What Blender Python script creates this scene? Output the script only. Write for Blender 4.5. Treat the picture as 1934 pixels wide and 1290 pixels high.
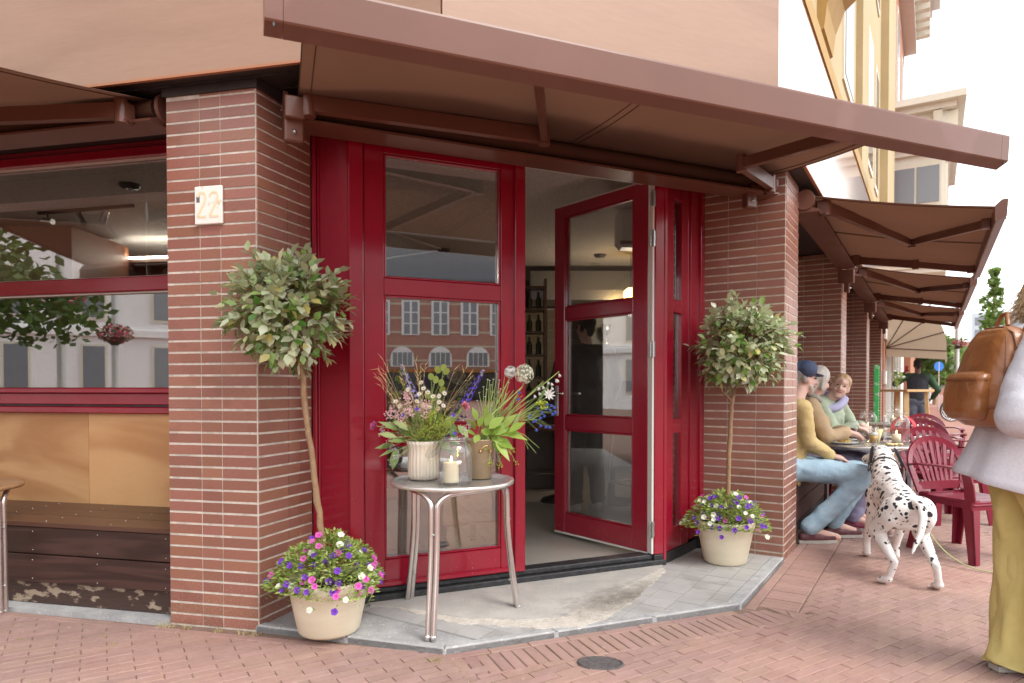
import bpy, bmesh, math, random
from math import sin, cos, pi, radians, atan2, sqrt
from mathutils import Vector, Matrix, Euler, noise
random.seed(7)
R_ = random.uniform
S = bpy.context.scene
for o_ in list(bpy.data.objects): bpy.data.objects.remove(o_)
COL = S.collection
# ---------------------------------------------------------------- camera, sky, sun, exposure
cam_d = bpy.data.cameras.new('camera'); cam = bpy.data.objects.new('camera', cam_d); COL.objects.link(cam)
cam.location = (0, 0, 1.2); cam.rotation_euler = (radians(89.0), 0, 0)
cam_d.sensor_width = 36; cam_d.lens = 1250 / 1934 * 36; cam_d.shift_y = 0.0563
cam_d.clip_start = 0.05; cam_d.clip_end = 1000
cam_d.dof.use_dof = True; cam_d.dof.focus_distance = 3.9; cam_d.dof.aperture_fstop = 3.2
S.camera = cam
W = bpy.data.worlds.new('World'); S.world = W; W.use_nodes = True
nt = W.node_tree; nt.nodes.clear()
sky = nt.nodes.new('ShaderNodeTexSky'); sky.sky_type = 'NISHITA'; sky.sun_disc = False
SUN_EL, SUN_AZ = radians(52), radians(132)      # azimuth clockwise from +Y
sky.sun_elevation = SUN_EL; sky.sun_rotation = SUN_AZ
sky.air_density = 1.0; sky.dust_density = 1.0; sky.ozone_density = 1.0
hs = nt.nodes.new('ShaderNodeHueSaturation'); hs.inputs['Saturation'].default_value = 0.12
bg = nt.nodes.new('ShaderNodeBackground'); bg.inputs[1].default_value = 0.15
ow = nt.nodes.new('ShaderNodeOutputWorld')
nt.links.new(sky.outputs[0], hs.inputs['Color']); nt.links.new(hs.outputs[0], bg.inputs[0]); nt.links.new(bg.outputs[0], ow.inputs[0])
sd = bpy.data.lights.new('sun', 'SUN'); sd.energy = 0.7; sd.angle = radians(25); sd.color = (1, 0.96, 0.9)
sun = bpy.data.objects.new('sun', sd); COL.objects.link(sun)
sv = Vector((sin(SUN_AZ) * cos(SUN_EL), cos(SUN_AZ) * cos(SUN_EL), sin(SUN_EL)))
sun.rotation_euler = sv.to_track_quat('Z', 'Y').to_euler(); sun.location = sv * 30
S.view_settings.view_transform = 'Standard'; S.view_settings.look = 'None'
S.view_settings.exposure = 1.72; S.view_settings.gamma = 1; S.view_settings.use_curve_mapping = False
S.cycles.use_denoising = True
S.cycles.max_bounces = 10; S.cycles.transparent_max_bounces = 24; S.cycles.glossy_bounces = 5; S.cycles.transmission_bounces = 8
S.cycles.sample_clamp_indirect = 6; S.cycles.caustics_reflective = False; S.cycles.caustics_refractive = False

# ---------------------------------------------------------------- materials
MATS = {}
def mat(name, col, rough=0.6, metal=0.0, var=0.0, vscale=8.0, bump=0.0, bscale=60.0, coat=0.0, spec=0.5, trans=0.0,
        col2=None, obj_var=0.0, coords='Object', stretch=(1, 1, 1), sheen=0.0, subsurf=0.0, rvar=0.0, detail=6.0, contrast=(0.3, 0.7), hue=0.0):
    """principled material: two colours mixed by noise, a per-object tint and a noise bump"""
    if name in MATS: return MATS[name]
    m = bpy.data.materials.new(name); m.use_nodes = True; MATS[name] = m
    n, l = m.node_tree.nodes, m.node_tree.links
    p = n['Principled BSDF']
    p.inputs['Roughness'].default_value = rough; p.inputs['Metallic'].default_value = metal
    p.inputs['Specular IOR Level'].default_value = spec
    p.inputs['Coat Weight'].default_value = coat; p.inputs['Coat Roughness'].default_value = 0.08
    if sheen: p.inputs['Sheen Weight'].default_value = sheen
    if subsurf: p.inputs['Subsurface Weight'].default_value = subsurf; p.inputs['Subsurface Radius'].default_value = (0.01, 0.006, 0.004)
    p.inputs['Base Color'].default_value = (*col, 1)
    tc = n.new('ShaderNodeTexCoord'); mp = n.new('ShaderNodeMapping'); mp.inputs['Scale'].default_value = stretch
    l.new(tc.outputs[coords], mp.inputs[0]); vec = mp.outputs[0]
    out = None
    if col2 is None and var: col2 = tuple(max(0, c * (1 - var)) for c in col)
    if col2 is not None:
        no = n.new('ShaderNodeTexNoise'); no.inputs['Scale'].default_value = vscale; no.inputs['Detail'].default_value = detail
        no.inputs['Roughness'].default_value = 0.6
        l.new(vec, no.inputs['Vector'])
        mr = n.new('ShaderNodeMapRange'); mr.inputs[1].default_value = contrast[0]; mr.inputs[2].default_value = contrast[1]
        l.new(no.outputs[0], mr.inputs[0])
        mx = n.new('ShaderNodeMix'); mx.data_type = 'RGBA'
        mx.inputs[6].default_value = (*col, 1); mx.inputs[7].default_value = (*col2, 1)
        l.new(mr.outputs[0], mx.inputs[0]); out = mx.outputs[2]
        if rvar:
            rr = n.new('ShaderNodeMapRange'); rr.inputs[3].default_value = rough - rvar; rr.inputs[4].default_value = rough + rvar
            l.new(no.outputs[0], rr.inputs[0]); l.new(rr.outputs[0], p.inputs['Roughness'])
    if obj_var or hue:
        oi = n.new('ShaderNodeObjectInfo'); ge = n.new('ShaderNodeNewGeometry')
        ad = n.new('ShaderNodeMath'); ad.operation = 'ADD'
        l.new(oi.outputs['Random'], ad.inputs[0]); l.new(ge.outputs['Random Per Island'], ad.inputs[1])
        fr = n.new('ShaderNodeMath'); fr.operation = 'FRACT'; l.new(ad.outputs[0], fr.inputs[0])
        m2 = n.new('ShaderNodeMapRange'); m2.inputs[3].default_value = 1 - obj_var; m2.inputs[4].default_value = 1 + obj_var
        l.new(fr.outputs[0], m2.inputs[0])
        h = n.new('ShaderNodeHueSaturation'); l.new(m2.outputs[0], h.inputs['Value'])
        if hue:
            wn = n.new('ShaderNodeTexWhiteNoise'); wn.noise_dimensions = '1D'; l.new(fr.outputs[0], wn.inputs['W'])
            m3 = n.new('ShaderNodeMapRange'); m3.inputs[3].default_value = 0.5 - hue; m3.inputs[4].default_value = 0.5 + hue
            l.new(wn.outputs[0], m3.inputs[0]); l.new(m3.outputs[0], h.inputs['Hue'])
            m4 = n.new('ShaderNodeMapRange'); m4.inputs[3].default_value = 1 - 4 * hue; m4.inputs[4].default_value = 1 + 2 * hue
            l.new(wn.outputs[0], m4.inputs[0]); l.new(m4.outputs[0], h.inputs['Saturation'])
        if out is not None: l.new(out, h.inputs['Color'])
        else: h.inputs['Color'].default_value = (*col, 1)
        out = h.outputs[0]
    if out is not None: l.new(out, p.inputs['Base Color'])
    if bump:
        nb = n.new('ShaderNodeTexNoise'); nb.inputs['Scale'].default_value = bscale; nb.inputs['Detail'].default_value = 5
        l.new(vec, nb.inputs['Vector'])
        bp = n.new('ShaderNodeBump'); bp.inputs['Strength'].default_value = bump; bp.inputs['Distance'].default_value = 0.01
        l.new(nb.outputs[0], bp.inputs['Height']); l.new(bp.outputs[0], p.inputs['Normal'])
    if trans:
        tr = n.new('ShaderNodeBsdfTranslucent'); ms = n.new('ShaderNodeMixShader'); ms.inputs[0].default_value = trans
        if out is not None: l.new(out, tr.inputs[0])
        else: tr.inputs[0].default_value = (*col, 1)
        o = n['Material Output']
        l.new(p.outputs[0], ms.inputs[1]); l.new(tr.outputs[0], ms.inputs[2]); l.new(ms.outputs[0], o.inputs[0])
    return m
def glass(name, tint=(1, 1, 1), ior=1.5, rough=0.0, dirt=0.0):
    """thin window glass: clear with a fresnel mirror"""
    if name in MATS: return MATS[name]
    m = bpy.data.materials.new(name); m.use_nodes = True; MATS[name] = m
    n, l = m.node_tree.nodes, m.node_tree.links; n.clear()
    o = n.new('ShaderNodeOutputMaterial'); t = n.new('ShaderNodeBsdfTransparent'); t.inputs[0].default_value = (*tint, 1)
    g = n.new('ShaderNodeBsdfGlossy'); g.inputs[0].default_value = (1, 1, 1, 1); g.inputs['Roughness'].default_value = rough
    f = n.new('ShaderNodeFresnel'); ge = n.new('ShaderNodeNewGeometry')
    mi = n.new('ShaderNodeMapRange'); mi.inputs[3].default_value = ior; mi.inputs[4].default_value = 1 / ior
    l.new(ge.outputs['Backfacing'], mi.inputs[0]); l.new(mi.outputs[0], f.inputs[0])
    x = n.new('ShaderNodeMixShader'); l.new(f.outputs[0], x.inputs[0]); l.new(t.outputs[0], x.inputs[1]); l.new(g.outputs[0], x.inputs[2])
    last = x.outputs[0]
    if dirt:
        d = n.new('ShaderNodeBsdfDiffuse'); d.inputs[0].default_value = (0.6, 0.6, 0.58, 1)
        x2 = n.new('ShaderNodeMixShader'); x2.inputs[0].default_value = dirt; l.new(last, x2.inputs[1]); l.new(d.outputs[0], x2.inputs[2]); last = x2.outputs[0]
    l.new(last, o.inputs[0]); return m
def emit(name, col, s):
    if name in MATS: return MATS[name]
    m = bpy.data.materials.new(name); m.use_nodes = True; MATS[name] = m
    p = m.node_tree.nodes['Principled BSDF']; p.inputs['Base Color'].default_value = (*col, 1)
    p.inputs['Emission Color'].default_value = (*col, 1); p.inputs['Emission Strength'].default_value = s
    return m
def wood(name, c1, c2, rough=0.45, scale=3.0, stretch=(0.25, 3, 3), coat=0.0, bump=0.15, distort=4.0, obj_var=0.0, band=0.55):
    """wood grain: distorted bands along local x"""
    if name in MATS: return MATS[name]
    m = mat(name, c1, rough=rough, coat=coat)
    n, l = m.node_tree.nodes, m.node_tree.links; p = n['Principled BSDF']
    tc = n.new('ShaderNodeTexCoord'); mp = n.new('ShaderNodeMapping'); mp.inputs['Scale'].default_value = stretch
    oi = n.new('ShaderNodeObjectInfo'); va = n.new('ShaderNodeVectorMath'); va.operation = 'ADD'
    mu = n.new('ShaderNodeMath'); mu.operation = 'MULTIPLY'; mu.inputs[1].default_value = 37.0
    l.new(oi.outputs['Random'], mu.inputs[0]); l.new(tc.outputs['Object'], mp.inputs[0])
    l.new(mp.outputs[0], va.inputs[0]); l.new(mu.outputs[0], va.inputs[1])
    no = n.new('ShaderNodeTexNoise'); no.inputs['Scale'].default_value = scale * 0.7; no.inputs['Detail'].default_value = 3
    no.inputs['Distortion'].default_value = 0.6
    l.new(va.outputs[0], no.inputs['Vector'])
    # rings: sine of the noise field
    m1 = n.new('ShaderNodeMath'); m1.operation = 'MULTIPLY'; m1.inputs[1].default_value = distort * 12
    l.new(no.outputs[0], m1.inputs[0]); m2 = n.new('ShaderNodeMath'); m2.operation = 'SINE'; l.new(m1.outputs[0], m2.inputs[0])
    m3 = n.new('ShaderNodeMapRange'); m3.inputs[1].default_value = -1; m3.inputs[2].default_value = 1; l.new(m2.outputs[0], m3.inputs[0])
    fn = n.new('ShaderNodeTexNoise'); fn.inputs['Scale'].default_value = scale * 22; fn.inputs['Detail'].default_value = 4
    l.new(va.outputs[0], fn.inputs['Vector'])
    av = n.new('ShaderNodeMix'); av.data_type = 'FLOAT'; av.inputs[0].default_value = 1 - band
    l.new(m3.outputs[0], av.inputs[2]); l.new(fn.outputs[0], av.inputs[3])
    mx = n.new('ShaderNodeMix'); mx.data_type = 'RGBA'; mx.inputs[6].default_value = (*c1, 1); mx.inputs[7].default_value = (*c2, 1)
    l.new(av.outputs[0], mx.inputs[0]); out = mx.outputs[2]
    if obj_var:
        mr = n.new('ShaderNodeMapRange'); mr.inputs[3].default_value = 1 - obj_var; mr.inputs[4].default_value = 1 + obj_var
        l.new(oi.outputs['Random'], mr.inputs[0]); h = n.new('ShaderNodeHueSaturation'); l.new(mr.outputs[0], h.inputs['Value']); l.new(out, h.inputs['Color']); out = h.outputs[0]
    l.new(out, p.inputs['Base Color'])
    bp = n.new('ShaderNodeBump'); bp.inputs['Strength'].default_value = bump; bp.inputs['Distance'].default_value = 0.004
    l.new(av.outputs[0], bp.inputs['Height']); l.new(bp.outputs[0], p.inputs['Normal'])
    return m

M_tile = mat('glazed_tile', (0.295, 0.125, 0.085), rough=0.36, spec=0.6, col2=(0.25, 0.10, 0.067), vscale=14, obj_var=0.12, hue=0.008, bump=0.22, bscale=28, stretch=(1, 1, 0.35))
M_mortar = mat('mortar', (0.72, 0.66, 0.57), rough=0.95, var=0.3, vscale=20, bump=0.5, bscale=200)
M_red = mat('red_gloss_paint', (0.29, 0.004, 0.022), rough=0.2, coat=0.5, col2=(0.25, 0.004, 0.019), vscale=5, bump=0.03, bscale=18)
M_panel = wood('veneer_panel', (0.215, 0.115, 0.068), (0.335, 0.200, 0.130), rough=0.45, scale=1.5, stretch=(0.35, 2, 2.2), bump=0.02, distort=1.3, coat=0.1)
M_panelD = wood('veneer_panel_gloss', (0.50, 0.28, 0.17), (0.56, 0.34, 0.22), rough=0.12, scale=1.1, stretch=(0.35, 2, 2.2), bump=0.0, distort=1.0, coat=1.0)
M_paneledge = mat('panel_edge', (0.36, 0.15, 0.07), rough=0.6)
M_ply = wood('plywood', (0.43, 0.20, 0.075), (0.62, 0.36, 0.165), rough=0.42, scale=1.25, stretch=(0.7, 2, 2.6), bump=0.03, distort=2.0, obj_var=0.13, band=0.75)
M_bench = wood('dark_stained_timber', (0.022, 0.009, 0.007), (0.075, 0.034, 0.026), rough=0.38, scale=2.2, stretch=(0.45, 3, 3.6), bump=0.25, distort=3.0, obj_var=0.3, band=0.6)
M_benchtop = wood('brown_bench_boards', (0.07, 0.030, 0.019), (0.095, 0.044, 0.028), rough=0.35, scale=2.2, stretch=(0.45, 3, 3), bump=0.1, distort=2.0, obj_var=0.1)
M_awmetal = mat('brown_powder_coat', (0.15, 0.062, 0.040), rough=0.36, coat=0.08, spec=0.35, var=0.12, vscale=3, bump=0.02, bscale=400)
M_awfab = mat('brown_awning_cloth', (0.14, 0.062, 0.036), rough=0.85, var=0.18, vscale=1.6, bump=0.12, bscale=500, trans=0.28)
M_soffit = mat('dark_soffit', (0.035, 0.026, 0.024), rough=0.5, var=0.3, vscale=3)
M_black = mat('black_stone', (0.018, 0.018, 0.02), rough=0.45, col2=(0.05, 0.05, 0.05), vscale=30, contrast=(0.45, 0.75), bump=0.15, bscale=90)
M_white = mat('white_edge_paint', (0.68, 0.65, 0.60), rough=0.45, var=0.1)
M_steel = mat('galvanised_steel', (0.55, 0.56, 0.55), rough=0.35, metal=1.0, var=0.25, vscale=60)
M_alu = mat('brushed_aluminium', (0.74, 0.70, 0.68), rough=0.27, metal=1.0, var=0.08, vscale=30, bump=0.04, bscale=300)
M_top = mat('polished_steel_top', (0.80, 0.78, 0.74), rough=0.26, metal=0.75, var=0.12, vscale=20)
M_glass = glass('window_glass', tint=(0.93, 0.94, 0.93), ior=2.6)
M_jar = glass('jar_glass', tint=(0.97, 0.98, 0.98), ior=1.45, dirt=0.05)
M_concrete = mat('worn_concrete', (0.47, 0.44, 0.40), rough=0.85, col2=(0.36, 0.34, 0.315), vscale=7, bump=0.35, bscale=60)
M_patch = mat('pale_mortar_edge', (0.60, 0.54, 0.47), rough=0.9, col2=(0.44, 0.40, 0.355), vscale=16, bump=0.8, bscale=70)
M_gtile = mat('grey_floor_tile', (0.40, 0.385, 0.37), rough=0.55, col2=(0.345, 0.335, 0.325), vscale=10, obj_var=0.05, bump=0.05, bscale=90)
M_kerb = mat('bluestone_kerb', (0.40, 0.395, 0.39), rough=0.8, col2=(0.29, 0.285, 0.285), vscale=11, bump=0.4, bscale=50)
M_cream = mat('cream_glazed_pot', (0.74, 0.66, 0.50), rough=0.42, col2=(0.67, 0.585, 0.43), vscale=5, bump=0.05, bscale=12, stretch=(1, 1, 5))
M_soil = mat('soil', (0.05, 0.032, 0.02), rough=1, bump=1, bscale=80)
M_bark = mat('bark', (0.34, 0.215, 0.12), rough=0.85, col2=(0.24, 0.14, 0.075), vscale=40, bump=0.5, bscale=120)
M_twig = mat('twig', (0.23, 0.09, 0.045), rough=0.8)

def specks(m, scale, thr, col, amount, zfade=None):
    """small splashes and dust stuck to a surface; zfade = height below which they sit"""
    n, l = m.node_tree.nodes, m.node_tree.links; p = n['Principled BSDF']; src = p.inputs['Base Color'].links[0].from_socket
    ge = n.new('ShaderNodeNewGeometry'); no = n.new('ShaderNodeTexNoise'); no.inputs['Scale'].default_value = scale; no.inputs['Detail'].default_value = 3; l.new(ge.outputs['Position'], no.inputs['Vector'])
    mr = n.new('ShaderNodeMapRange'); mr.inputs[1].default_value = thr; mr.inputs[2].default_value = thr + .04; mr.inputs[4].default_value = amount; l.new(no.outputs[0], mr.inputs[0]); f = mr.outputs[0]
    if zfade:
        n2 = n.new('ShaderNodeTexNoise'); n2.inputs['Scale'].default_value = 5; l.new(ge.outputs['Position'], n2.inputs['Vector'])
        sx = n.new('ShaderNodeSeparateXYZ'); l.new(ge.outputs['Position'], sx.inputs[0]); ma = n.new('ShaderNodeMath'); ma.operation = 'MULTIPLY_ADD'; ma.inputs[1].default_value = -zfade * .8; l.new(n2.outputs[0], ma.inputs[0]); l.new(sx.outputs['Z'], ma.inputs[2])
        m2 = n.new('ShaderNodeMapRange'); m2.inputs[1].default_value = -zfade * .3; m2.inputs[2].default_value = zfade * .6; m2.inputs[3].default_value = 1; m2.inputs[4].default_value = 0; l.new(ma.outputs[0], m2.inputs[0])
        mu = n.new('ShaderNodeMath'); mu.operation = 'MULTIPLY'; l.new(f, mu.inputs[0]); l.new(m2.outputs[0], mu.inputs[1]); f = mu.outputs[0]
    mx = n.new('ShaderNodeMix'); mx.data_type = 'RGBA'; l.new(f, mx.inputs[0]); l.new(src, mx.inputs[6]); mx.inputs[7].default_value = (*col, 1); l.new(mx.outputs[2], p.inputs['Base Color'])
specks(M_tile, 210, .60, (.55, .47, .38), .55, .34); specks(M_tile, 3.2, .58, (.20, .075, .05), .35)
specks(M_red, 120, .70, (.62, .50, .48), .6, .9); specks(M_mortar, 9, .52, (.42, .37, .31), .55)
specks(M_awmetal, 2.2, .55, (.20, .10, .08), .35); specks(M_gtile, 4, .55, (.28, .26, .24), .5); specks(M_kerb, 60, .62, (.62, .60, .56), .5)
# ---------------------------------------------------------------- mesh helpers
KIDS = {}
TMP = bpy.data.scenes.new('workbench')
class MB:
    """collects simple shapes and links them as one mesh object"""
    def __init__(s): s.v = []; s.f = []; s.sm = []
    def add(s, vs, fs, smooth=False):
        b = len(s.v); s.v += [tuple(x) for x in vs]; s.f += [tuple(i + b for i in f) for f in fs]; s.sm += [smooth] * len(fs); return s
    def box(s, x0, x1, y0, y1, z0, z1):
        vs = [(x0, y0, z0), (x1, y0, z0), (x1, y1, z0), (x0, y1, z0), (x0, y0, z1), (x1, y0, z1), (x1, y1, z1), (x0, y1, z1)]
        return s.add(vs, [(0, 3, 2, 1), (4, 5, 6, 7), (0, 1, 5, 4), (1, 2, 6, 5), (2, 3, 7, 6), (3, 0, 4, 7)])
    def bbox(s, x0, x1, y0, y1, z0, z1, c=0.004):
        """box with chamfered edges"""
        b = bmesh.new(); bmesh.ops.create_cube(b, size=1)
        for v in b.verts: v.co = Vector(((x0 + x1) / 2 + v.co.x * (x1 - x0), (y0 + y1) / 2 + v.co.y * (y1 - y0), (z0 + z1) / 2 + v.co.z * (z1 - z0)))
        bmesh.ops.bevel(b, geom=list(b.edges), offset=c, segments=1, affect='EDGES')
        return s.bm(b)
    def bm(s, b, smooth=False):
        b.verts.ensure_lookup_table(); b.verts.index_update()
        s.add([v.co for v in b.verts], [[v.index for v in f.verts] for f in b.faces], smooth); b.free(); return s
    def bar(s, p, q, w, h, up=(0, 0, 1)):
        """rectangular bar from p to q, w across, h along up"""
        p, q = Vector(p), Vector(q); d = (q - p).normalized(); u = Vector(up); x = d.cross(u).normalized(); u = x.cross(d)
        vs = [p + x * a * w / 2 + u * b * h / 2 for a, b in ((-1, -1), (1, -1), (1, 1), (-1, 1))] + [q + x * a * w / 2 + u * b * h / 2 for a, b in ((-1, -1), (1, -1), (1, 1), (-1, 1))]
        return s.add(vs, [(3, 2, 1, 0), (4, 5, 6, 7), (0, 1, 5, 4), (1, 2, 6, 5), (2, 3, 7, 6), (3, 0, 4, 7)])
    def prism(s, poly, z0, z1):
        n = len(poly); a = sum(poly[i][0] * poly[(i + 1) % n][1] - poly[(i + 1) % n][0] * poly[i][1] for i in range(n))
        if a < 0: poly = poly[::-1]
        vs = [(x, y, z0) for x, y in poly] + [(x, y, z1) for x, y in poly]
        return s.add(vs, [tuple(range(n))[::-1], tuple(range(n, 2 * n))] + [(i, (i + 1) % n, n + (i + 1) % n, n + i) for i in range(n)])
    def extrude(s, prof, axis_pts):
        """closed 2-D profile placed at each (origin, xdir, ydir) and lofted"""
        n = len(prof); vs = []
        for o, a, b in axis_pts:
            o, a, b = Vector(o), Vector(a), Vector(b); vs += [o + a * x + b * y for x, y in prof]
        fs = [tuple(range(n))[::-1], tuple((len(axis_pts) - 1) * n + i for i in range(n))]
        for k in range(len(axis_pts) - 1):
            fs += [(k * n + i, k * n + (i + 1) % n, (k + 1) * n + (i + 1) % n, (k + 1) * n + i) for i in range(n)]
        return s.add(vs, fs)
    def tube(s, pts, r, n=10, cap=True, flat=1.0):
        pts = [Vector(p) for p in pts]; rs = r if isinstance(r, (list, tuple)) else [r] * len(pts)
        vs = []; fs = []; prev = None
        for i, p in enumerate(pts):
            d = (pts[min(i + 1, len(pts) - 1)] - pts[max(i - 1, 0)])
            d = d.normalized() if d.length > 1e-9 else Vector((0, 0, 1))
            if prev is None:
                a = d.orthogonal().normalized()
            else:
                a = (prev - d * prev.dot(d)); a = a.normalized() if a.length > 1e-6 else d.orthogonal().normalized()
            prev = a; b = d.cross(a)
            vs += [p + (a * cos(2 * pi * k / n) + b * sin(2 * pi * k / n) * flat) * rs[i] for k in range(n)]
        for i in range(len(pts) - 1):
            fs += [(i * n + k, i * n + (k + 1) % n, (i + 1) * n + (k + 1) % n, (i + 1) * n + k) for k in range(n)]
        s.add(vs, fs, True)
        if cap:
            m = len(pts) - 1
            s.add(vs[:n], [tuple(range(n))[::-1]]); s.add(vs[m * n:], [tuple(range(n))])
        return s
    def lathe(s, prof, n=32, o=(0, 0, 0), flute=0.0, nf=0, smooth=True):
        vs = []; fs = []
        for r, z in prof:
            for k in range(n):
                a = 2 * pi * k / n; rr = r * (1 + flute * cos(nf * a)) if flute else r
                vs.append((o[0] + rr * cos(a), o[1] + rr * sin(a), o[2] + z))
        for i in range(len(prof) - 1):
            fs += [(i * n + k, i * n + (k + 1) % n, (i + 1) * n + (k + 1) % n, (i + 1) * n + k) for k in range(n)]
        return s.add(vs, fs, smooth)
    def ball(s, c, r, n=8, m=6, sc=(1, 1, 1)):
        vs = []; fs = []; c = Vector(c)
        for j in range(1, m):
            t = pi * j / m
            vs += [c + Vector((r * sc[0] * sin(t) * cos(2 * pi * k / n), r * sc[1] * sin(t) * sin(2 * pi * k / n), r * sc[2] * cos(t))) for k in range(n)]
        vs += [c + Vector((0, 0, r * sc[2])), c - Vector((0, 0, r * sc[2]))]; T = len(vs) - 2; B = T + 1
        for j in range(m - 2):
            fs += [(j * n + k, (j + 1) * n + k, (j + 1) * n + (k + 1) % n, j * n + (k + 1) % n) for k in range(n)]
        fs += [(T, k, (k + 1) % n) for k in range(n)] + [(B, (m - 2) * n + (k + 1) % n, (m - 2) * n + k) for k in range(n)]
        return s.add(vs, fs, True)
    def caps(s, p, q, r0, r1, n=14, sq=(1.0, 1.0), ax=None):
        """tapered capsule, closed; sq squashes the two cross axes"""
        p, q = Vector(p), Vector(q); d = q - p; L = d.length; d = d.normalized() if L > 1e-6 else Vector((0, 0, 1))
        a = Vector(ax) if ax is not None else d.orthogonal(); a = (a - d * a.dot(d))
        a = a.normalized() if a.length > 1e-5 else d.orthogonal().normalized(); b = d.cross(a)
        rings = [(-r0 * sin(t), r0 * cos(t)) for t in (1.25, 0.8, 0.4)] + [(0, r0), (L * 0.5, (r0 + r1) / 2), (L, r1)] + [(L + r1 * sin(t), r1 * cos(t)) for t in (0.4, 0.8, 1.25)]
        vs = []; fs = []
        for h, r in rings: vs += [p + d * h + a * (r * sq[0] * cos(2 * pi * k / n)) + b * (r * sq[1] * sin(2 * pi * k / n)) for k in range(n)]
        for i in range(len(rings) - 1): fs += [(i * n + k, i * n + (k + 1) % n, (i + 1) * n + (k + 1) % n, (i + 1) * n + k) for k in range(n)]
        fs += [tuple(range(n))[::-1], tuple((len(rings) - 1) * n + k for k in range(n))]
        return s.add(vs, fs, True)
    def quad(s, a, b, c, d): return s.add([a, b, c, d], [(0, 1, 2, 3)])
    def mesh(s, name, m):
        me = bpy.data.meshes.new(name); me.from_pydata([tuple(v) for v in s.v], [], s.f)
        me.polygons.foreach_set('use_smooth', s.sm); me.update()
        if m is not None: me.materials.append(m)
        return me
    def build(s, name, m, parent=None, **k): return link(name, s.mesh(name, m), parent, **k)
def link(name, me, parent=None, loc=(0, 0, 0), rot=(0, 0, 0), scale=(1, 1, 1)):
    o = bpy.data.objects.new(name, me); COL.objects.link(o)
    o.location = loc; o.rotation_euler = rot; o.scale = scale
    if parent is not None: o.parent = parent; KIDS.setdefault(parent.name, []).append(o)
    return o
def tag(o, label, cat, group=None, kind=None):
    o['label'] = label; o['category'] = cat
    if group: o['group'] = group
    if kind: o['kind'] = kind
    return o
def thing(name, label, cat, loc=(0, 0, 0), rz=0.0, group=None):
    o = bpy.data.objects.new(name, None); COL.objects.link(o); o.empty_display_size = 0.1
    o.location = loc; o.rotation_euler = (0, 0, rz); return tag(o, label, cat, group)
def struct(name, mb, m, parent=None, label=None):
    o = mb.build(name, m, parent)
    if parent is None: o['kind'] = 'structure'
    if label: o['label'] = label
    return o
def children(o): return list(KIDS.get(o.name, []))
def dup(root, loc, rz, label, group=None):
    """a copy of a thing with its parts and sub-parts"""
    r = root.copy(); COL.objects.link(r); r.location = loc; r.rotation_euler = (0, 0, rz); r['label'] = label
    if group: r['group'] = group
    for ch in children(root):
        c = ch.copy(); COL.objects.link(c); c.parent = r; KIDS.setdefault(r.name, []).append(c)
        for g in children(ch):
            d = g.copy(); COL.objects.link(d); d.parent = c
    return r
def remesh(mb, name, m, parent, voxel=0.01, smooth=3, disp=None, adapt=0.0):
    """one continuous skin over overlapping closed pieces"""
    me = mb.mesh(name, m); o = bpy.data.objects.new('tmp', me); TMP.collection.objects.link(o)
    r = o.modifiers.new('r', 'REMESH'); r.mode = 'VOXEL'; r.voxel_size = voxel; r.use_smooth_shade = True
    if smooth: k = o.modifiers.new('s', 'SMOOTH'); k.iterations = smooth; k.factor = 0.5
    TMP.view_layers[0].update(); dg = TMP.view_layers[0].depsgraph; me2 = bpy.data.meshes.new_from_object(o.evaluated_get(dg))
    bpy.data.objects.remove(o)
    me2.name = name
    if disp: 
        for v in me2.vertices: v.co = v.co + v.normal * disp(v.co)
    me2.polygons.foreach_set('use_smooth', [True] * len(me2.polygons)); me2.update()
    if not me2.materials: me2.materials.append(m)
    return link(name, me2, parent)
# ---------------------------------------------------------------- the three facades in plan (metres; camera stands at 0,0)
def dirv(a): a = radians(a); return Vector((sin(a), cos(a)))
class Fr:
    def __init__(s, o, ang):
        s.o = Vector(o); s.u = dirv(ang); s.n = Vector((s.u.y, -s.u.x)); s.rz = atan2(s.u.y, s.u.x)
    def p(s, t, off): return s.o + s.u * t + s.n * off
    def P(s, t, off, z): q = s.p(t, off); return (q.x, q.y, z)
    def thing(s, name, label, cat, t=0, off=0, z=0, group=None): return thing(name, label, cat, s.P(t, off, z), s.rz, group)
FA = Fr((-1.245, 3.241), 102.7)      # window side (left)
FD = Fr((1.87, 4.537), 32.4)         # terrace side (right)
FE = Fr((-0.798, 3.583), 66.4)       # door plane across the corner
uB, uC = dirv(20.2), dirv(-56.9)
PITCH, TH = 0.0574, 0.0465
def sub(a, b): return (a[0] - b[0], a[1] - b[1])
# ---------------------------------------------------------------- ground
def clip(poly, a, b):
    """keep the part of poly left of a->b"""
    out = []; n = len(poly)
    def sd_(p): return (b[0] - a[0]) * (p[1] - a[1]) - (b[1] - a[1]) * (p[0] - a[0])
    for i in range(n):
        p, q = poly[i], poly[(i + 1) % n]; sp, sq = sd_(p), sd_(q)
        if sp >= 0: out.append(p)
        if sp * sq < 0: t = sp / (sp - sq); out.append((p[0] + (q[0] - p[0]) * t, p[1] + (q[1] - p[1]) * t))
    return out
def clip_poly(poly, cl):
    for i in range(len(cl)):
        poly = clip(poly, cl[i], cl[(i + 1) % len(cl)])
        if len(poly) < 3: return []
    return poly
M_sand = mat('joint_sand', (0.25, 0.155, 0.12), rough=1, col2=(0.17, 0.11, 0.08), vscale=25)
M_paver = mat('red_clinker_paver', (0.335, 0.215, 0.182), rough=0.82, col2=(0.278, 0.168, 0.138), vscale=9, obj_var=0.09, hue=0.010, bump=0.35, bscale=45, coords='Object')
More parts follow.
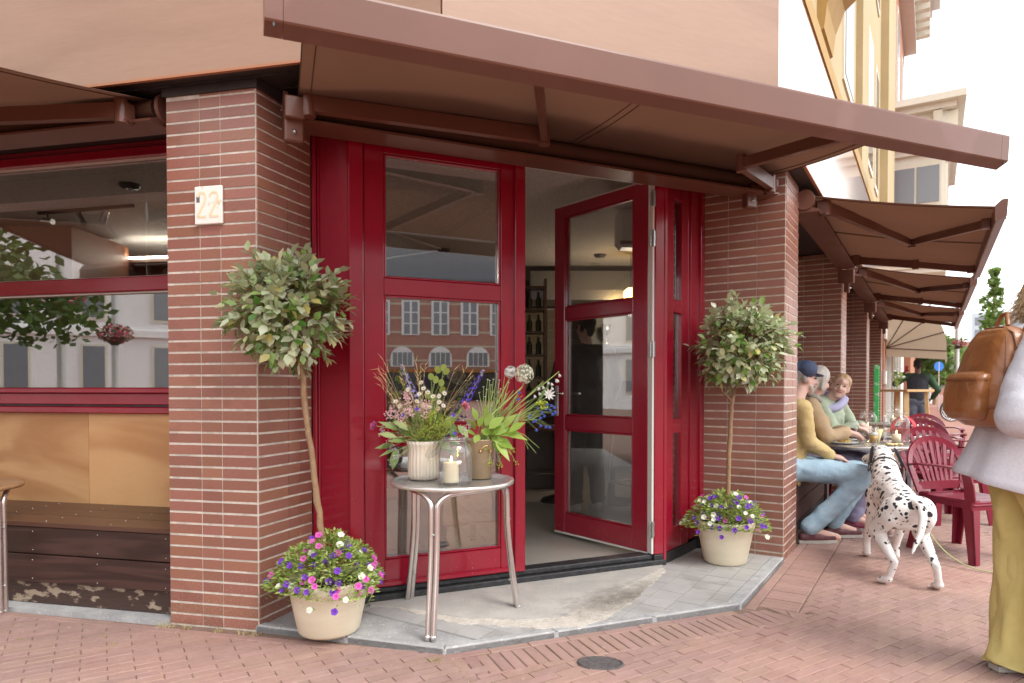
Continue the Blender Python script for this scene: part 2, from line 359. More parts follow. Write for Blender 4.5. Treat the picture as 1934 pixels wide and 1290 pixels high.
def add_wear(m):
    """pale scuffs and droppings, dirt clouds on the paving"""
    n, l = m.node_tree.nodes, m.node_tree.links; p = n['Principled BSDF']
    src = p.inputs['Base Color'].links[0].from_socket
    ge = n.new('ShaderNodeNewGeometry')
    def layer(scale, lo, hi, col, amount, src, detail=4):
        no = n.new('ShaderNodeTexNoise'); no.inputs['Scale'].default_value = scale; no.inputs['Detail'].default_value = detail; l.new(ge.outputs['Position'], no.inputs['Vector'])
        mr = n.new('ShaderNodeMapRange'); mr.inputs[1].default_value = lo; mr.inputs[2].default_value = hi; mr.inputs[4].default_value = amount; l.new(no.outputs[0], mr.inputs[0])
        mx = n.new('ShaderNodeMix'); mx.data_type = 'RGBA'; l.new(mr.outputs[0], mx.inputs[0]); l.new(src, mx.inputs[6]); mx.inputs[7].default_value = (*col, 1); return mx.outputs[2]
    s = layer(1.1, 0.45, 0.7, (0.44, 0.25, 0.20), 0.55, src)
    s = layer(2.3, 0.55, 0.75, (0.22, 0.09, 0.07), 0.35, s)
    s = layer(16, 0.66, 0.74, (0.50, 0.37, 0.32), 0.55, s, 6)
    s = layer(70, 0.74, 0.78, (0.65, 0.60, 0.55), 0.8, s, 2)
    l.new(s, p.inputs['Base Color'])
add_wear(M_paver)
g = MB(); g.quad((-60, -60, -0.0055), (90, -60, -0.0055), (90, 160, -0.0055), (-60, 160, -0.0055))
M_far = mat('far_paving', (0.34, 0.165, 0.125), rough=0.85, col2=(0.28, 0.14, 0.11), vscale=0.8)
ground = struct('pavement', g, M_sand)
P1, P2 = Vector((-0.302, 2.955)), Vector((1.245, 3.572))
Lc, Rc = FA.o.copy(), FD.o.copy() + FD.u * 0.02
def outside(x, y):
    q = Vector((x, y)); da = (q - FA.o).dot(FA.n); dd = (q - FD.o).dot(FD.n) ; de = (q - P1).dot(FE.n)
    # footprint is convex at the corner: inside when behind all three lines
    return max(da, dd - 0.03, de)
PL, PW = 0.200, 0.0535
pav = MB(); b = bmesh.new(); bmesh.ops.create_cube(b, size=1)
for v in b.verts: v.co = Vector((v.co.x * (PL - 0.003), v.co.y * (PW - 0.003), v.co.z * 0.06 - 0.03))
bmesh.ops.bevel(b, geom=[e for e in b.edges if all(v.co.z > -0.01 for v in e.verts)], offset=0.0025, segments=1, affect='EDGES')
pav.bm(b); paver_me = pav.mesh('paver', M_paver)
pts = []; edge_p = []
PA = 58.0; ax, ay = dirv(PA), dirv(PA - 90)
for j in range(-150, 260):
    for i in range(-66, 96):
        q = FE.o + ax * (i * PL + (PL / 2 if j % 2 else 0)) + ay * (j * PW)
        if q.y < 0.9 or q.y > 15 or abs(q.x) > 0.80 * q.y + 1.6: continue
        d = outside(q.x, q.y)
        if d < 0.02: continue
        if d < 0.40: edge_p.append(q); continue
        pts.append((q.x, q.y, pi / 2 - radians(PA)))
# border courses along the kerb and the fronts
def course(a, b_, off):
    a, b_ = Vector(a), Vector(b_); d = (b_ - a); L = d.length; d.normalize(); nn = Vector((d.y, -d.x))
    for k in range(int(L / PL)):
        q = a + d * (k + 0.5) * PL + nn * off
        if q.y < 15: pts.append((q.x, q.y, atan2(d.y, d.x)))
def soldier(a, b_, off):
    a, b_ = Vector(a), Vector(b_); d = (b_ - a); L = d.length; d.normalize(); nn = Vector((d.y, -d.x))
    S_ = PW * 1.07
    for k in range(int(L / S_)):
        q = a + d * (k + 0.5) * S_ + nn * off
        if q.y < 15: pts.append((q.x, q.y, atan2(nn.y, nn.x)))
D0 = P2 + FD.n * .008
for a_, b_ in ((FA.p(-4, 0.0), P1), (P1, P2 + FE.u * .02), (D0 + FD.u * .02, D0 + FD.u * 14)): course(a_, b_, .030)
soldier(P1 - FE.u * .05, P2 + FE.u * .14, .160); soldier(D0 + FD.u * .10, D0 + FD.u * 14, .160)
corner_bits = [[P2 + FE.n * a + FE.u * .145, P2 + FE.n * (a + .1) + FE.u * .145, P2 + FD.n * (a + .1) + FD.u * .098, P2 + FD.n * a + FD.u * .098] for a in (.004, .108, .212)]
def in_view(x, y): return y > 2.5 and abs(x) / y < 0.80 and y < 9
pts.sort(key=lambda p: (0 if in_view(p[0], p[1]) else 1, p[0] ** 2 + p[1] ** 2))
rest = MB(); loc_v = [v.co.copy() for v in paver_me.vertices]; loc_f = [list(p.vertices) for p in paver_me.polygons]
rr = random.Random(3)
for k, (x, y, rz) in enumerate(pts):
    z = rr.uniform(-0.002, 0.001); e = Euler((rr.uniform(-.012, .012), rr.uniform(-.008, .008), rz + rr.uniform(-.012, .012)))
    if k < 300 and in_view(x, y):
        o = link('paver', paver_me, ground, (x, y, z), e)
    else:
        M4 = Matrix.Translation((x, y, z)) @ e.to_matrix().to_4x4(); rest.add([M4 @ v for v in loc_v], loc_f)
rest.prism([tuple(v) for v in (P2, P2 + FE.n * .30 + FE.u * .1, P2 + (FE.n + FD.n) * .20, P2 + FD.n * .30 + FD.u * .06)], -.05, -.0035)
for cb in corner_bits: rest.prism([tuple(Vector(v).lerp(sum((Vector(w) for w in cb), Vector((0, 0))) / 4, .03)) for v in cb], -.05, -.0015)
for q in edge_p:
    c4 = [q + ax * sx * (PL / 2 - .0025) + ay * sy * (PW / 2 - .0025) for sx, sy in ((-1, -1), (1, -1), (1, 1), (-1, 1))]; pl = [tuple(v) for v in c4]
    ds = [((q - FA.o).dot(FA.n), FA), ((q - FD.o).dot(FD.n) - .03, FD), ((q - P1).dot(FE.n), FE)]; fr_ = max(ds, key=lambda x: x[0])[1]
    o_ = FA.o if fr_ is FA else (P1 if fr_ is FE else FD.o + FD.n * .004); a_ = o_ + fr_.n * (.0585 if fr_ is FA else .263)
    ar = sum(pl[k][0] * pl[(k + 1) % 4][1] - pl[(k + 1) % 4][0] * pl[k][1] for k in range(4))
    if ar < 0: pl = pl[::-1]
    pl = clip(pl, tuple(a_ + fr_.u), tuple(a_))
    if len(pl) >= 3: rest.prism(pl, -.05, rr.uniform(-.003, .0))
o = rest.build('paver_field', M_paver, ground); o['kind'] = 'stuff'
# beyond the modelled paving: the same clinker as a sheet
fs = MB(); fs.quad((-60, 14.6, -0.004), (90, 14.6, -0.004), (90, 160, -0.004), (-60, 160, -0.004)); struct('far_pavement', fs, M_far)
fs = MB(); fs.quad((-60, -60, -0.004), (90, -60, -0.004), (90, 0.8, -0.004), (-60, 0.8, -0.004)); struct('square_paving', fs, M_far)
# moss and grass in the joints
M_moss = mat('joint_moss', (0.22, 0.24, 0.035), rough=0.9, col2=(0.30, 0.30, 0.08), vscale=30, obj_var=0.3)
M_straw = mat('dry_straw', (0.45, 0.36, 0.18), rough=0.9, obj_var=0.2)
def tuft(mb, x, y, n, h, spread):
    for _ in range(n):
        a = R_(0, 2 * pi); r = R_(0, spread); p = Vector((x + r * cos(a), y + r * sin(a), -0.004)); a2 = R_(0, 2 * pi)
        t = p + Vector((cos(a2) * h * R_(.3, 1), sin(a2) * h * R_(.3, 1), h * R_(.3, 1))); w = Vector((-sin(a2), cos(a2), 0)) * 0.0016
        mb.add([p - w, p + w, t], [(0, 1, 2)])
ms = MB(); st = MB()
def moss_line(c, length, ang, dens):
    d = dirv(ang)
    for k in range(int(length * dens)):
        q = Vector(c) + d * (k / dens + R_(-.01, .01)); tuft(ms, q.x, q.y, 5, R_(.003, .008), .007)
jd = [(0.10, 2.80), (0.30, 2.75), (-0.28, 2.86), (0.75, 3.05), (0.95, 2.95), (1.35, 3.3), (1.5, 3.2), (1.1, 2.62), (-0.1, 2.66), (-.6, 2.78), (0.55, 3.1)]
for c in jd:
    moss_line(c, R_(.15, .5), PA, 90)
    moss_line(c, .06, PA - 90, 90)
for _ in range(60):
    t = R_(-2.2, 0); q = FA.p(t, R_(.1, 1.0)); tuft(ms if R_(0, 1) < .5 else st, q.x, q.y, 9, R_(.006, .016), .012)
for t_ in range(9):
    a_ = P1 + FE.u * R_(0, 1.5) + FE.n * random.choice((.058, .262)); moss_line(a_, R_(.06, .22), 66.4, 110)
for _ in range(40):
    q = FE.p(R_(-.2, 2.3), R_(.95, 1.5)); tuft(ms, q.x, q.y, 9, R_(.006, .012), .012)
for t in (-.52, -.46, -.38, -.2, -.05, .02): 
    q = FA.p(t, .05); tuft(st, q.x, q.y, 26, .035, .03)
q = Vector((-0.33, 2.88)); tuft(ms, q.x, q.y, 60, .02, .05)
o = ms.build('joint_moss', M_moss, ground); o['kind'] = 'stuff'
o = st.build('dry_grass', M_straw, ground); o['kind'] = 'stuff'
# small oval iron cover in the paving
t = thing('iron_cover', 'small dark oval iron cover set into the brick paving', 'drain cover', (0.385, 2.855, 0.002), radians(-8))
m_ = MB(); n = 28; ring = [(0.094 * cos(2 * pi * k / n), 0.058 * sin(2 * pi * k / n)) for k in range(n)]
m_.prism(ring, -0.02, 0.003); m_.build('plate', mat('old_iron', (0.125, 0.108, 0.105), rough=0.75, var=0.5, vscale=40, bump=0.8, bscale=120), t)
m_ = MB(); m_.lathe([(1, -.01), (1, .006), (.9, .006), (.9, -.01)], n=28); m_.v = [(x * .1, y * .064, z) for x, y, z in m_.v]; m_.build('rim', MATS['old_iron'], t)

# ---------------------------------------------------------------- the entrance step
hull = [tuple(FA.p(-0.02, 0)), tuple(P1), tuple(P2), tuple(Rc), (1.42, 4.95), (1.0, 5.0), (-1.0, 4.2), (-1.12, 3.72)]
step = struct('entrance_step', MB().prism(hull, -0.06, 0.022), M_kerb)
def inset_line(a, b_, d):
    a, b_ = Vector(a), Vector(b_); u = (b_ - a).normalized(); nn = Vector((-u.y, u.x)); return a + nn * d, b_ + nn * d
KW = 0.045
def isect(l1, l2):
    (a, b_), (c, d) = l1, l2; r = b_ - a; s = d - c; t = ((c.x - a.x) * s.y - (c.y - a.y) * s.x) / (r.x * s.y - r.y * s.x); return a + r * t
l1 = inset_line(hull[0], P1, KW); l2 = inset_line(P1, P2, KW); l3 = inset_line(P2, Rc, 0.075)
i12, i23 = isect(l1, l2), isect(l2, l3)
def kerb(pa, pb, qb, qa, n):
    for k in range(n):
        f0, f1 = k / n + (0.004 if k else 0), (k + 1) / n - 0.004
        L_ = lambda a, b_, f: tuple(Vector(a).lerp(Vector(b_), f))
        o = MB().prism([L_(pa, pb, f0), L_(pa, pb, f1), L_(qa, qb, f1), L_(qa, qb, f0)], -0.08, 0.031 + R_(-.002, .001)).build('kerb_stone', M_kerb, step)
        bv = o.modifiers.new('b', 'BEVEL'); bv.width = 0.006; bv.segments = 2; bv.limit_method = 'ANGLE'
kerb(hull[0], P1, i12, l1[0], 2); kerb(P1, P2, i23, i12, 3); kerb(P2, Rc, l3[1], i23, 2)
inner = [tuple(l1[0]), tuple(i12), tuple(i23), tuple(l3[1])] + hull[4:]
TS = 0.148
for i in range(-16, 20):
    for j in range(-16, 20):
        c0 = FD.p(0, 0) + FD.u * (i * TS + .03) + FD.n * (j * TS - .03)
        q = [c0, c0 + FD.u * (TS - .0035), c0 + FD.u * (TS - .0035) - FD.n * (TS - .0035), c0 - FD.n * (TS - .0035)]
        pl = clip_poly([tuple(v) for v in q], inner)
        if len(pl) >= 3:
            ar = abs(sum(pl[k][0] * pl[(k + 1) % len(pl)][1] - pl[(k + 1) % len(pl)][0] * pl[k][1] for k in range(len(pl)))) / 2
            cx = sum(p_[0] for p_ in pl) / len(pl); cy = sum(p_[1] for p_ in pl) / len(pl)
            if ar > 0.0008 and (Vector((cx, cy)) - FE.o).dot(FE.n) > -0.3: MB().prism(pl, 0.012, 0.03 + R_(-.0007, .0005)).build('floor_tile', M_gtile, step)
def patch(name, pts_, m, z, amp, seed, zb=0.02):
    """irregular poured sheet: outline roughened"""
    rg = random.Random(seed); out = []
    for k in range(len(pts_)):
        a, b_ = Vector(pts_[k]), Vector(pts_[(k + 1) % len(pts_)]); n = max(2, int((b_ - a).length / 0.03)); nn = Vector((-(b_ - a).y, (b_ - a).x)).normalized()
        for i in range(n): out.append(tuple(a.lerp(b_, i / n) + nn * (rg.uniform(-amp, amp) if i else 0)))
    return MB().prism(out, zb, z).build(name, m, step)
def dirty(m):
    n, l = m.node_tree.nodes, m.node_tree.links; p = n['Principled BSDF']; src = p.inputs['Base Color'].links[0].from_socket
    tc = n.new('ShaderNodeTexCoord')
    def dist(cx, cy, sx, sy, rot):
        mp = n.new('ShaderNodeMapping'); mp.vector_type = 'TEXTURE'; mp.inputs['Location'].default_value = (cx, cy, 0.03); mp.inputs['Rotation'].default_value = (0, 0, rot); mp.inputs['Scale'].default_value = (sx, sy, 1)
        l.new(tc.outputs['Object'], mp.inputs[0]); ln = n.new('ShaderNodeVectorMath'); ln.operation = 'LENGTH'; l.new(mp.outputs[0], ln.inputs[0]); return ln.outputs['Value']
    no = n.new('ShaderNodeTexNoise'); no.inputs['Scale'].default_value = 14; no.inputs['Detail'].default_value = 8; no.inputs['Roughness'].default_value = .7; l.new(tc.outputs['Object'], no.inputs[0])
    ad = n.new('ShaderNodeMath'); ad.operation = 'MULTIPLY_ADD'; l.new(no.outputs[0], ad.inputs[0]); ad.inputs[1].default_value = -2.2; l.new(dist(0.62, 3.66, 0.40, 0.14, radians(42)), ad.inputs[2])
    mr = n.new('ShaderNodeMapRange'); mr.inputs[1].default_value = -1.0; mr.inputs[2].default_value = 0.35; mr.inputs[3].default_value = 0.85; mr.inputs[4].default_value = 0; l.new(ad.outputs[0], mr.inputs[0])
    mx = n.new('ShaderNodeMix'); mx.data_type = 'RGBA'; l.new(mr.outputs[0], mx.inputs[0]); l.new(src, mx.inputs[6]); mx.inputs[7].default_value = (0.13, 0.112, 0.09, 1); l.new(mx.outputs[2], p.inputs['Base Color'])
dirty(M_concrete); dirty(M_patch)
Tn = lambda t, o: tuple(FE.p(t, o))
o = patch('mortar_bed', [(-0.62, 3.50), (-0.30, 3.27), (0.12, 3.19), (0.36, 3.225), (0.48, 3.33), (0.66, 3.60), (0.98, 4.20), Tn(1.9, .02), Tn(.1, .02)], M_patch, 0.0335, .012, 4)
o = patch('concrete_patch', [(-0.76, 3.52), (-0.5, 3.46), (-0.26, 3.335), (0.05, 3.30), (0.28, 3.35), (0.46, 3.60), (0.66, 3.85), (0.93, 4.19), Tn(1.95, .015), Tn(0.0, .015)], M_concrete, 0.0365, .010, 5)

# ---------------------------------------------------------------- tiled pillars
tb = MB(); b = bmesh.new(); bmesh.ops.create_cube(b, size=1)
for v in b.verts: v.co = Vector((v.co.x, v.co.y * 0.012, v.co.z))
bmesh.ops.bevel(b, geom=[e for e in b.edges if all(v.co.y < 0 for v in e.verts)], offset=0.003, segments=1, affect='EDGES')
tb.bm(b); TILE = []
for k in range(3):
    me = tb.mesh('tile', M_tile); me.name = 'tile'; TILE.append(me)
ROWS = 47
def tile_face(parent, o2, ang_local, cols, rows=ROWS, skip=(), z0=0.0, stuff=None):
    """rows of flat glazed tiles on a face that starts at o2 (local) and runs along ang_local"""
    ux, uy = cos(ang_local), sin(ang_local); nx, ny = uy, -ux
    for r in range(rows):
        for c, (a, b_) in enumerate(cols):
            if (r, c) in skip: continue
            x = (a + b_) / 2; z = z0 + r * PITCH + TH / 2 + 0.004
            loc = (o2[0] + ux * x + nx * -0.0045, o2[1] + uy * x + ny * -0.0045, z); j = random.uniform(-.0012, .0008)
            loc = (loc[0] + nx * j, loc[1] + ny * j, z)
            rot = (random.uniform(-.012, .012), 0, ang_local + random.uniform(-.004, .004))
            if stuff is None: link('tile', TILE[(r * 7 + c) % 3], parent, loc, rot, (b_ - a, 1, TH))
            else:
                M4 = Matrix.Translation(loc) @ Euler(rot).to_matrix().to_4x4() @ Matrix.Diagonal((b_ - a, 1, TH, 1)); stuff.add([M4 @ Vector(v) for v in tb.v], tb.f)
def lp(fr, v): d = Vector(v) - fr.o; return (d.dot(fr.u), -d.dot(fr.n))
pilL = FA.thing('tiled_pillar', 'wide red tiled pillar carrying the number 22, between the window and the entrance', 'pillar')
bl = atan2(-uB.dot(FA.n), uB.dot(FA.u)); Be = FA.o + uB * 0.4175
e_ = 0.002
bx, by = lp(FA, Be); nbx, nby = sin(bl), -cos(bl)
MB().prism([(-.506, e_ - .001), (-e_ - .001, e_ - .001), (bx - nbx * e_, by - nby * e_), (bx - .3, by + .05), (-.506, by + .05)], -0.02, 2.688).build('mortar_core', M_mortar, pilL)
tile_face(pilL, (0, 0), 0, [(-.505, -.3185), (-.3145, -.2015), (-.1975, -.0065)], skip={(46, 0)})
tile_face(pilL, (0, 0), bl, [(.0055, .2215), (.2255, .3160), (.3200, .4175)])
pd = FD
def d_pillar(t0, label, first=False, stuffed=False, end=None):
    p = FD.thing('tiled_pillar', label, 'pillar', t=t0, group=None)
    cl = atan2(-uC.dot(FD.n), uC.dot(FD.u))          # the face that looks back along the street
    cx, cy = 0.60 * cos(cl), 0.60 * sin(cl)
    MB().prism([(e_, e_), (.486, e_), (.486, .62), (cx + e_, cy)], -0.02, 2.688).build('mortar_core', M_mortar, p)
    s = MB() if stuffed else None
    colsC = [(-.576, -.3900), (-.3860, -.1925), (-.1885, -.0055)]
    tile_face(p, (0, 0), cl + pi, colsC, stuff=s)
    tile_face(p, (0, 0), 0, [(.006, .103), (.107, .293), (.297, .487)], stuff=s)
    if s: o = s.build('tile_facing', M_tile, p); o['kind'] = 'stuff'
    return p
d_pillar(0, 'red tiled pillar behind the right potted topiary', True)
d_pillar(3.3, 'red tiled pillar beside the seated woman in the green jacket')
d_pillar(6.65, 'red tiled pillar between the second and third terrace awnings')
d_pillar(10.0, 'last red tiled pillar next to the green upright sign', stuffed=True)
# dark trim over the pillars and the soffit
MB().prism([(-.52, -.014), (.014, -.014), (bx + .02, by - .02), (bx - .2, by + .08), (-.52, by + .1)], 2.655, 2.699).build('cap_strip', M_soffit, pilL)
K = FA.p(.987, .12); K2 = FD.p(-.942, .12)
soff = [tuple(FA.p(-6, .10)), tuple(FA.p(.98, .10)), tuple(FD.p(-.93, .10)), tuple(FD.p(10.5, .10)), tuple(FD.p(10.5, -.72)), tuple(FD.p(.35, -.72)), Tn(2.0, -.03), Tn(-.1, -.03), tuple(FA.p(-.25, -.62)), tuple(FA.p(-6, -.62))]
so = MB().prism(soff, 2.70, 2.74).build('soffit', M_soffit); so['kind'] = 'structure'
s2 = MB()
for d_ in (.03, -.12):
    a, b_ = FA.p(-6, d_), FA.p(.2, d_); s2.bar((a.x, a.y, 2.697), (b_.x, b_.y, 2.697), .012, .008)
s2.build('soffit_joint', M_black, so)
# ---------------------------------------------------------------- fascia and upper storeys
ub = thing('corner_building', 'corner building with veneer fascia over the cafe and ochre upper storeys', 'building', (FD.o.x, FD.o.y, 0))
def wall_panel(a, b_, z0, z1, th, m, name, parent, edge=None):
    a, b_ = Vector(a), Vector(b_); d = b_ - a; L = d.length; rz = atan2(d.y, d.x)
    o = MB().box(0, L, 0, th, z0, z1).build(name, m, parent)
    q = Vector((a.x, a.y, 0)) - (Vector(parent.location) if parent else Vector()); o.location = q; o.rotation_euler = (0, 0, rz)
    return o
def pn(a, b_, z0, z1, m):
    wall_panel(a, b_, z0 + .012, z1, .02, m, 'fascia_panel', ub); wall_panel(a, b_, z0, z0 + .012, .0195, M_paneledge, 'panel_edge', ub)
FASB = 2.69
g_ = .004
for a, b_ in ((-6.0, -3.4), (-3.4, .985)): pn(FA.p(a + g_, .12), FA.p(b_ - g_ * .3, .12), FASB, 4.15, M_panel)
uK = (K2 - K).normalized(); pn(K + uK * .006, K2 - uK * .002, FASB, 4.15, M_panel)
for a, b_ in ((-.94, .43), (.435, 2.6), (2.605, 5.2), (5.205, 7.8), (7.805, 10.5)): pn(FD.p(a, .12), FD.p(b_, .12), FASB, 3.72, M_panelD)
M_back = mat('rough_backing', (0.06, 0.05, 0.045), rough=0.9)
bk = [tuple(FA.p(-6, .09)), tuple(FA.p(.97, .09)), tuple(FD.p(-.93, .09)), tuple(FD.p(10.5, .09)), tuple(FD.p(10.5, -6)), tuple(FA.p(-6, -7))]
o = MB().prism(bk, 2.80, 3.70).build('upper_floor', M_back, ub); o.location = -Vector(ub.location)
M_ochre = mat('ochre_render', (0.46, 0.355, 0.20), rough=0.8, col2=(0.40, 0.31, 0.165), vscale=1.5, bump=0.1, bscale=60)
M_ochre2 = mat('ochre_trim', (0.40, 0.245, 0.07), rough=0.7, var=0.1)
yw = MB().box(-.9, 10.45, 0.0, 5, 3.722, 12.5).build('ochre_wall', M_ochre, ub)
yw.location = Vector((*FD.p(0, .06), 0)) - Vector(ub.location); yw.rotation_euler = (0, 0, FD.rz)
def yb(name, *a, m=M_ochre):
    o = MB().box(*a).build(name, m, ub); o.location = Vector((*FD.p(0, .06), 0)) - Vector(ub.location); o.rotation_euler = (0, 0, FD.rz); return o
for x, w_ in ((4.0, .9), (8.2, 2.2)): yb('pilaster', x, x + w_, -.07 - .05 * (x > 7), -.001, 3.74, 12.4)
yb('sill_band', -.9, 10.45, -.07, -.0005, 3.725, 3.86, m=M_ochre2)
M_dark = mat('dark_glass', (0.03, 0.035, 0.04), rough=0.1)
M_cream2 = mat('cream_paint', (0.70, 0.66, 0.55), rough=0.6, var=0.06)
for x in (2.6, 5.4, 6.9):
    for z in (4.3, 7.2, 10.0):
        w_ = .95 if x < 6 else .6
        yb('window_frame', x, x + w_, -.02, .0, z, z + 1.9, m=M_cream2); yb('window_pane', x + .08, x + w_ - .08, -.026, -.021, z + .08, z + 1.82, m=M_dark)
sb = MB().extrude([(0, 4.0), (-.05, 4.02), (-.07, 4.2), (-.14, 4.38), (-.25, 4.47), (-.28, 4.6), (-.28, 4.72), (-.34, 4.74), (-.34, 4.86), (0, 4.86)], [((.9, -.001, 0), (0, 1, 0), (0, 0, 1)), ((1.45, -.001, 0), (0, 1, 0), (0, 0, 1))]).build('scroll_bracket', M_ochre2, ub)
sb.location = Vector((*FD.p(0, .06), 0)) - Vector(ub.location); sb.rotation_euler = (0, 0, FD.rz)
# ---------------------------------------------------------------- window on the left front (plane .59 m behind the pillar face)
WY = 0.59
win = FA.thing('shop_window', 'large red framed shop window above the plywood panels and dark bench', 'window')
def rail(parent, name, m, *a, c=0.004): return MB().bbox(*a, c=c).build(name, m, parent)
X0, X1 = -3.3, -.45
rail(win, 'head_beam', M_red, X0, X1, WY - .05, WY + .06, 2.60, 2.655); rail(win, 'head_beam', M_red, X0, X1, WY - .02, WY + .06, 2.6555, 2.70)
rail(win, 'transom', M_red, X0, X1, WY - .035, WY + .05, 1.79, 1.88, c=.006)
rail(win, 'sill', M_red, X0, X1, WY - .06, WY + .05, 1.165, 1.20, c=.006); rail(win, 'sill', M_red, X0, X1, WY - .03, WY + .05, 1.095, 1.164)
rail(win, 'sill', M_black, X0, X1, WY - .02, WY + .05, 1.082, 1.0945, c=.001); rail(win, 'sill', M_red, X0, X1, WY - .045, WY + .05, 1.04, 1.0815, c=.006)
rail(win, 'jamb', M_red, X1 - .07, X1, WY - .03, WY + .05, 1.2005, 2.5995); rail(win, 'jamb', M_red, X0, X0 + .08, WY - .03, WY + .05, 1.2005, 2.5995)
MB().box(X0 + .08, X1 - .07, WY + .01, WY + .016, 1.201, 1.789).build('pane', M_glass, win)
MB().box(X0 + .08, -1.165, WY + .01, WY + .016, 1.881, 2.599).build('pane', M_glass, win); MB().box(-1.161, X1 - .07, WY + .01, WY + .016, 1.881, 2.599).build('pane', M_glass, win)
bd = MB()
for z in (1.78, 1.877, 2.592): bd.box(X0 + .08, X1 - .07, WY - .012, WY + .009, z, z + .008)
bd.build('glazing_bead', M_white, win)
for a, b_ in ((X0, -1.593), (-1.5905, X1)): MB().box(a, b_, WY + .0, WY + .018, .44, 1.0395).build('plywood_panel', M_ply, win)
# bench
be = FA.thing('wall_bench', 'dark stained timber bench with nailed front boards beneath the shop window', 'bench')
yy = [.03, .215, .40, WY - .003]
for k in range(3): rail(be, 'seat_board', M_benchtop, X0, -.512, yy[k] + (.002 if k else 0), yy[k + 1] - .002, .445, .470, c=.003)
rail(be, 'front_board', M_bench, X0, -.514, .034, .06, .298, .4445, c=.004); rail(be, 'front_board', M_bench, X0, -.5135, .03, .06, .146, .294, c=.004)
M_scuff = mat('scuffed_board', (0.045, 0.022, 0.016), rough=0.6, col2=(0.30, 0.23, 0.165), vscale=16, contrast=(.53, .57), detail=15, stretch=(.45, 1, 1.0), bump=.3, bscale=60)
rail(be, 'base_board', M_scuff, X0, -.515, .055, .08, .022, .144, c=.003)
MB().box(X0, -.52, .085, WY - .01, .01, .44).build('carcass', M_soffit, be)
sc = MB()
for x in (-.56, -.98, -1.40, -1.82):
    for z in (.32, .42): sc.caps((x, .036, z), (x, .0335, z), .0042, .003, n=8)
    for z in (.165, .265): sc.caps((x, .032, z), (x, .0295, z), .0042, .003, n=8)
    for y in (.07, .17, .26, .36, .45, .54): sc.caps((x + .05, y, .468), (x + .05, y, .4705), .004, .003, n=8)
sc.build('screws', M_steel, be)['kind'] = 'stuff'
st_ = MB().box(X0, -.508, -.03, .10, -.03, .020).build('plinth_strip', M_kerb); st_['kind'] = 'structure'; st_.location = (*FA.o, 0); st_.rotation_euler = (0, 0, FA.rz)
# house number
hn = FA.thing('number_plate', 'cream enamel house number plate reading 22 on the left tiled pillar', 'house number', t=-.2555, off=.0, z=2.10)
M_plate = mat('chipped_enamel', (0.80, 0.77, 0.70), rough=0.5, col2=(0.62, 0.52, 0.38), vscale=22, contrast=(.58, .66), bump=.2, bscale=60)
b = bmesh.new(); bmesh.ops.create_grid(b, x_segments=10, y_segments=10, size=.5)
MB().bbox(-.077, .077, -.020, -.004, -.094, .094, c=.004).build('plate', M_plate, hn)
M_num = mat('faded_yellow_numerals', (0.78, 0.64, 0.42), rough=0.6)
def two(cx):
    P_ = [(-.022, .040), (-.018, .055), (-.002, .064), (.016, .058), (.022, .040), (.018, .018), (-.006, -.022), (-.022, -.048), (-.022, -.056), (.026, -.056)]
    out = MB()
    for k in range(len(P_) - 1):
        a, c = P_[k], P_[k + 1]; out.bar((cx + a[0], -.0208, a[1]), (cx + c[0], -.0208, c[1]), .0025, .013, up=(0, 1, 0)) if False else out.bar((cx + a[0], -.0208, a[1]), (cx + c[0], -.0208, c[1]), .011, .002, up=(0, -1, 0))
    return out
for cx in (-.034, .034): two(cx).build('numeral', M_num, hn)
MB().box(-.064, -.046, -.0215, -.0195, .015, .045).build('rust_spot', mat('bare_metal_chip', (0.12, 0.12, 0.12), rough=.6), hn)

# ---------------------------------------------------------------- entrance bay
M_sill = M_black
bay = FE.thing('entrance_frame', 'glossy crimson door frame and side panels of the corner entrance', 'door frame')
rail(bay, 'threshold', M_sill, -.12, 1.97, -.03, .12, .028, .068, c=.005); rail(bay, 'threshold', M_sill, -.10, 1.90, .005, .11, .0685, .10, c=.006)
rail(bay, 'post', M_red, -.085, -.004, -.012, .10, .10, 2.70, c=.006); rail(bay, 'post', M_red, 1.885, 1.977, -.012, .10, .10, 2.70, c=.006)
rail(bay, 'post_shoe', M_black, 1.882, 1.955, -.016, .10, .03, .0995, c=.004)
rail(bay, 'post_strip', M_red, 1.956, 1.979, -.018, .09, .035, 2.70, c=.003)
rail(bay, 'head_beam', M_red, -.004, 1.885, .0, .11, 2.565, 2.70, c=.004)
rail(bay, 'head_trim', M_white, .95, 1.87, .02, .10, 2.545, 2.5645, c=.002)
def plane_frame(a, b_): a, b_ = Vector(a), Vector(b_); d = b_ - a; return a, d.length, atan2(d.y, d.x)
def seg_part(parent, name, m, a, rz, boxargs, c=.004):
    o = MB().bbox(*boxargs, c=c).build(name, m, parent); pl = parent.matrix_basis if False else Matrix.Translation(parent.location) @ Euler(parent.rotation_euler).to_matrix().to_4x4()
    w = Matrix.Translation((a.x, a.y, 0)) @ Matrix.Rotation(rz, 4, 'Z'); mm = pl.inverted() @ w
    o.location = mm.to_translation(); o.rotation_euler = mm.to_euler(); return o
# left: solid bevelled board between pillar and post
a, Ln, rz = plane_frame(Be + Vector((.004, -.002)), FE.p(-.082, .006))
seg_part(bay, 'side_board', M_red, a, rz, (.0, Ln, .015, .05, .06, 2.70)); seg_part(bay, 'side_bead', M_red, a, rz, (.0, .03, -.002, .0145, .06, 2.70), c=.006)
seg_part(bay, 'side_bead', M_red, a, rz, (.033, .045, .006, .0145, .06, 2.70), c=.004)
seg_part(bay, 'side_plinth', M_black, a, rz, (.0, Ln, .0, .05, .025, .0595), c=.004)
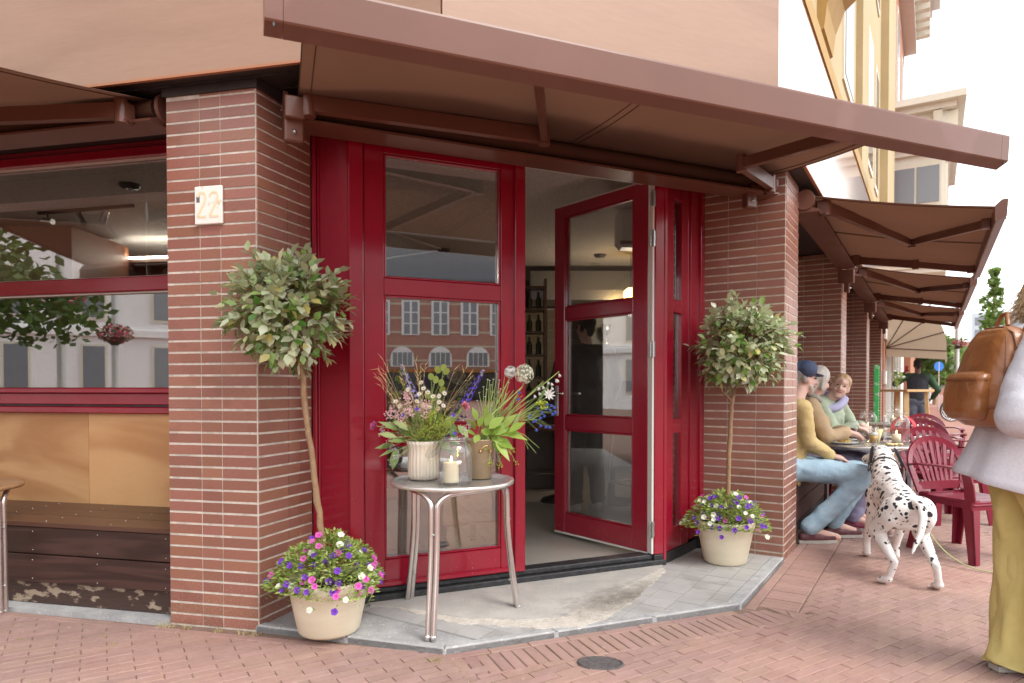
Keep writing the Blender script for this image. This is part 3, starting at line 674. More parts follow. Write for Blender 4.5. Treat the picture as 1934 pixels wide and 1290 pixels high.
# right: narrow glazed light between post and pillar
a, Ln, rz = plane_frame(FE.p(1.977, -.004), FD.o + uC * .585)
sp = lambda name, m, *bx_, c=.004: seg_part(bay, name, m, a, rz, bx_, c=c)
sp('side_stile', M_red, .0, .135, .0, .05, .10, 2.70); sp('side_stile', M_red, .27, .40, .0, .05, .10, 2.70)
for z0, z1 in ((2.48, 2.70), (1.71, 1.80), (.887, .99), (.10, .25)): sp('side_rail', M_red, .1355, .2695, .003, .047, z0, z1)
for z0, z1 in ((.25, .887), (.99, 1.71), (1.80, 2.48)):
    sp('side_pane', M_glass, .1355, .2695, .026, .031, z0 + .001, z1 - .001, c=.0005); sp('pane_bead', M_white, .1358, .148, .032, .046, z0, z1, c=.002)
sp('corner_post', M_red, .40, Ln - .06, -.012, .06, .12, 2.70); sp('corner_post', M_red, Ln - .0595, Ln + .02, -.03, .06, .12, 2.70)
sp('side_plinth', M_black, .0, Ln - .06, -.008, .06, .025, .0995); sp('side_plinth', M_black, Ln - .0595, Ln, -.035, .06, .025, .119)
MB_c = MB()
def leaf(label, name, t0, off, rot, width, hinge_right=False):
    """a three-pane door leaf; local x along the leaf from its left edge, y inward"""
    d = thing(name, label, 'door', FE.P(t0, off, 0), FE.rz + rot)
    T = .056; zb, zt = .108, 2.56; sw = .108; rw = width - .128
    rail(d, 'stile', M_red, 0, sw, 0, T, zb, zt, c=.003); rail(d, 'stile', M_red, rw, width, 0, T, zb, zt, c=.003)
    for z0, z1 in ((zb, .25), (.887, .99), (1.71, 1.80), (2.48, zt)): rail(d, 'rail', M_red, sw + .0005, rw - .0005, .002, T - .002, z0, z1, c=.003)
    for z0, z1 in ((.25, .887), (.99, 1.71), (1.80, 2.48)):
        p = MB().box(sw + .002, rw - .002, .03, .036, z0 + .002, z1 - .002).build('pane', M_glass, d)
        b_ = MB()
        for bx_ in ((sw + .001, sw + .014, z0 + .001, z1 - .001), (rw - .014, rw - .001, z0 + .001, z1 - .001), (sw + .014, rw - .014, z0 + .001, z0 + .014), (sw + .014, rw - .014, z1 - .014, z1 - .001)):
            b_.bbox(bx_[0], bx_[1], .004, .029, bx_[2], bx_[3], c=.004)
        b_.build('glazing_bead', M_red, p)
        w = MB()
        for bx_ in ((sw + .002, sw + .010), (rw - .010, rw - .002)): w.box(bx_[0], bx_[1], .037, .052, z0 + .002, z1 - .002)
        w.box(sw + .01, rw - .01, .037, .052, z0 + .002, z0 + .010); w.build('inner_bead', M_white, p)
    return d, T
dl, T = leaf('closed crimson door leaf with three panes behind the flower table', 'door_leaf', 0.0, -.004, 0, .93)
rail(dl, 'meeting_strip', M_red, .885, .951, -.022, -.0005, .10, 2.562, c=.004)
rail(dl, 'weather_bar', M_red, .01, .92, -.02, -.0005, .105, .135, c=.006)
hx = 1.868
dr, T = leaf('open crimson door leaf swung into the cafe', 'door_leaf', 0, 0, 0, .90)
hp = FE.p(hx, -.045); fd = Vector((-.634, .773)).normalized()      # the leaf runs from the hinge into the room
# local x goes from free edge to hinge
org = hp + fd * .90; ux = -fd; dr.location = (org.x, org.y, 0); dr.rotation_euler = (0, 0, atan2(ux.y, ux.x))
rail(dr, 'edge_strip', M_white, .9005, .916, .004, T - .004, .11, 2.56, c=.002); rail(dr, 'edge_strip', M_white, .9165, .925, .002, T + .02, .11, 2.58, c=.002)
rail(dr, 'drip_strip', M_white, .0, .90, .0, .05, .094, .1075, c=.002); rail(dr, 'top_strip', M_white, .0, .90, .004, .05, 2.5605, 2.568, c=.002)
lp_ = rail(dr, 'lock_plate', M_steel, .012, .046, -.006, -.0005, .985, 1.215, c=.002)
MB().tube([(.029, -.006, 1.155), (.029, -.05, 1.155), (.03, -.056, 1.155), (.15, -.056, 1.155)], .0085, n=10).build('lever', M_alu, lp_)
MB().tube([(.029, -.004, 1.05), (.029, -.012, 1.05)], .010, n=12).build('cylinder', M_alu, lp_)
rail(bay, 'hinge_jamb', M_white, 1.868, 1.8845, -.004, .045, .105, 2.56, c=.002)
for z in (2.43, 2.17, 1.45, .27):
    h = rail(bay, 'hinge', M_steel, 1.845, 1.885, -.014, -.0045, z - .05, z + .05, c=.002)
    k = MB().tube([(1.866, -.02, z - .052), (1.866, -.02, z + .052)], .008, n=10).build('hinge_pin', M_steel, h)
    sc = MB(); [sc.caps((1.853 + dx, -.015, z + dz), (1.853 + dx, -.017, z + dz), .004, .003, n=8) for dx in (0, .027) for dz in (-.03, .03)]; sc.build('screws', M_alu, h)['kind'] = 'stuff'
# ---------------------------------------------------------------- awnings
def lerp(a, b, f): return a + (b - a) * f
def awning(fr, label, t0, t1, oc, zc, ob0, ob1, zb, H, arms, bar0=None, bar1=None, cl0=None, cl1=None, group='brown fabric awnings on the facade', brackets=()):
    """retractable awning: roll, back plate, cloth, front bar and folding arms. local x along the facade, y inward"""
    a = fr.thing('awning', label, 'awning', group=group)
    b0 = t0 if bar0 is None else bar0; b1 = t1 if bar1 is None else bar1
    of = lambda t: lerp(ob0, ob1, (t - b0) / (b1 - b0))
    X, Y, Z = Vector((1, 0, 0)), Vector((0, 1, 0)), Vector((0, 0, 1))
    pl = [(-.16, 0), (.02, 0), (.02, .18), (.012, .18), (.012, .034), (-.11, .034), (-.16, .012)]
    MB().extrude(pl, [((t0, -oc, zc), Y, Z), ((t1, -oc, zc), Y, Z)]).build('back_plate', M_awmetal, a)
    rl = MB().tube([(t0 + .03, -oc - .075, zc + .09), (t1 - .03, -oc - .075, zc + .09)], .047, n=24); rl.build('roll', M_awfab, a)
    for t in (t0, t1):
        s = 1 if t == t1 else -1
        c = MB(); c.extrude([(.05 * cos(k * pi / 10) * 1.35 - .065, .09 + .075 * sin(k * pi / 10)) for k in range(20)], [((t - .0 * s, -oc, zc), Y, Z), ((t + .02 * s, -oc, zc), Y, Z)])
        c.caps((t + .018 * s, -oc - .02, zc + .09), (t + .024 * s, -oc - .02, zc + .09), .011, .007, n=8)
        c.build('end_disc', M_awmetal, a)
    # cloth with a slight sag, one sheet
    nx, ny = 24, 10; vs = []; c0, c1 = t0 + .05, t1 - .05
    f0 = max(c0, b0 + .1) if cl0 is None else cl0; f1 = min(c1, b1 - .1) if cl1 is None else cl1
    for j in range(ny + 1):
        f = j / ny
        for i in range(nx + 1):
            u = i / nx; t = lerp(lerp(c0, c1, u), lerp(f0, f1, u), f); o_ = lerp(oc + .085, of(t) - .05, f)
            vs.append((t, -o_, lerp(zc + .137, zb + H - .02, f) - .018 * sin(pi * f) - .003 * sin(u * 40) * sin(pi * f)))
    fs = [(j * (nx + 1) + i, j * (nx + 1) + i + 1, (j + 1) * (nx + 1) + i + 1, (j + 1) * (nx + 1) + i) for j in range(ny) for i in range(nx)]
    cl = MB().add(vs, fs, True).build('cloth', M_awfab, a)
    sm = MB()
    for u in (0.0, .018, .5, .515, .982, 1.0):
        P = [];
        for j in range(ny + 1):
            f = j / ny; t = lerp(lerp(c0, c1, u), lerp(f0, f1, u), f); o_ = lerp(oc + .085, of(t) - .05, f)
            P.append((t, -o_, lerp(zc + .137, zb + H - .02, f) - .018 * sin(pi * f) - .004))
        sm.tube(P, .0025, n=5)
    sm.build('seams', M_awfab, cl)['kind'] = 'stuff'
    # front bar
    pf = [(-.0, .026), (.004, 0.02), (.055, -.004), (.062, 0.0), (.062, .10), (.03, H - .004), (.02, H), (-.004, H), (-.006, H - .008)]
    cap = .055
    d0 = lambda t: Vector((t, -of(t), zb))
    MB().extrude(pf, [(d0(b0 + cap), Y, Z), (d0(b1 - cap), Y, Z)]).build('front_bar', M_awmetal, a)
    for q0, q1 in ((b0, b0 + cap - .0015), (b1 - cap + .0015, b1)):
        e = MB().extrude(pf, [(d0(q0), Y, Z), (d0(q1), Y, Z)]).build('end_cap', M_awmetal, a)
        MB().box(-.003, .003, -.002, .002, -.006, .006).build('slot', M_black, e).location = d0((q0 + q1) / 2) + Vector((0, .004, .012))
    for k, (sh, el, hd) in enumerate(arms):
        sh, el, hd = Vector(sh), Vector(el), Vector(hd)
        u = MB().bar(sh, el, .042, .075).build('upper_arm', M_awmetal, a)
        MB().bar(el, hd, .036, .058).build('forearm', M_awmetal, a)
        e = MB(); e.tube([el + Vector((0, 0, -.046)), el + Vector((0, 0, .046))], .03, n=14); e.build('elbow', M_awmetal, a)
        s = MB(); s.bbox(sh.x - .03, sh.x + .03, sh.y - .02, sh.y + .07, sh.z - .055, sh.z + .055, c=.01); s.tube([sh + Vector((0, 0, -.06)), sh + Vector((0, 0, .06))], .03, n=14)
        s.build('shoulder', M_awmetal, a)
        h = MB(); h.bbox(hd.x - .035, hd.x + .035, hd.y - .03, hd.y + .03, hd.z - .035, hd.z + .035, c=.006); h.build('arm_clip', M_awmetal, a)
    for t, o_, z0, z1 in brackets:
        b = MB(); b.bbox(t - .045, t + .045, -o_ - .10, -oc + .02, z0 + .1, z1, c=.006); b.bbox(t - .045, t + .045, -o_ - .055, -o_ + .0, z0, z0 + .11, c=.008)
        br = b.build('wall_bracket', M_awmetal, a)
        MB().caps((t, -o_ - .058, z0 + .045), (t, -o_ - .064, z0 + .045), .012, .008, n=8).build('bolt', M_steel, br)
    return a
awning(FE, 'long brown awning with a deep front bar over the corner entrance', -.40, 2.74, .06, 2.50, 1.45, 1.57, 2.295, .146,
       [((-.31, -.27, 2.565), (.86, -.45, 2.525), (.36, -1.40, 2.375)), ((2.64, -.24, 2.555), (1.97, -.70, 2.455), (1.93, -1.47, 2.36))],
       bar0=-.58, bar1=2.86, cl0=-.46, cl1=2.25, brackets=[(-.375, .16, 2.395, 2.60), (2.565, .10, 2.41, 2.55)])
awning(FA, 'brown awning over the shop window on the left', -3.6, -.585, -.14, 2.545, 1.35, 1.35, 2.25, .146,
       [((-.72, -.06, 2.585), (-1.95, -.35, 2.53), (-1.2, -1.3, 2.33)), ((-3.4, -.06, 2.585), (-2.4, -.35, 2.53), (-3.0, -1.3, 2.33))])
for k, lab in enumerate(('first terrace awning above the seated guests, nearest the entrance', 'second terrace awning further along the street', 'third terrace awning at the far end of the row')):
    s = 3.35 * k
    awning(FD, 'brown ' + lab, .50 + s, 3.28 + s, -.02, 2.50, 1.25, 1.25, 2.285, .135,
           [((.66 + s, -.17, 2.555), (1.95 + s, -.69, 2.47), (.90 + s, -1.16, 2.35)), ((3.12 + s, -.17, 2.555), (3.0 + s, -.70, 2.44), (3.02 + s, -1.16, 2.35))], brackets=[(3.34 + s, .02, 2.25, 2.50)])
# ---------------------------------------------------------------- the room behind the glass
M_ceil = mat('speckled_ceiling', (0.66, 0.62, 0.57), rough=0.95, col2=(0.47, 0.44, 0.40), vscale=38, bump=1.0, bscale=70, detail=3)
M_floor = mat('polished_screed', (0.42, 0.39, 0.34), rough=0.35, col2=(0.34, 0.31, 0.27), vscale=2.5, bump=0.03)
M_inwall = mat('brown_inner_wall', (0.06, 0.047, 0.04), rough=0.8, var=0.2)
M_walnut = wood('walnut_cladding', (0.13, 0.05, 0.025), (0.17, 0.07, 0.035), rough=.5, scale=1.0, distort=1, bump=.02)
M_offw = mat('off_white_wall', (0.55, 0.54, 0.50), rough=0.7, var=0.08)
M_dwood = mat('dark_cafe_wood', (0.06, 0.03, 0.018), rough=0.4, var=0.3)
M_blackm = mat('black_metal', (0.02, 0.02, 0.022), rough=0.4)
room = [tuple(FA.p(-6, -.64)), tuple(FA.p(-.33, -.64)), Tn(-.1, -.09), Tn(2.0, -.09), tuple(FD.p(.32, -.74)), tuple(FD.p(5.4, -.74)), (3.94, 9.6), (-6.9, 9.6)]
o = MB().prism(room, -.05, .066).build('cafe_floor', M_floor); o['kind'] = 'structure'
o = MB().prism(room, 2.742, 2.79).build('cafe_ceiling', M_ceil); o['kind'] = 'structure'
cw = MB()
for a, b_ in ((room[6], room[7]), (room[7], room[0]), (room[5], room[6]), (tuple(FA.p(-.45, -.645)), Tn(-.1, -.1)), (Tn(1.98, -.1), tuple(FD.p(.32, -.745)))):
    cw.bar((a[0], a[1], 1.4), (b_[0], b_[1], 1.4), .02, 2.72)
struct('cafe_wall', cw, M_inwall)
st2 = MB(); st2.bar((*FA.p(-6, -.72), 2.70), (*FA.p(-.5, -.72), 2.70), .10, .08); st2.build('ceiling_edge', M_offw)['kind'] = 'structure'
def simple(name, label, cat, loc=(0, 0, 0), rz=0, group=None): return thing(name, label, cat, loc, rz, group)
# hanging walnut bulkhead with the lit glass shelf beside it
t = simple('bulkhead', 'dark brown wooden bulkhead under the ceiling seen through the upper shop window', 'cabinet', (-4.4, 6.0, 0)); MB().bbox(-2.2, .42, 0, .9, 2.16, 2.66, c=.006).build('carcass', M_walnut, t); MB().box(-2.2, .42, -.02, -.001, 2.10, 2.158).build('trim', M_walnut, t)
t = simple('glass_shelf', 'wall shelf with a lit strip and hanging glasses seen through the upper shop window', 'shelf', (-3.95, 6.9, 0), radians(-8))
MB().box(-.3, 1.9, 0, .3, 2.50, 2.53).build('board', M_dwood, t); MB().box(-.3, 1.9, -.012, -.001, 2.535, 2.555).build('light_strip', emit('strip_light', (1, .93, .82), 9), t)
for k in range(9): MB().lathe([(.028, 0), (.034, -.05), (.025, -.10), (.004, -.11), (.004, -.17), (.03, -.172)], n=12, o=(-.1 + k * .2, .12, 2.49)).build('glass', M_jar, t)
al = bpy.data.lights.new('strip_lamp', 'AREA'); al.shape = 'RECTANGLE'; al.size = 2.1; al.size_y = .04; al.energy = 4; al.color = (1, .92, .82); ao = bpy.data.objects.new('strip_lamp', al); COL.objects.link(ao); ao.location = (-3.15, 6.72, 2.56); ao.rotation_euler = (radians(115), 0, radians(-8))
MB().box(-.35, 1.95, .31, .36, 1.2, 2.55).build('back_panel', M_dwood, t)
tr_ = simple('track_light', 'black ceiling track with three steel spot lamps seen through the upper shop window', 'spotlight', (-3.7, 5.7, 2.70), radians(-14))
MB().box(-.45, .55, -.012, .012, .01, .035).build('track', M_blackm, tr_)
for x, a in ((-.35, 80), (.0, 35), (.25, -25)):
    d = Vector((sin(radians(a)), 0, -cos(radians(a)))); MB().tube([(x, 0, .01), (x, 0, -.04)], .006, n=8).build('stem', M_blackm, tr_)
    MB().tube([Vector((x, 0, -.05)) - d * .055, Vector((x, 0, -.05)) + d * .055], .026, n=14).build('spot_head', M_steel, tr_)
for k, (x, y, r, lab) in enumerate(((-2.9, 5.05, .075, 'dark ceiling spot seen through the upper shop window'), (-.76, 7.4, .07, 'ceiling spot seen through the top pane of the closed door'), (1.02, 7.7, .07, 'ceiling spot seen through the top pane of the open door'))):
    t = simple('ceiling_spot', lab, 'ceiling lamp', (x, y, 2.742), 0, 'recessed ceiling spots'); MB().lathe([(r, 0), (r, -.012), (r * .8, -.03), (r * .3, -.032)], n=18).build('ring', M_blackm, t); MB().ball((0, 0, -.034), r * .25, sc=(1, 1, .4)).build('lamp', M_steel, t)
# ceiling cable runs
cb = MB(); cb.tube([(-.76, 7.4, 2.735), (-1.35, 6.3, 2.735), (-1.9, 5.6, 2.735)], .014, n=6); cb.tube([(-.76, 7.4, 2.735), (-1.5, 7.9, 2.735)], .014, n=6)
t = tag(cb.build('ceiling_conduit', M_offw), 'pale conduit running across the speckled ceiling to the spot', 'pipe')
# kitchen side
t = simple('cooker_hood', 'steel extractor hood seen through the doorway', 'hood', (.95, 8.5, 0)); MB().extrude([(-.35, 2.28), (.35, 2.28), (.35, 2.40), (.2, 2.66), (-.2, 2.66), (-.35, 2.40)], [((-.72, 0, 0), (0, 1, 0), (0, 0, 1)), ((.72, 0, 0), (0, 1, 0), (0, 0, 1))]).build('canopy', M_steel, t)
t = simple('tiled_backsplash', 'cream tiled wall beneath the extractor hood', 'tiling', (.55, 9.2, 0)); M_ct = mat('cream_wall_tile', (.20, .16, .10), rough=.3, obj_var=.06)
MB().box(-.5, .5, .012, .03, 1.0, 2.3).build('backing', M_mortar, t)
for i in range(7):
    for j in range(9):
        MB().box(-.48 + i * .14, -.345 + i * .14, 0, .0115, 1.02 + j * .14, 1.155 + j * .14).build('tile', M_ct, t)
t = simple('bottle_rack', 'dark wooden rack of bottles between the door leaves', 'rack', (.27, 7.9, 0))
for x in (-.13, .13): MB().box(x - .015, x + .015, 0, .25, .07, 2.5).build('side_panel', M_dwood, t)
for k in range(8): MB().box(-.1145, .1145, .0, .25, .5 + k * .27, .52 + k * .27).build('shelf', M_dwood, t)
for k in range(7):
    for x in (-.06, .05): MB().lathe([(.034, 0), (.034, .12), (.012, .16), (.012, .21)], n=10, o=(x, .1, .52 + k * .27)).build('bottle', mat('bottle_glass', (.03, .045, .02), rough=.35), t)
t = simple('bar_counter', 'dark bar counter inside the cafe', 'counter', (-.2, 7.4, 0)); MB().bbox(-1.6, 1.0, 0, .5, .07, 1.12).build('front_panel', M_dwood, t); MB().bbox(-1.65, 1.05, -.05, .55, 1.121, 1.16).build('top_slab', M_walnut, t)
t = simple('white_cabinet', 'off white wall unit with shelves and a trophy behind the open door', 'cabinet', (1.35, 8.2, 0)); M_dimw = mat('grey_cabinet', (.24, .24, .22), rough=.7); MB().box(-.35, .6, .25, .3, .8, 2.2).build('back_panel', M_dimw, t)
for z in (1.28, 1.72): MB().box(-.3, .55, 0, .249, z, z + .022).build('shelf', M_dimw, t)
t = simple('trophy', 'small silver trophy cup on the white shelf', 'trophy', (1.18, 8.3, 1.743)); MB().lathe([(.05, 0), (.05, .02), (.012, .05), (.012, .1), (.05, .15), (.06, .25), (.056, .25), (.045, .15)], n=18).build('cup', M_steel, t)
t = simple('pendant_lamp', 'lit amber pendant lamp behind the open door', 'lamp', (1.36, 7.6, 2.26)); MB().ball((0, 0, 0), .085, n=16, m=10).build('lamp_shade', emit('amber_glow', (1, .55, .12), 9), t); MB().tube([(0, 0, .085), (0, 0, .48)], .004, n=6).build('cord', M_blackm, t)
pl_ = bpy.data.lights.new('pendant_bulb', 'POINT'); pl_.energy = 6; pl_.color = (1, .90, .78); pl_.shadow_soft_size = .1; po = bpy.data.objects.new('pendant_bulb', pl_); COL.objects.link(po); po.location = (1.36, 7.6, 2.12)
t = simple('wall_heater', 'white rounded wall unit high behind the open door', 'air conditioner', (.92, 5.75, 2.4)); MB().bbox(-.02, .3, -.1, .12, .0, .33, c=.04).build('casing', mat('white_casing', (.82, .82, .80), rough=.4), t); MB().box(0, .28, -.104, -.1005, .02, .05).build('vent', M_blackm, t)
t = simple('cafe_table', 'dark pedestal table inside with a lit candle', 'table', (.98, 6.5, .066)); MB().lathe([(.0, .90), (.30, .90), (.30, .93), (0, .93)], n=28).build('tabletop', M_walnut, t); MB().lathe([(.22, 0), (.20, .03), (.035, .06), (.035, .9)], n=18).build('pedestal', M_blackm, t)
t = simple('candle', 'lit candle on the table inside the cafe', 'candle', (.92, 6.42, .996)); MB().lathe([(.0, 0), (.03, 0), (.03, .085), (0, .08)], n=14).build('wax', mat('candle_wax', (.80, .70, .45), rough=.6, subsurf=.3), t); MB().lathe([(0, .09), (.006, .10), (.003, .12), (0, .13)], n=8).build('flame', emit('candle_flame', (1, .62, .18), 20), t)
def bar_stool(label, x, y, rz, m):
    s = simple('bar_stool', label, 'stool', (x, y, .066), rz, 'bar stools inside the cafe')
    MB().bbox(-.18, .18, -.17, .17, .70, .74, c=.012).build('seat', M_dwood, s); MB().bbox(-.18, .18, .15, .18, .80, 1.02, c=.012).build('backrest', M_dwood, s)
    for sx in (-1, 1):
        for sy in (-1, 1): MB().tube([(sx * .15, sy * .14, .70), (sx * .2, sy * .19, 0)], .010, n=8).build('leg', m, s)
    MB().tube([(-.18, -.17, .25), (.18, -.17, .25), (.18, .17, .25), (-.18, .17, .25), (-.18, -.17, .25)], .008, n=6).build('footrest', m, s)
bar_stool('chrome legged bar stool behind the lower pane of the open door', 1.15, 6.15, .5, M_alu); bar_stool('dark wooden bar stool in the doorway gap', .30, 6.9, .1, M_dwood); bar_stool('dark bar stool beside the counter, further left', -.35, 6.8, -.2, M_dwood)
t = simple('pedestal_table', 'small inside table with a black cast base beside the doorway', 'table', (.50, 6.6, .066)); MB().lathe([(.0, .72), (.33, .72), (.33, .75), (0, .75)], n=28).build('tabletop', M_walnut, t); MB().lathe([(.22, 0), (.20, .03), (.06, .07), (.035, .12), (.035, .72)], n=18).build('pedestal', M_blackm, t)
M_card = mat('cardboard', (.42, .28, .15), rough=.85, var=.1)
for lab, x, y, z, w, h, rz in (('large cardboard box standing behind the closed door leaf', -.30, 4.15, .066, .34, .30, .45), ('upper cardboard box lying on the large one behind the door', -.32, 4.17, .368, .31, .25, .38)):
    t = simple('cardboard_box', lab, 'box', (x, y, z), rz, 'cardboard boxes behind the door'); MB().box(-w / 2, w / 2, -w / 2.4, w / 2.4, 0, h).build('carton', M_card, t); MB().box(-.02, .02, -w / 2.4 - .001, w / 2.4 + .001, h - .1, h + .001).build('tape', mat('brown_tape', (.30, .18, .08), rough=.3), t)
# ---------------------------------------------------------------- across the square: what the panes mirror
M_wwall = mat('white_stucco', (.84, .83, .82), rough=.8, var=.06, vscale=.5)
M_wglass = mat('grey_window', (.20, .215, .235), rough=.15)
def far_facade(label, c, n2, width, height, m, depth=6):
    n_ = Vector(n2).normalized(); u = Vector((-n_.y, n_.x)); t = thing('town_house', label, 'building', (*c, 0), atan2(u.y, u.x), 'houses across the square'); MB().box(-width / 2, width / 2, 0, depth, 0, height).build('wall', m, t); return t
t = far_facade('white stuccoed house across the square', (-22.8, -8.6), (.85, .527), 46, 9.5, M_wwall)
for i in range(-9, 10):
    for z, h in ((.9, 1.9), (3.7, 1.8), (6.6, 1.7)):
        f = MB().box(i * 2.3 - .42, i * 2.3 + .42, -.05, -.001, z, z + h).build('window', M_cream2, t); MB().box(i * 2.3 - .34, i * 2.3 + .34, -.06, -.051, z + .08, z + h - .08).build('pane', M_wglass, f)
MB().box(-23, 23, -.15, -.002, 3.1, 3.35).build('cornice', M_wwall, t)
M_brk = mat('red_town_brick', (.46, .235, .185), rough=.85, var=.2, vscale=3); M_sand2 = mat('sandstone', (.60, .53, .41), rough=.8, var=.1)
t = far_facade('red brick house with arched windows across the square', (39, -41.5), (-.658, .753), 30, 11.3, M_brk)
for k in range(8): MB().box(-15, 15, -.04, -.001, 1.0 + k * 1.35, 1.18 + k * 1.35).build('stone_band', M_sand2, t)
for i in range(-5, 6):
    x = i * 2.8; f = MB().box(x - .85, x + .85, -.12, -.041, 6.2, 9.5).build('window', mat('white_joinery', (.8, .8, .8), rough=.5), t)
    for j in range(2):
        for k2 in range(3): MB().box(x - .66 + j * .74, x - .12 + j * .74, -.14, -.121, 6.3 + k2 * 1.06, 7.25 + k2 * 1.06).build('pane', M_wglass, f)
for i in range(-4, 5):
    x = i * 3.6; P_ = [(x - 1.1, 3.2), (x + 1.1, 3.2)] + [(x + 1.1 * cos(a), 4.1 + 1.0 * sin(a)) for a in [k * pi / 10 for k in range(11)]]
    f = MB().extrude(P_, [((0, -.041, 0), (1, 0, 0), (0, 0, 1)), ((0, -.12, 0), (1, 0, 0), (0, 0, 1))]).build('window', MATS['white_joinery'], t)
    for j in range(4): MB().box(x - .92 + j * .47, x - .52 + j * .47, -.14, -.121, 3.3, 4.55).build('pane', M_wglass, f)
MB().extrude([(-.5, 11.3), (6.2, 11.3), (6.2, 11.6), (3, 16.5), (2.4, 16.5), (-.5, 11.6)], [((-15.3, 0, 0), (0, 1, 0), (0, 0, 1)), ((15.3, 0, 0), (0, 1, 0), (0, 0, 1))]).build('roof', mat('slate_roof', (.13, .14, .16), rough=.6), t)
MB().box(-15, 15, -1.6, -.15, .1, 2.6).build('shop_front', M_dark, t); MB().box(-15, 15, -1.9, -.15, 2.62, 2.9).build('flower_strip', mat('orange_flowers', (.7, .18, .05), rough=.9, col2=(.1, .16, .05), vscale=1.5), t)
t = far_facade('beige stone house left of the brick one across the square', (39 + .753 * 22, -41.5 + .658 * 22), (-.658, .753), 13, 18, M_sand2)
for i in range(-2, 3):
    for z in (2.6, 6.4, 10.2): f = MB().box(i * 2.4 - .7, i * 2.4 + .7, -.05, -.001, z, z + 2.6).build('window', M_cream2, t); MB().box(i * 2.4 - .55, i * 2.4 + .55, -.06, -.051, z + .1, z + 2.5).build('pane', M_wglass, f)
t = far_facade('pale house right of the brick one across the square', (39 - .753 * 24, -41.5 - .658 * 24), (-.658, .753), 17, 15, M_wwall)
for i in range(-3, 4):
    for z in (1.6, 5.4, 9.2): f = MB().box(i * 2.3 - .6, i * 2.3 + .6, -.05, -.001, z, z + 2.4).build('window', M_cream2, t); MB().box(i * 2.3 - .48, i * 2.3 + .48, -.06, -.051, z + .1, z + 2.3).build('pane', M_wglass, f)
M_leaf = mat('street_tree_leaf', (.075, .13, .022), rough=.5, obj_var=.35, trans=.35)
def leafcloud(mb, c, rad, n, size, rg, hollow=.35):
    for _ in range(n):
        while True:
            d = Vector((rg.uniform(-1, 1), rg.uniform(-1, 1), rg.uniform(-1, 1)))
            if hollow < d.length < 1: break
        p = Vector(c) + Vector((d.x * rad[0], d.y * rad[1], d.z * rad[2])); a = Vector((rg.gauss(0, 1), rg.gauss(0, 1), rg.gauss(0, .6))).normalized(); b_ = a.orthogonal().normalized(); b_ = (Matrix.Rotation(rg.uniform(0, 6.28), 3, a) @ b_); s = size * rg.uniform(.6, 1.3)
        mb.add([p - a * s, p + b_ * s * .55, p + a * s, p - b_ * s * .55], [(0, 1, 2, 3)])
rg = random.Random(5)
t = thing('street_tree', 'broad green maple tree on the square opposite the shop window', 'tree', (-13.6, .8, 0)); MB().tube([(0, 0, 0), (.05, 0, 2), (.1, .1, 4.5)], [.22, .17, .08], n=10).build('trunk', M_bark, t)
cr = MB()
for c, r, n_ in (((.2, .2, 4.2), (2.4, 2.4, 1.6), 1500), ((1.2, .8, 2.7), (1.4, 1.4, .7), 500), ((2.4, -1.0, 2.6), (1.2, 1.3, .7), 520), ((1.9, -.6, 3.1), (1.1, 1.2, .8), 380), ((-.8, -1, 3.6), (1.6, 1.6, 1.2), 400)): leafcloud(cr, c, r, n_, .11, rg)
cr.build('crown', M_leaf, t)
M_post = mat('pale_post', (.52, .53, .50), rough=.5, metal=.3)
M_fl = mat('basket_flowers', (.55, .05, .12), rough=.8, col2=(.09, .15, .03), vscale=9, contrast=(.45, .55))
def lamp_post(label, x, y, h, r, basket):
    p = thing('lamp_post', label, 'lamp post', (x, y, 0), 0, 'posts with hanging flower baskets'); MB().tube([(0, 0, 0), (0, 0, h)], [r, r * .8], n=14).build('pole', M_post, p)
    MB().lathe([(r * 1.7, 0), (r * 1.7, .3), (r, .4)], n=14).build('base', M_post, p)
    if basket:
        b_ = MB().lathe([(.05, -.25), (.3, -.02), (.34, .0), (.0, .02)], n=18, o=(0, 0, basket)).build('basket', M_dwood, p); f = MB(); leafcloud(f, (0, 0, basket + .12), (.48, .48, .28), 420, .06, rg, .2); f.build('blossom', M_fl, b_)
    return p
for x, y, h, k, lab in ((-13.5, -2.0, 6, 3.0, 'grey post with red flower basket on the square'), (-16.5, -5.2, 7, 2.6, 'second grey post with flower basket on the square'), (-12.2, -4.6, 7, 0, 'plain grey post on the square')): lamp_post(lab, x, y, h, .09, k)
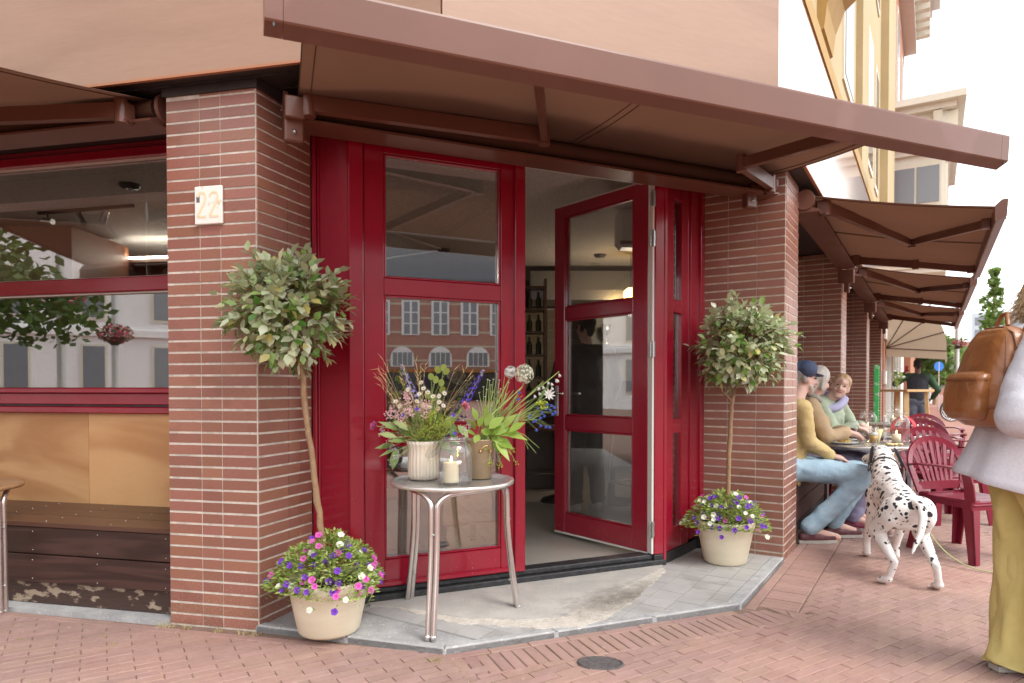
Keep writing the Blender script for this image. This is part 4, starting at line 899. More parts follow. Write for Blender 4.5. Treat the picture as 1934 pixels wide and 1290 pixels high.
# ---------------------------------------------------------------- potted topiaries
def leaf_material(name, ramp, rough=.38, trans=.25, back=None, backfac=1.0):
    if name in MATS: return MATS[name]
    m = bpy.data.materials.new(name); m.use_nodes = True; MATS[name] = m
    n, l = m.node_tree.nodes, m.node_tree.links; p = n['Principled BSDF']; p.inputs['Roughness'].default_value = rough
    oi = n.new('ShaderNodeObjectInfo'); ge = n.new('ShaderNodeNewGeometry'); ad = n.new('ShaderNodeMath'); ad.operation = 'ADD'; fr = n.new('ShaderNodeMath'); fr.operation = 'FRACT'
    l.new(oi.outputs['Random'], ad.inputs[0]); l.new(ge.outputs['Random Per Island'], ad.inputs[1]); l.new(ad.outputs[0], fr.inputs[0])
    cr = n.new('ShaderNodeValToRGB'); el = cr.color_ramp.elements; cr.color_ramp.interpolation = 'LINEAR'
    while len(el) < len(ramp): el.new(.5)
    for e, (pos, c) in zip(el, ramp): e.position = pos; e.color = (*c, 1)
    l.new(fr.outputs[0], cr.inputs[0]); out = cr.outputs[0]
    if back:
        mx = n.new('ShaderNodeMix'); mx.data_type = 'RGBA'; mu = n.new('ShaderNodeMath'); mu.operation = 'MULTIPLY'; mu.inputs[1].default_value = backfac
        l.new(ge.outputs['Backfacing'], mu.inputs[0]); l.new(mu.outputs[0], mx.inputs[0]); l.new(out, mx.inputs[6]); mx.inputs[7].default_value = (*back, 1); out = mx.outputs[2]
    l.new(out, p.inputs['Base Color'])
    tr = n.new('ShaderNodeBsdfTranslucent'); ms = n.new('ShaderNodeMixShader'); ms.inputs[0].default_value = trans; l.new(out, tr.inputs[0]); l.new(p.outputs[0], ms.inputs[1]); l.new(tr.outputs[0], ms.inputs[2]); l.new(ms.outputs[0], n['Material Output'].inputs[0])
    return m
M_elae = leaf_material('silvery_leaf', [(0, (.08, .19, .03)), (.2, (.25, .42, .09)), (.42, (.50, .57, .33)), (.8, (.64, .68, .50)), (1, (.56, .48, .15))], rough=.24, trans=.34, back=(.44, .48, .29))
M_pet_leaf = leaf_material('petunia_leaf', [(0, (.22, .34, .07)), (.5, (.40, .52, .13)), (1, (.56, .62, .24))], rough=.5, trans=.4)
LEAF_V = [(0, 0, 0), (-.22, .25, .05), (.22, .25, .05), (-.28, .55, .04), (.28, .55, .04), (0, .28, -.015), (0, .58, -.02), (0, 1, -.10)]
LEAF_F = [(0, 5, 1), (0, 2, 5), (1, 5, 6, 3), (5, 2, 4, 6), (3, 6, 7), (6, 4, 7)]
def leaf_mesh(name, m): return MB().add(LEAF_V, LEAF_F, True).mesh(name, m)
def basis(d, up, roll=0.0):
    d = Vector(d).normalized(); x = d.cross(Vector(up)); x = x.normalized() if x.length > 1e-4 else d.orthogonal().normalized(); z = x.cross(d)
    return Matrix.Rotation(roll, 3, d) @ Matrix((x, d, z)).transposed()
def topiary(label, loc, pot_r, pot_h, base_r, trunk, cc, cr_, seed, nsh=250, fl_scale=1.0, nfl=46, mix=(.45, .3, .25)):
    rg = random.Random(seed); t = thing('potted_topiary', label, 'potted tree', loc, 0, 'ball topiaries in cream pots by the entrance')
    h = pot_h; R = pot_r; B = base_r
    MB().lathe([(0, 0), (B * .93, 0), (B, .012), (lerp(B, R, .5) * 1.01, h * .5), (R * .975, h - .045), (R * 1.0, h - .04), (R * 1.015, h - .028), (R * 1.0, h - .02), (R * 1.02, h - .008), (R * 1.0, h), (R * .93, h), (R * .9, h - .03)], n=48).build('pot', M_cream, t)
    MB().lathe([(R * .91, h - .03), (0, h - .02)], n=24).build('soil', M_soil, t)
    tk = [Vector(p) for p in trunk]; fine = []
    for k in range(len(tk) - 1):
        for i in range(6): fine.append(tk[k].lerp(tk[k + 1], i / 6) + Vector((rg.gauss(0, .0022), rg.gauss(0, .0022), 0)))
    fine.append(tk[-1]); rad = [.0155 - .004 * i / len(fine) + rg.uniform(0, .0012) + (.003 if rg.random() < .14 else 0) for i in range(len(fine))]
    tm = MB().tube(fine, rad, n=10); top = tk[-1]; C = Vector(cc)
    for _ in range(7):
        d = Vector((rg.gauss(0, 1), rg.gauss(0, 1), rg.uniform(.1, 1.2))).normalized(); tm.tube([top - Vector((0, 0, .05)), top + d * .09, C + d * cr_[0] * .55], [.008, .006, .003], n=6)
    tm.build('trunk', M_bark, t)
    tw = MB(); leaves = []
    for s in range(nsh):
        while True:
            d = Vector((rg.gauss(0, 1), rg.gauss(0, 1), rg.gauss(.12, 1)));
            if d.length > .1: break
        d.normalize(); k = rg.uniform(.84, 1.0) + (.24 * rg.random() if d.z > -.1 and rg.random() < .30 else 0) + .13 * noise.noise(d * 2.2 + Vector((seed, 0, 0)))
        q = C + Vector((d.x * cr_[0], d.y * cr_[1], d.z * cr_[2])) * k; b0 = C + Vector((d.x * cr_[0], d.y * cr_[1], d.z * cr_[2])) * rg.uniform(.25, .5)
        q += Vector((rg.gauss(0, .012), rg.gauss(0, .012), rg.gauss(0, .01)))
        mid = b0.lerp(q, .55) + Vector((0, 0, .012)); tw.tube([b0, mid, q], [.0028, .0022, .0012], n=4, cap=False)
        nl = rg.randint(6, 9); ax_ = (q - b0).normalized(); ph = rg.uniform(0, 6.28)
        for i in range(nl):
            f = 1 - i * .105; p = b0.lerp(q, f); ph += 2.4; o = ax_.orthogonal().normalized(); o = Matrix.Rotation(ph, 3, ax_) @ o
            dl_ = (ax_ * (.9 if i < 2 else .45) + o * (.55 if i < 2 else 1.0) + Vector((0, 0, -.12 + .2 * (d.z > .3)))).normalized()
            upv = Vector((0, 0, 1)) * .8 + d * .6; leaves.append((p, basis(dl_, upv, rg.uniform(-.45, .45)), rg.uniform(.045, .068), rg.uniform(.95, 1.3)))
    crown = tw.build('crown', M_twig, t)
    camp = Vector((0, 0, 1.2)) - Vector(loc); leaves.sort(key=lambda L: (L[0] - camp).length - (L[0] - C).length * .4)
    me = leaf_mesh('leaf', M_elae); st_ = MB()
    for i, (p, b3, s, w) in enumerate(leaves):
        if i < 300:
            o = link('leaf', me, crown); o.matrix_basis = Matrix.Translation(p) @ b3.to_4x4() @ Matrix.Diagonal((s * w, s, s, 1))
        else:
            M4 = Matrix.Translation(p) @ b3.to_4x4() @ Matrix.Diagonal((s * w, s, s, 1)); st_.add([M4 @ Vector(v) for v in LEAF_V], LEAF_F, True)
    o = st_.build('foliage', M_elae, crown); o['kind'] = 'stuff'
    # petunias spilling over the rim
    fo = MB(); P_ = []
    for _ in range(int(3600 * fl_scale)):
        a = rg.uniform(0, 2 * pi); u = rg.random() ** .5; dr_ = R * 1.36 * u * (1 + .16 * sin(a * 3 + seed)); z = h + .012 + .17 * fl_scale * (1 - u ** 2.2) * (1 + .5 * noise.noise(Vector((a * 1.3, u * 3, seed)))) - (max(0, u - .72) * .16)
        p = Vector((dr_ * cos(a), dr_ * sin(a), max(z - rg.random() ** 2 * .09, h - .03 - .05 * (rg.random() < .15)))); P_.append((p, a, u))
        d = Vector((cos(a) * (.3 + u) + rg.gauss(0, .6), sin(a) * (.3 + u) + rg.gauss(0, .6), rg.uniform(-.1, .9))); M4 = Matrix.Translation(p) @ basis(d, (0, 0, 1), rg.uniform(-.6, .6)).to_4x4() @ Matrix.Diagonal((.020, .030, .02, 1)); fo.add([M4 @ Vector(v) for v in LEAF_V], LEAF_F, True)
    for _ in range(70):
        p, a, u = rg.choice(P_); r0 = Vector((cos(a) * .06, sin(a) * .06, h - .01)); fo.tube([r0, r0.lerp(p, .5) + Vector((0, 0, .04)), p], .0016, n=4, cap=False)
    o = fo.build('petunia_foliage', M_pet_leaf, t); o['kind'] = 'stuff'
    cand = [q for q in P_ if q[2] > .2 and (Vector((cos(q[1]), sin(q[1]))).dot(Vector((-loc[0], -loc[1])).normalized()) > -.35)]; rg.shuffle(cand); used = []
    for p, a, u in cand:
        if len(used) >= nfl: break
        if any((p - q).length < .026 for q in used): continue
        used.append(p); r = rg.random(); kk = 0 if r < mix[0] else (1 if r < mix[0] + mix[1] else 2)
        nrm = (Vector((cos(a) * u, sin(a) * u, 1.0 - .5 * u)) + (camp - p).normalized() * .8).normalized(); q = nrm.to_track_quat('Z', 'Y'); o = link('petunia_flower', FLOWER[kk], t, p + nrm * .022, q.to_euler()); o.rotation_mode = 'QUATERNION'; o.rotation_quaternion = q; s = rg.uniform(.8, 1.15); o.scale = (s, s, s)
    return t
def flower_mesh(name, m, r=.0165, eye=None):
    mb = MB(); n = 30; vs = [(0, 0, -.008)]; 
    for k in range(n):
        a = 2 * pi * k / n; rr = r * (.86 + .14 * abs(cos(2.5 * a))); vs.append((rr * .42 * cos(a), rr * .42 * sin(a), -.001)); vs.append((rr * cos(a), rr * sin(a), .001 + .0018 * cos(5 * a + 1)))
    fs = []
    for k in range(n):
        k2 = (k + 1) % n; fs += [(0, 1 + 2 * k, 1 + 2 * k2), (1 + 2 * k, 2 + 2 * k, 2 + 2 * k2, 1 + 2 * k2)]
    me = mb.add(vs, fs, True).mesh(name, m)
    if eye:
        me.materials.append(eye)
        for p in me.polygons:
            if len(p.vertices) == 3: p.material_index = 1
    return me
M_pur = mat('purple_petal', (.20, .045, .55), rough=.6, var=.3, vscale=60, trans=.3); M_pink = mat('magenta_petal', (.72, .13, .50), rough=.6, var=.2, vscale=60, trans=.3); M_wht = mat('white_petal', (.85, .84, .80), rough=.6, trans=.3)
M_puey = mat('dark_throat', (.10, .01, .25), rough=.7); M_piey = mat('pink_throat', (.45, .03, .25), rough=.7); M_wey = mat('cream_throat', (.7, .7, .4), rough=.7)
FLOWER = [flower_mesh('petunia_flower', M_pur, eye=M_puey), flower_mesh('petunia_flower', M_pink, eye=M_piey), flower_mesh('petunia_flower', M_wht, eye=M_wey)]
topiary('ball topiary in a cream pot with petunias beside the left pillar', (-.883, 3.178, .031), .190, .255, .145, [(-.02, .0, .20), (-.035, 0, .45), (-.075, .0, .80), (-.125, .0, 1.22), (-.14, .01, 1.32)], (-.185, .0, 1.515), (.29, .28, .265), 11, nsh=250, fl_scale=.98, nfl=72, mix=(.48, .32, .20))
topiary('ball topiary in a cream pot with petunias in front of the right pillar', (1.432, 4.43, .031), .188, .285, .138, [(.015, 0, .24), (.02, 0, .6), (.035, .0, 1.0), (.05, .0, 1.12)], (.10, .0, 1.44), (.30, .285, .30), 23, nsh=265, fl_scale=.9, nfl=80, mix=(.52, .16, .32))
# ---------------------------------------------------------------- steel bistro table with vases, jar and flowers
def bistro_table(label, loc, rz, r, h, legs=3, group=None, top_m=None, lm=None, spread=1.0):
    t = thing('bistro_table', label, 'table', loc, rz, group); top_m = top_m or M_top; lm = lm or M_alu
    MB().lathe([(0, h - .022), (r - .012, h - .022), (r - .002, h - .020), (r, h - .012), (r, h - .006), (r - .003, h), (r - .012, h + .0015), (r - .016, h - .001), (0, h - .001)], n=64).build('tabletop', top_m, t)
    R0 = r * .93
    for k in range(legs):
        a0, a1 = 2 * pi * k / legs, 2 * pi * (k + 1) / legs
        def at(a, rr, z, s): return Vector((rr * cos(a) - s * sin(a), rr * sin(a) + s * cos(a), z))
        s = .0145; P0 = [at(a0, R0 * spread, 0, s), at(a0, R0, h * .55, s), at(a0, R0 * .985, h - .11, s), at(a0, R0 * .975, h - .075, s * 1.2)]; P1 = [at(a1, R0 * spread, 0, -s), at(a1, R0, h * .55, -s), at(a1, R0 * .985, h - .11, -s), at(a1, R0 * .975, h - .075, -s * 1.2)]
        am = [a0 + (a1 - a0) * f for f in (.10, .2, .5, .8, .90)]
        mid = [at(am[0], R0 * .93, h - .038, 0), at(am[1], R0 * .86, h - .0345, 0), at(am[2], R0 * .78, h - .0345, 0), at(am[3], R0 * .86, h - .0345, 0), at(am[4], R0 * .93, h - .038, 0)]
        path = P0 + mid + P1[::-1]
        # smooth the path
        for _ in range(2):
            q = [path[0]]
            for i in range(len(path) - 1): q += [path[i].lerp(path[i + 1], .25), path[i].lerp(path[i + 1], .75)]
            path = q + [path[-1]]
        MB().tube(path, .0135, n=12).build('leg_tube', lm, t)
        for f, (aa, ss) in enumerate(((a0, s), (a1, -s))):
            c = at(aa, R0 * spread, .0, ss); MB().caps(c + Vector((0, 0, .004)), c + Vector((0, 0, .012)), .0142, .0142, n=12).build('foot_cap', M_alu, t)
    b = MB()
    for k in range(legs):
        a = 2 * pi * k / legs
        for z in (h * .22, h * .68):
            p = Vector(((R0 + .012) * cos(a), (R0 + .012) * sin(a), z)); b.caps(p, p + Vector((cos(a), sin(a), 0)) * .004, .006, .004, n=8)
    o = b.build('bolt', M_steel, t)
    return t
TB = (-.305, 3.39, .031)
bistro_table('round polished steel table carrying the flowers in front of the closed door', TB, radians(18), .316, .70, 3, spread=1.19)
# its boot-marked wooden neighbour at the left edge
M_wtop = wood('worn_wood_top', (.25, .13, .06), (.36, .20, .10), rough=.5, scale=2, bump=.1, distort=2)
M_leg2 = mat('worn_aluminium_leg', (.60, .50, .46), rough=.38, metal=.9, var=.15, vscale=20)
bistro_table('round wood topped table with grooved metal legs at the left edge, beside the bench', (-2.985, 3.54, 0), radians(-8), .30, .675, 3, top_m=M_wtop, lm=M_leg2)
ZT = TB[2] + .7015
# ribbed vase
M_cer = mat('cream_ceramic', (.66, .58, .47), rough=.38, var=.08, vscale=6, coat=.3)
t = thing('ribbed_vase', 'cream ribbed ceramic vase with pleated rim on the steel table', 'vase', (-.453, 3.37, ZT))
MB().lathe([(.0, .002), (.058, .0), (.070, .008), (.0765, .03), (.078, .08), (.075, .12), (.0735, .15), (.078, .175), (.087, .198), (.083, .198), (.073, .172), (.069, .15), (.069, .06), (0, .05)], n=144, flute=.024, nf=24).build('body', M_cer, t)
# metal bucket
M_buck = mat('tarnished_brass', (.50, .37, .24), rough=.34, metal=.3, col2=(.38, .27, .17), vscale=9, bump=.12, bscale=30)
t = thing('metal_bucket', 'tarnished brass bucket with two ring handles on the steel table', 'bucket', (-.168, 3.415, ZT))
MB().lathe([(0, .003), (.057, 0), (.062, .004), (.079, .195), (.082, .198), (.082, .203), (.078, .203), (.075, .195), (.06, .02), (0, .02)], n=40).build('body', M_buck, t)
for a in (-1.15, 2.0):
    d = Vector((cos(a), sin(a), 0)); e = Vector((-sin(a), cos(a), 0)); c = d * .077 + Vector((0, 0, .145)); h = MB()
    h.tube([c + e * x + d * (.008 + .012 * sin(f * pi)) + Vector((0, 0, .03 * sin(f * pi) ** .6)) for f, x in [(i / 10, -.028 + .056 * i / 10) for i in range(11)]], .0032, n=8)
    for s in (-1, 1): h.caps(c + e * s * .028 + d * .001, c + e * s * .028 + d * .007, .009, .006, n=10)
    h.build('ring_handle', mat('bright_brass', (.75, .52, .22), rough=.22, metal=1), t)
# storage jar with a candle
t = thing('glass_jar', 'clear clip top glass jar with open lid on the steel table', 'jar', (-.278, 3.215, ZT), 0)
JP = [(.0, .006), (.066, .003), (.080, .010), (.085, .024), (.085, .155), (.080, .178), (.064, .198), (.058, .205), (.058, .214), (.063, .217), (.063, .224), (.055, .226)]
MB().lathe(JP + [(r - .004 if r > .01 else r, z + (.003 if z < .02 else 0)) for r, z in JP[::-1]], n=48).build('body', M_jar, t)
M_jar2 = glass('jar_rim_glass', tint=(.93, .95, .95), ior=1.4)
MB().lathe([(.052, .219), (.065, .217), (.067, .222), (.065, .227), (.052, .226)], n=40).build('rim', M_jar2, t)
lid = MB().lathe([(0, .0), (.03, .002), (.052, .0), (.060, .006), (.060, .014), (.052, .018), (.03, .014), (0, .016)], n=40).build('lid', M_jar2, t)
lid.location = (-.088, -.02, .165); lid.rotation_euler = (radians(-18), radians(-48), 0)
wm = MB(); wm.tube([(-.058, -.01, .222), (-.064, -.015, .205), (-.05, -.03, .20)], .0016, n=6); wm.build('wire_hinge', M_steel, t); wm = MB(); wm.tube([(.0655 * cos(a), .0655 * sin(a), .211) for a in [k * pi / 16 for k in range(33)]], .0016, n=6); wm.build('wire_band', M_steel, t); wm = MB()
wm.tube([(-.115, -.045, .135), (-.128, -.05, .12), (-.12, -.04, .112), (-.105, -.035, .12)], .0016, n=6); wm.build('wire_clasp', M_steel, t)
em = MB(); n = 14
em.add([(x, 0, z) for x, z in ((-.013, .0), (-.013, .006), (-.008, .011), (.004, .012), (.011, .009), (.013, .003), (.011, -.002), (.009, .003), (.006, .002), (.006, -.007), (.002, -.007), (.001, 0), (-.004, 0), (-.005, -.007), (-.009, -.007), (-.009, -.001))], [tuple(range(16))])
o = em.build('etched_mark', mat('etched_white', (.8, .78, .76), rough=.8), t); o.location = (.028, -.0815, .11); o.rotation_euler = (0, 0, radians(19))
t = thing('pillar_candle', 'cream pillar candle with a burning flame inside the glass jar', 'candle', (-.296, 3.205, ZT + .008))
MB().lathe([(0, 0), (.0365, 0), (.0375, .004), (.0365, .088), (.038, .094), (.0365, .099), (.032, .094), (.02, .088), (0, .087)], n=30).build('wax', mat('ivory_wax', (.82, .72, .50), rough=.55, subsurf=.4), t)
MB().tube([(0, 0, .086), (.001, 0, .100)], .0011, n=6).build('wick', M_black, t)
MB().lathe([(0, 0), (.0038, .005), (.0046, .011), (.0025, .022), (0, .032)], n=12, o=(.001, 0, .097)).build('flame', emit('jar_flame', (1, .60, .16), 14), t)

# ---------------------------------------------------------------- bouquets
def M3(p, d, up=(0, 0, 1), s=1, roll=0): return Matrix.Translation(p) @ basis(d, up, roll).to_4x4() @ Matrix.Scale(s, 4)
M_stem = mat('fresh_stem', (.36, .48, .14), rough=.55, obj_var=.2)
M_lime = leaf_material('lime_leaf', [(0, (.24, .38, .05)), (.6, (.38, .53, .10)), (1, (.48, .60, .16))], rough=.42, trans=.35)
M_limef = mat('lime_umbel', (.42, .50, .05), rough=.7, obj_var=.25, trans=.2)
M_olive = leaf_material('bouquet_green', [(0, (.14, .23, .06)), (.6, (.28, .38, .12)), (1, (.42, .48, .20))], rough=.5, trans=.3)
M_gold = mat('golden_grass', (.80, .60, .28), rough=.7, obj_var=.2)
M_lav = mat('lavender_petal', (.38, .33, .70), rough=.6, obj_var=.25, trans=.3); M_vio = mat('violet_petal', (.13, .07, .52), rough=.55, obj_var=.3, trans=.25)
M_blue = mat('blue_bell_petal', (.12, .20, .72), rough=.55, obj_var=.2, trans=.25); M_spir = mat('pale_pink_petal', (.78, .50, .50), rough=.7, obj_var=.15, trans=.3)
M_peo = mat('peony_petal', (.80, .22, .48), rough=.55, var=.25, vscale=30, trans=.3); M_peo2 = mat('peony_petal_pale', (.85, .35, .42), rough=.55, var=.25, vscale=30, trans=.3)
M_yel = mat('daisy_heart', (.75, .50, .04), rough=.8); M_allium = mat('allium_cream', (.72, .74, .58), rough=.7, obj_var=.12); M_lil = mat('statice_lilac', (.58, .50, .62), rough=.7, obj_var=.2)
M_berry = mat('dark_berry', (.02, .02, .05), rough=.3)
rb = random.Random(77)
def stem(mb, p, q, r=.0018, bend=.03):
    p, q = Vector(p), Vector(q); m = p.lerp(q, .5) + Vector((rb.gauss(0, bend), rb.gauss(0, bend), .02)); mb.tube([p, p.lerp(m, .6), m, q.lerp(m, .4), q], [r * 1.2, r * 1.1, r, r * .9, r * .8], n=5, cap=False)
PET_V = [(-.30, 0, 0), (.30, 0, 0), (-.5, .6, .08), (.5, .6, .08), (0, .6, .0), (0, 1, .1)]
def petals(mb, c, nrm, n, L, w, cup, roll=0):
    c = Vector(c); nrm = Vector(nrm).normalized(); o = nrm.orthogonal().normalized()
    for k in range(n):
        d = Matrix.Rotation(2 * pi * k / n + roll, 3, nrm) @ o; d2 = (d * cos(cup) + nrm * sin(cup)); b3 = basis(d2, nrm); M4 = Matrix.Translation(c) @ b3.to_4x4() @ Matrix.Diagonal((w, L, L, 1))
        mb.add([M4 @ Vector(v) for v in PET_V], [(0, 1, 4), (0, 4, 2), (1, 3, 4), (2, 4, 5), (4, 3, 5)], True)
def daisy(parent, c, nrm, r=.0155):
    f = MB(); petals(f, c, nrm, 12, r, r * .30, .12); o = f.build('daisy', M_wht, parent); h = MB(); h.ball(c, r * .36, sc=(1, 1, .8)); h.build('heart', M_yel, o); return o
def peony(parent, c, nrm, r, m):
    f = MB()
    for k, (n, L, cup) in enumerate(((6, 1.0, .35), (7, .95, .7), (7, .85, 1.0), (6, .75, 1.25), (5, .6, 1.4))): petals(f, Vector(c) - Vector(nrm) * r * .3, nrm, n, r * L, r * .75, cup, k * .5)
    return f.build('peony', m, parent)
def spike(parent, name, base, tip, m, m2, n, r0, r1, fl):
    f = MB(); base, tip = Vector(base), Vector(tip); ax = (tip - base).normalized(); g_ = MB()
    for k in range(n):
        u = k / n; p = base.lerp(tip, u); a = k * 2.4; o = Matrix.Rotation(a, 3, ax) @ ax.orthogonal().normalized(); rr_ = lerp(r0, r1, u); c = p + o * rr_
        petals(f if u < .85 else g_, c, (o + ax * .3), 5, fl * lerp(1, .55, u), fl * .55 * lerp(1, .6, u), .35, rb.random())
    o_ = f.build(name, m, parent)
    if g_.v: g_.build('buds', m2, o_)
    MB().tube([base - ax * .05, tip], .0018, n=5).build('spike_stem', M_stem, o_)
    return o_
def big_leaf(parent, m, p, tip, w, name='leaf'):
    p, tip = Vector(p), Vector(tip); d = tip - p; L = d.length; me = LEAFM.setdefault(m.name, leaf_mesh('leaf', m)); o = link(name, me, parent); up = Vector((rb.gauss(0, .3), -1.0, .9)); o.matrix_basis = Matrix.Translation(p) @ basis(d, up, rb.uniform(-.3, .3)).to_4x4() @ Matrix.Diagonal((w * 1.75, L, L, 1)); return o
LEAFM = {}
# bouquet in the ribbed vase
bq = thing('bouquet', 'loose wildflower bouquet with peonies, daisies and golden grass in the ribbed vase', 'bouquet', (-.453, 3.37, ZT), 0, 'bouquets on the steel table')
sm = MB(); O = lambda x=0, z=.17: (rb.gauss(0, .022) + x * .15, rb.gauss(0, .02), z)
yv = lambda: rb.uniform(-.09, .07)
for x, z in ((-.003, .492), (.016, .462), (-.005, .435), (.032, .443), (.059, .422), (.094, .425), (-.022, .398), (.005, .376), (.038, .368), (.094, .395), (.108, .376), (.086, .363), (-.099, .376), (-.124, .398), (-.062, .457), (.113, .438)):
    y = rb.uniform(-.11, -.02); c = Vector((x, y, z)); stem(sm, O(x), c, .0012); daisy(bq, c, (rb.gauss(0, .35), -1, rb.uniform(.2, .9)))
for (x, z, m) in ((-.242, .277, M_peo), (.22, .376, M_peo2)):
    c = Vector((x, -.05, z)); stem(sm, O(x, .19), c, .0028); peony(bq, c, (x * 3, -.8, .4), .030, m)
spike(bq, 'delphinium', (-.035, .0, .41), (-.115, .02, .585), M_lav, M_lav, 34, .016, .006, .013); stem(sm, O(), (-.035, 0, .41), .0022)
spike(bq, 'delphinium', (.205, -.01, .375), (.31, .01, .56), M_vio, M_lav, 42, .017, .005, .013); stem(sm, O(), (.205, -.01, .37), .0022)
for x, z in ((-.02, .36), (.16, .33), (.17, .24), (-.09, .33)):
    f = MB(); petals(f, (x, -.08, z), (0, -1, .4), 5, .014, .008, .3); f.build('violet_bloom', M_vio, bq)
for x, z in ((-.142, .357), (-.116, .323), (-.075, .43), (-.062, .403), (-.008, .363), (.019, .376), (-.156, .336), (-.05, .352), (-.10, .30), (.02, .34)):
    f = MB(); y = rb.uniform(-.11, -.03)
    for _ in range(30):
        p = Vector((x + rb.gauss(0, .013), y + rb.gauss(0, .012), z + rb.gauss(0, .015))); petals(f, p, (rb.gauss(0, .6), -1, rb.uniform(0, 1)), 5, .0052, .0035, .2)
    f.build('spirea_cluster', M_spir, bq); stem(sm, O(x), (x, y, z - .01), .0012)
for x, z in ((.038, .524), (.062, .508), (.073, .559), (.102, .57), (.116, .551), (.091, .492), (.097, .457), (.027, .427), (.054, .417)):
    c = Vector((x, .02, z)); f = MB(); n = 14; f.add([(.016 * cos(2 * pi * k / n), .0008 * sin(k), .020 * sin(2 * pi * k / n)) for k in range(n)], [tuple(range(n))[::-1]]); o = f.build('seed_disc', mat('honesty_green', (.40, .50, .10), rough=.5, trans=.5), bq); o.location = c; o.rotation_euler = (rb.gauss(0, .3), rb.gauss(0, .4), rb.gauss(0, .5))
    stem(sm, (.05 + rb.gauss(0, .01), .01, .30), c, .001, .012)
for x, z in ((.059, .336), (.099, .309), (.126, .282), (.073, .282), (.046, .242), (.113, .242), (.14, .309), (.02, .27), (.09, .22), (.0, .235), (.15, .25), (.03, .31)):
    f = MB(); y = rb.uniform(-.12, -.04); stem(sm, O(x), (x, y, z), .0012)
    for _ in range(46): p = Vector((x + rb.gauss(0, .016), y + rb.gauss(0, .014), z + rb.gauss(0, .014))); f.ball(p, rb.uniform(.0022, .0036), n=5, m=4)
    f.build('lime_umbel', M_limef, bq)
for x, z in ((-.156, .188), (-.134, .148), (-.169, .228), (-.102, .242), (.234, .282), (.21, .25), (-.19, .25), (-.12, .12), (-.15, .10)):
    f = MB(); y = rb.uniform(-.08, -.02)
    for _ in range(34): p = Vector((x + rb.gauss(0, .010), y + rb.gauss(0, .01), z + rb.gauss(0, .016))); f.ball(p, rb.uniform(.0016, .003), n=5, m=4)
    f.build('statice_sprig', M_lil, bq); stem(sm, O(x), (x, y, z), .0012)
f = MB()
for _ in range(36):                                                  # golden oat grass arching left and up
    a = rb.uniform(-1.0, .25) if rb.random() < .8 else rb.uniform(.2, .9); L = rb.uniform(.24, .50); tip = Vector((sin(a) * L * .75, rb.gauss(.0, .05), .17 + L * .92 * cos(a * .55))); p = Vector(O(tip.x)); m = p.lerp(tip, .55) + Vector((0, 0, .04)); f.tube([p, m, tip], [.0009, .0008, .0005], n=3, cap=False)
    d = (tip - m).normalized(); q = tip
    for k in range(rb.randint(2, 5)): e = (d + Vector((rb.gauss(0, .45), rb.gauss(0, .3), rb.gauss(-.25, .35)))).normalized(); f.tube([q, q + e * rb.uniform(.018, .045)], [.0016, .0002], n=4, cap=False); q = q - d * rb.uniform(.01, .03)
o = f.build('golden_grass', M_gold, bq); o['kind'] = 'stuff'
for _ in range(34):
    a = rb.uniform(-2.1, 2.1); L = rb.uniform(.10, .24); b0 = Vector(O(0, .19)); tip = b0 + Vector((sin(a) * L, rb.uniform(-.12, .08), cos(a) * L * .8 + .01)); big_leaf(bq, M_olive, b0.lerp(tip, .55), tip, rb.uniform(.024, .042)); stem(sm, b0, b0.lerp(tip, .56), .0014, .01)
for x, z, x2, z2 in ((-.125, .165, -.145, .055), (.09, .20, .15, .16), (-.15, .19, -.21, .16), (.15, .30, .17, .19), (.18, .28, .24, .22), (.15, .33, .12, .25)): big_leaf(bq, M_olive, (x, -.06, z), (x2, -.075, z2), .045)
f = MB()
for _ in range(900):
    u = rb.random() ** .5; a = rb.uniform(0, 2 * pi); p = Vector((.155 * u * cos(a) + .01, .10 * u * sin(a) - .015, .235 + rb.uniform(-.035, .09) * (1.2 - u))); d = Vector((cos(a) * u + rb.gauss(0, .4), -.5 + rb.gauss(0, .4), rb.uniform(0, 1))); f.add([M3(p, d, s=rb.uniform(.012, .03)) @ (Vector(v) * 1) for v in [(x * .45, y, z_) for x, y, z_ in LEAF_V]], LEAF_F, True)
o = f.build('filler_greens', M_olive, bq); o['kind'] = 'stuff'
for x, z in ((.135, .215), (.142, .235), (.128, .228), (.12, .205)): MB().ball((x, -.10, z), .0075, n=10, m=8).build('berry', M_berry, bq)
o = sm.build('stems', M_stem, bq); o['kind'] = 'stuff'
# bouquet in the brass bucket
bk_ = thing('bouquet', 'bouquet of white allium, lilies, blue bells and broad lime leaves in the brass bucket', 'bouquet', (-.168, 3.415, ZT), 0, 'bouquets on the steel table')
sm = MB(); O = lambda x=0, z=.16: (rb.gauss(0, .025) + x * .12, rb.gauss(0, .02), z)
def umbel(parent, c, r, n, m, fl=.008):
    f = MB(); c = Vector(c)
    for _ in range(n):
        d = Vector((rb.gauss(0, 1), rb.gauss(0, 1), rb.gauss(.2, 1))).normalized(); petals(f, c + d * r * rb.uniform(.85, 1.0), d, 6, fl, fl * .35, .3); f.tube([c, c + d * r * .85], .0007, n=3, cap=False)
    return f.build('allium', m, parent)
umbel(bk_, (.231, .01, .538), .050, 190, M_allium); stem(sm, O(), (.231, .01, .49), .0035); umbel(bk_, (.160, .03, .548), .028, 60, M_wht, .014); stem(sm, O(), (.158, .03, .52), .0035)
stem(sm, O(), (.22, .0, .47), .0035)
f = MB()
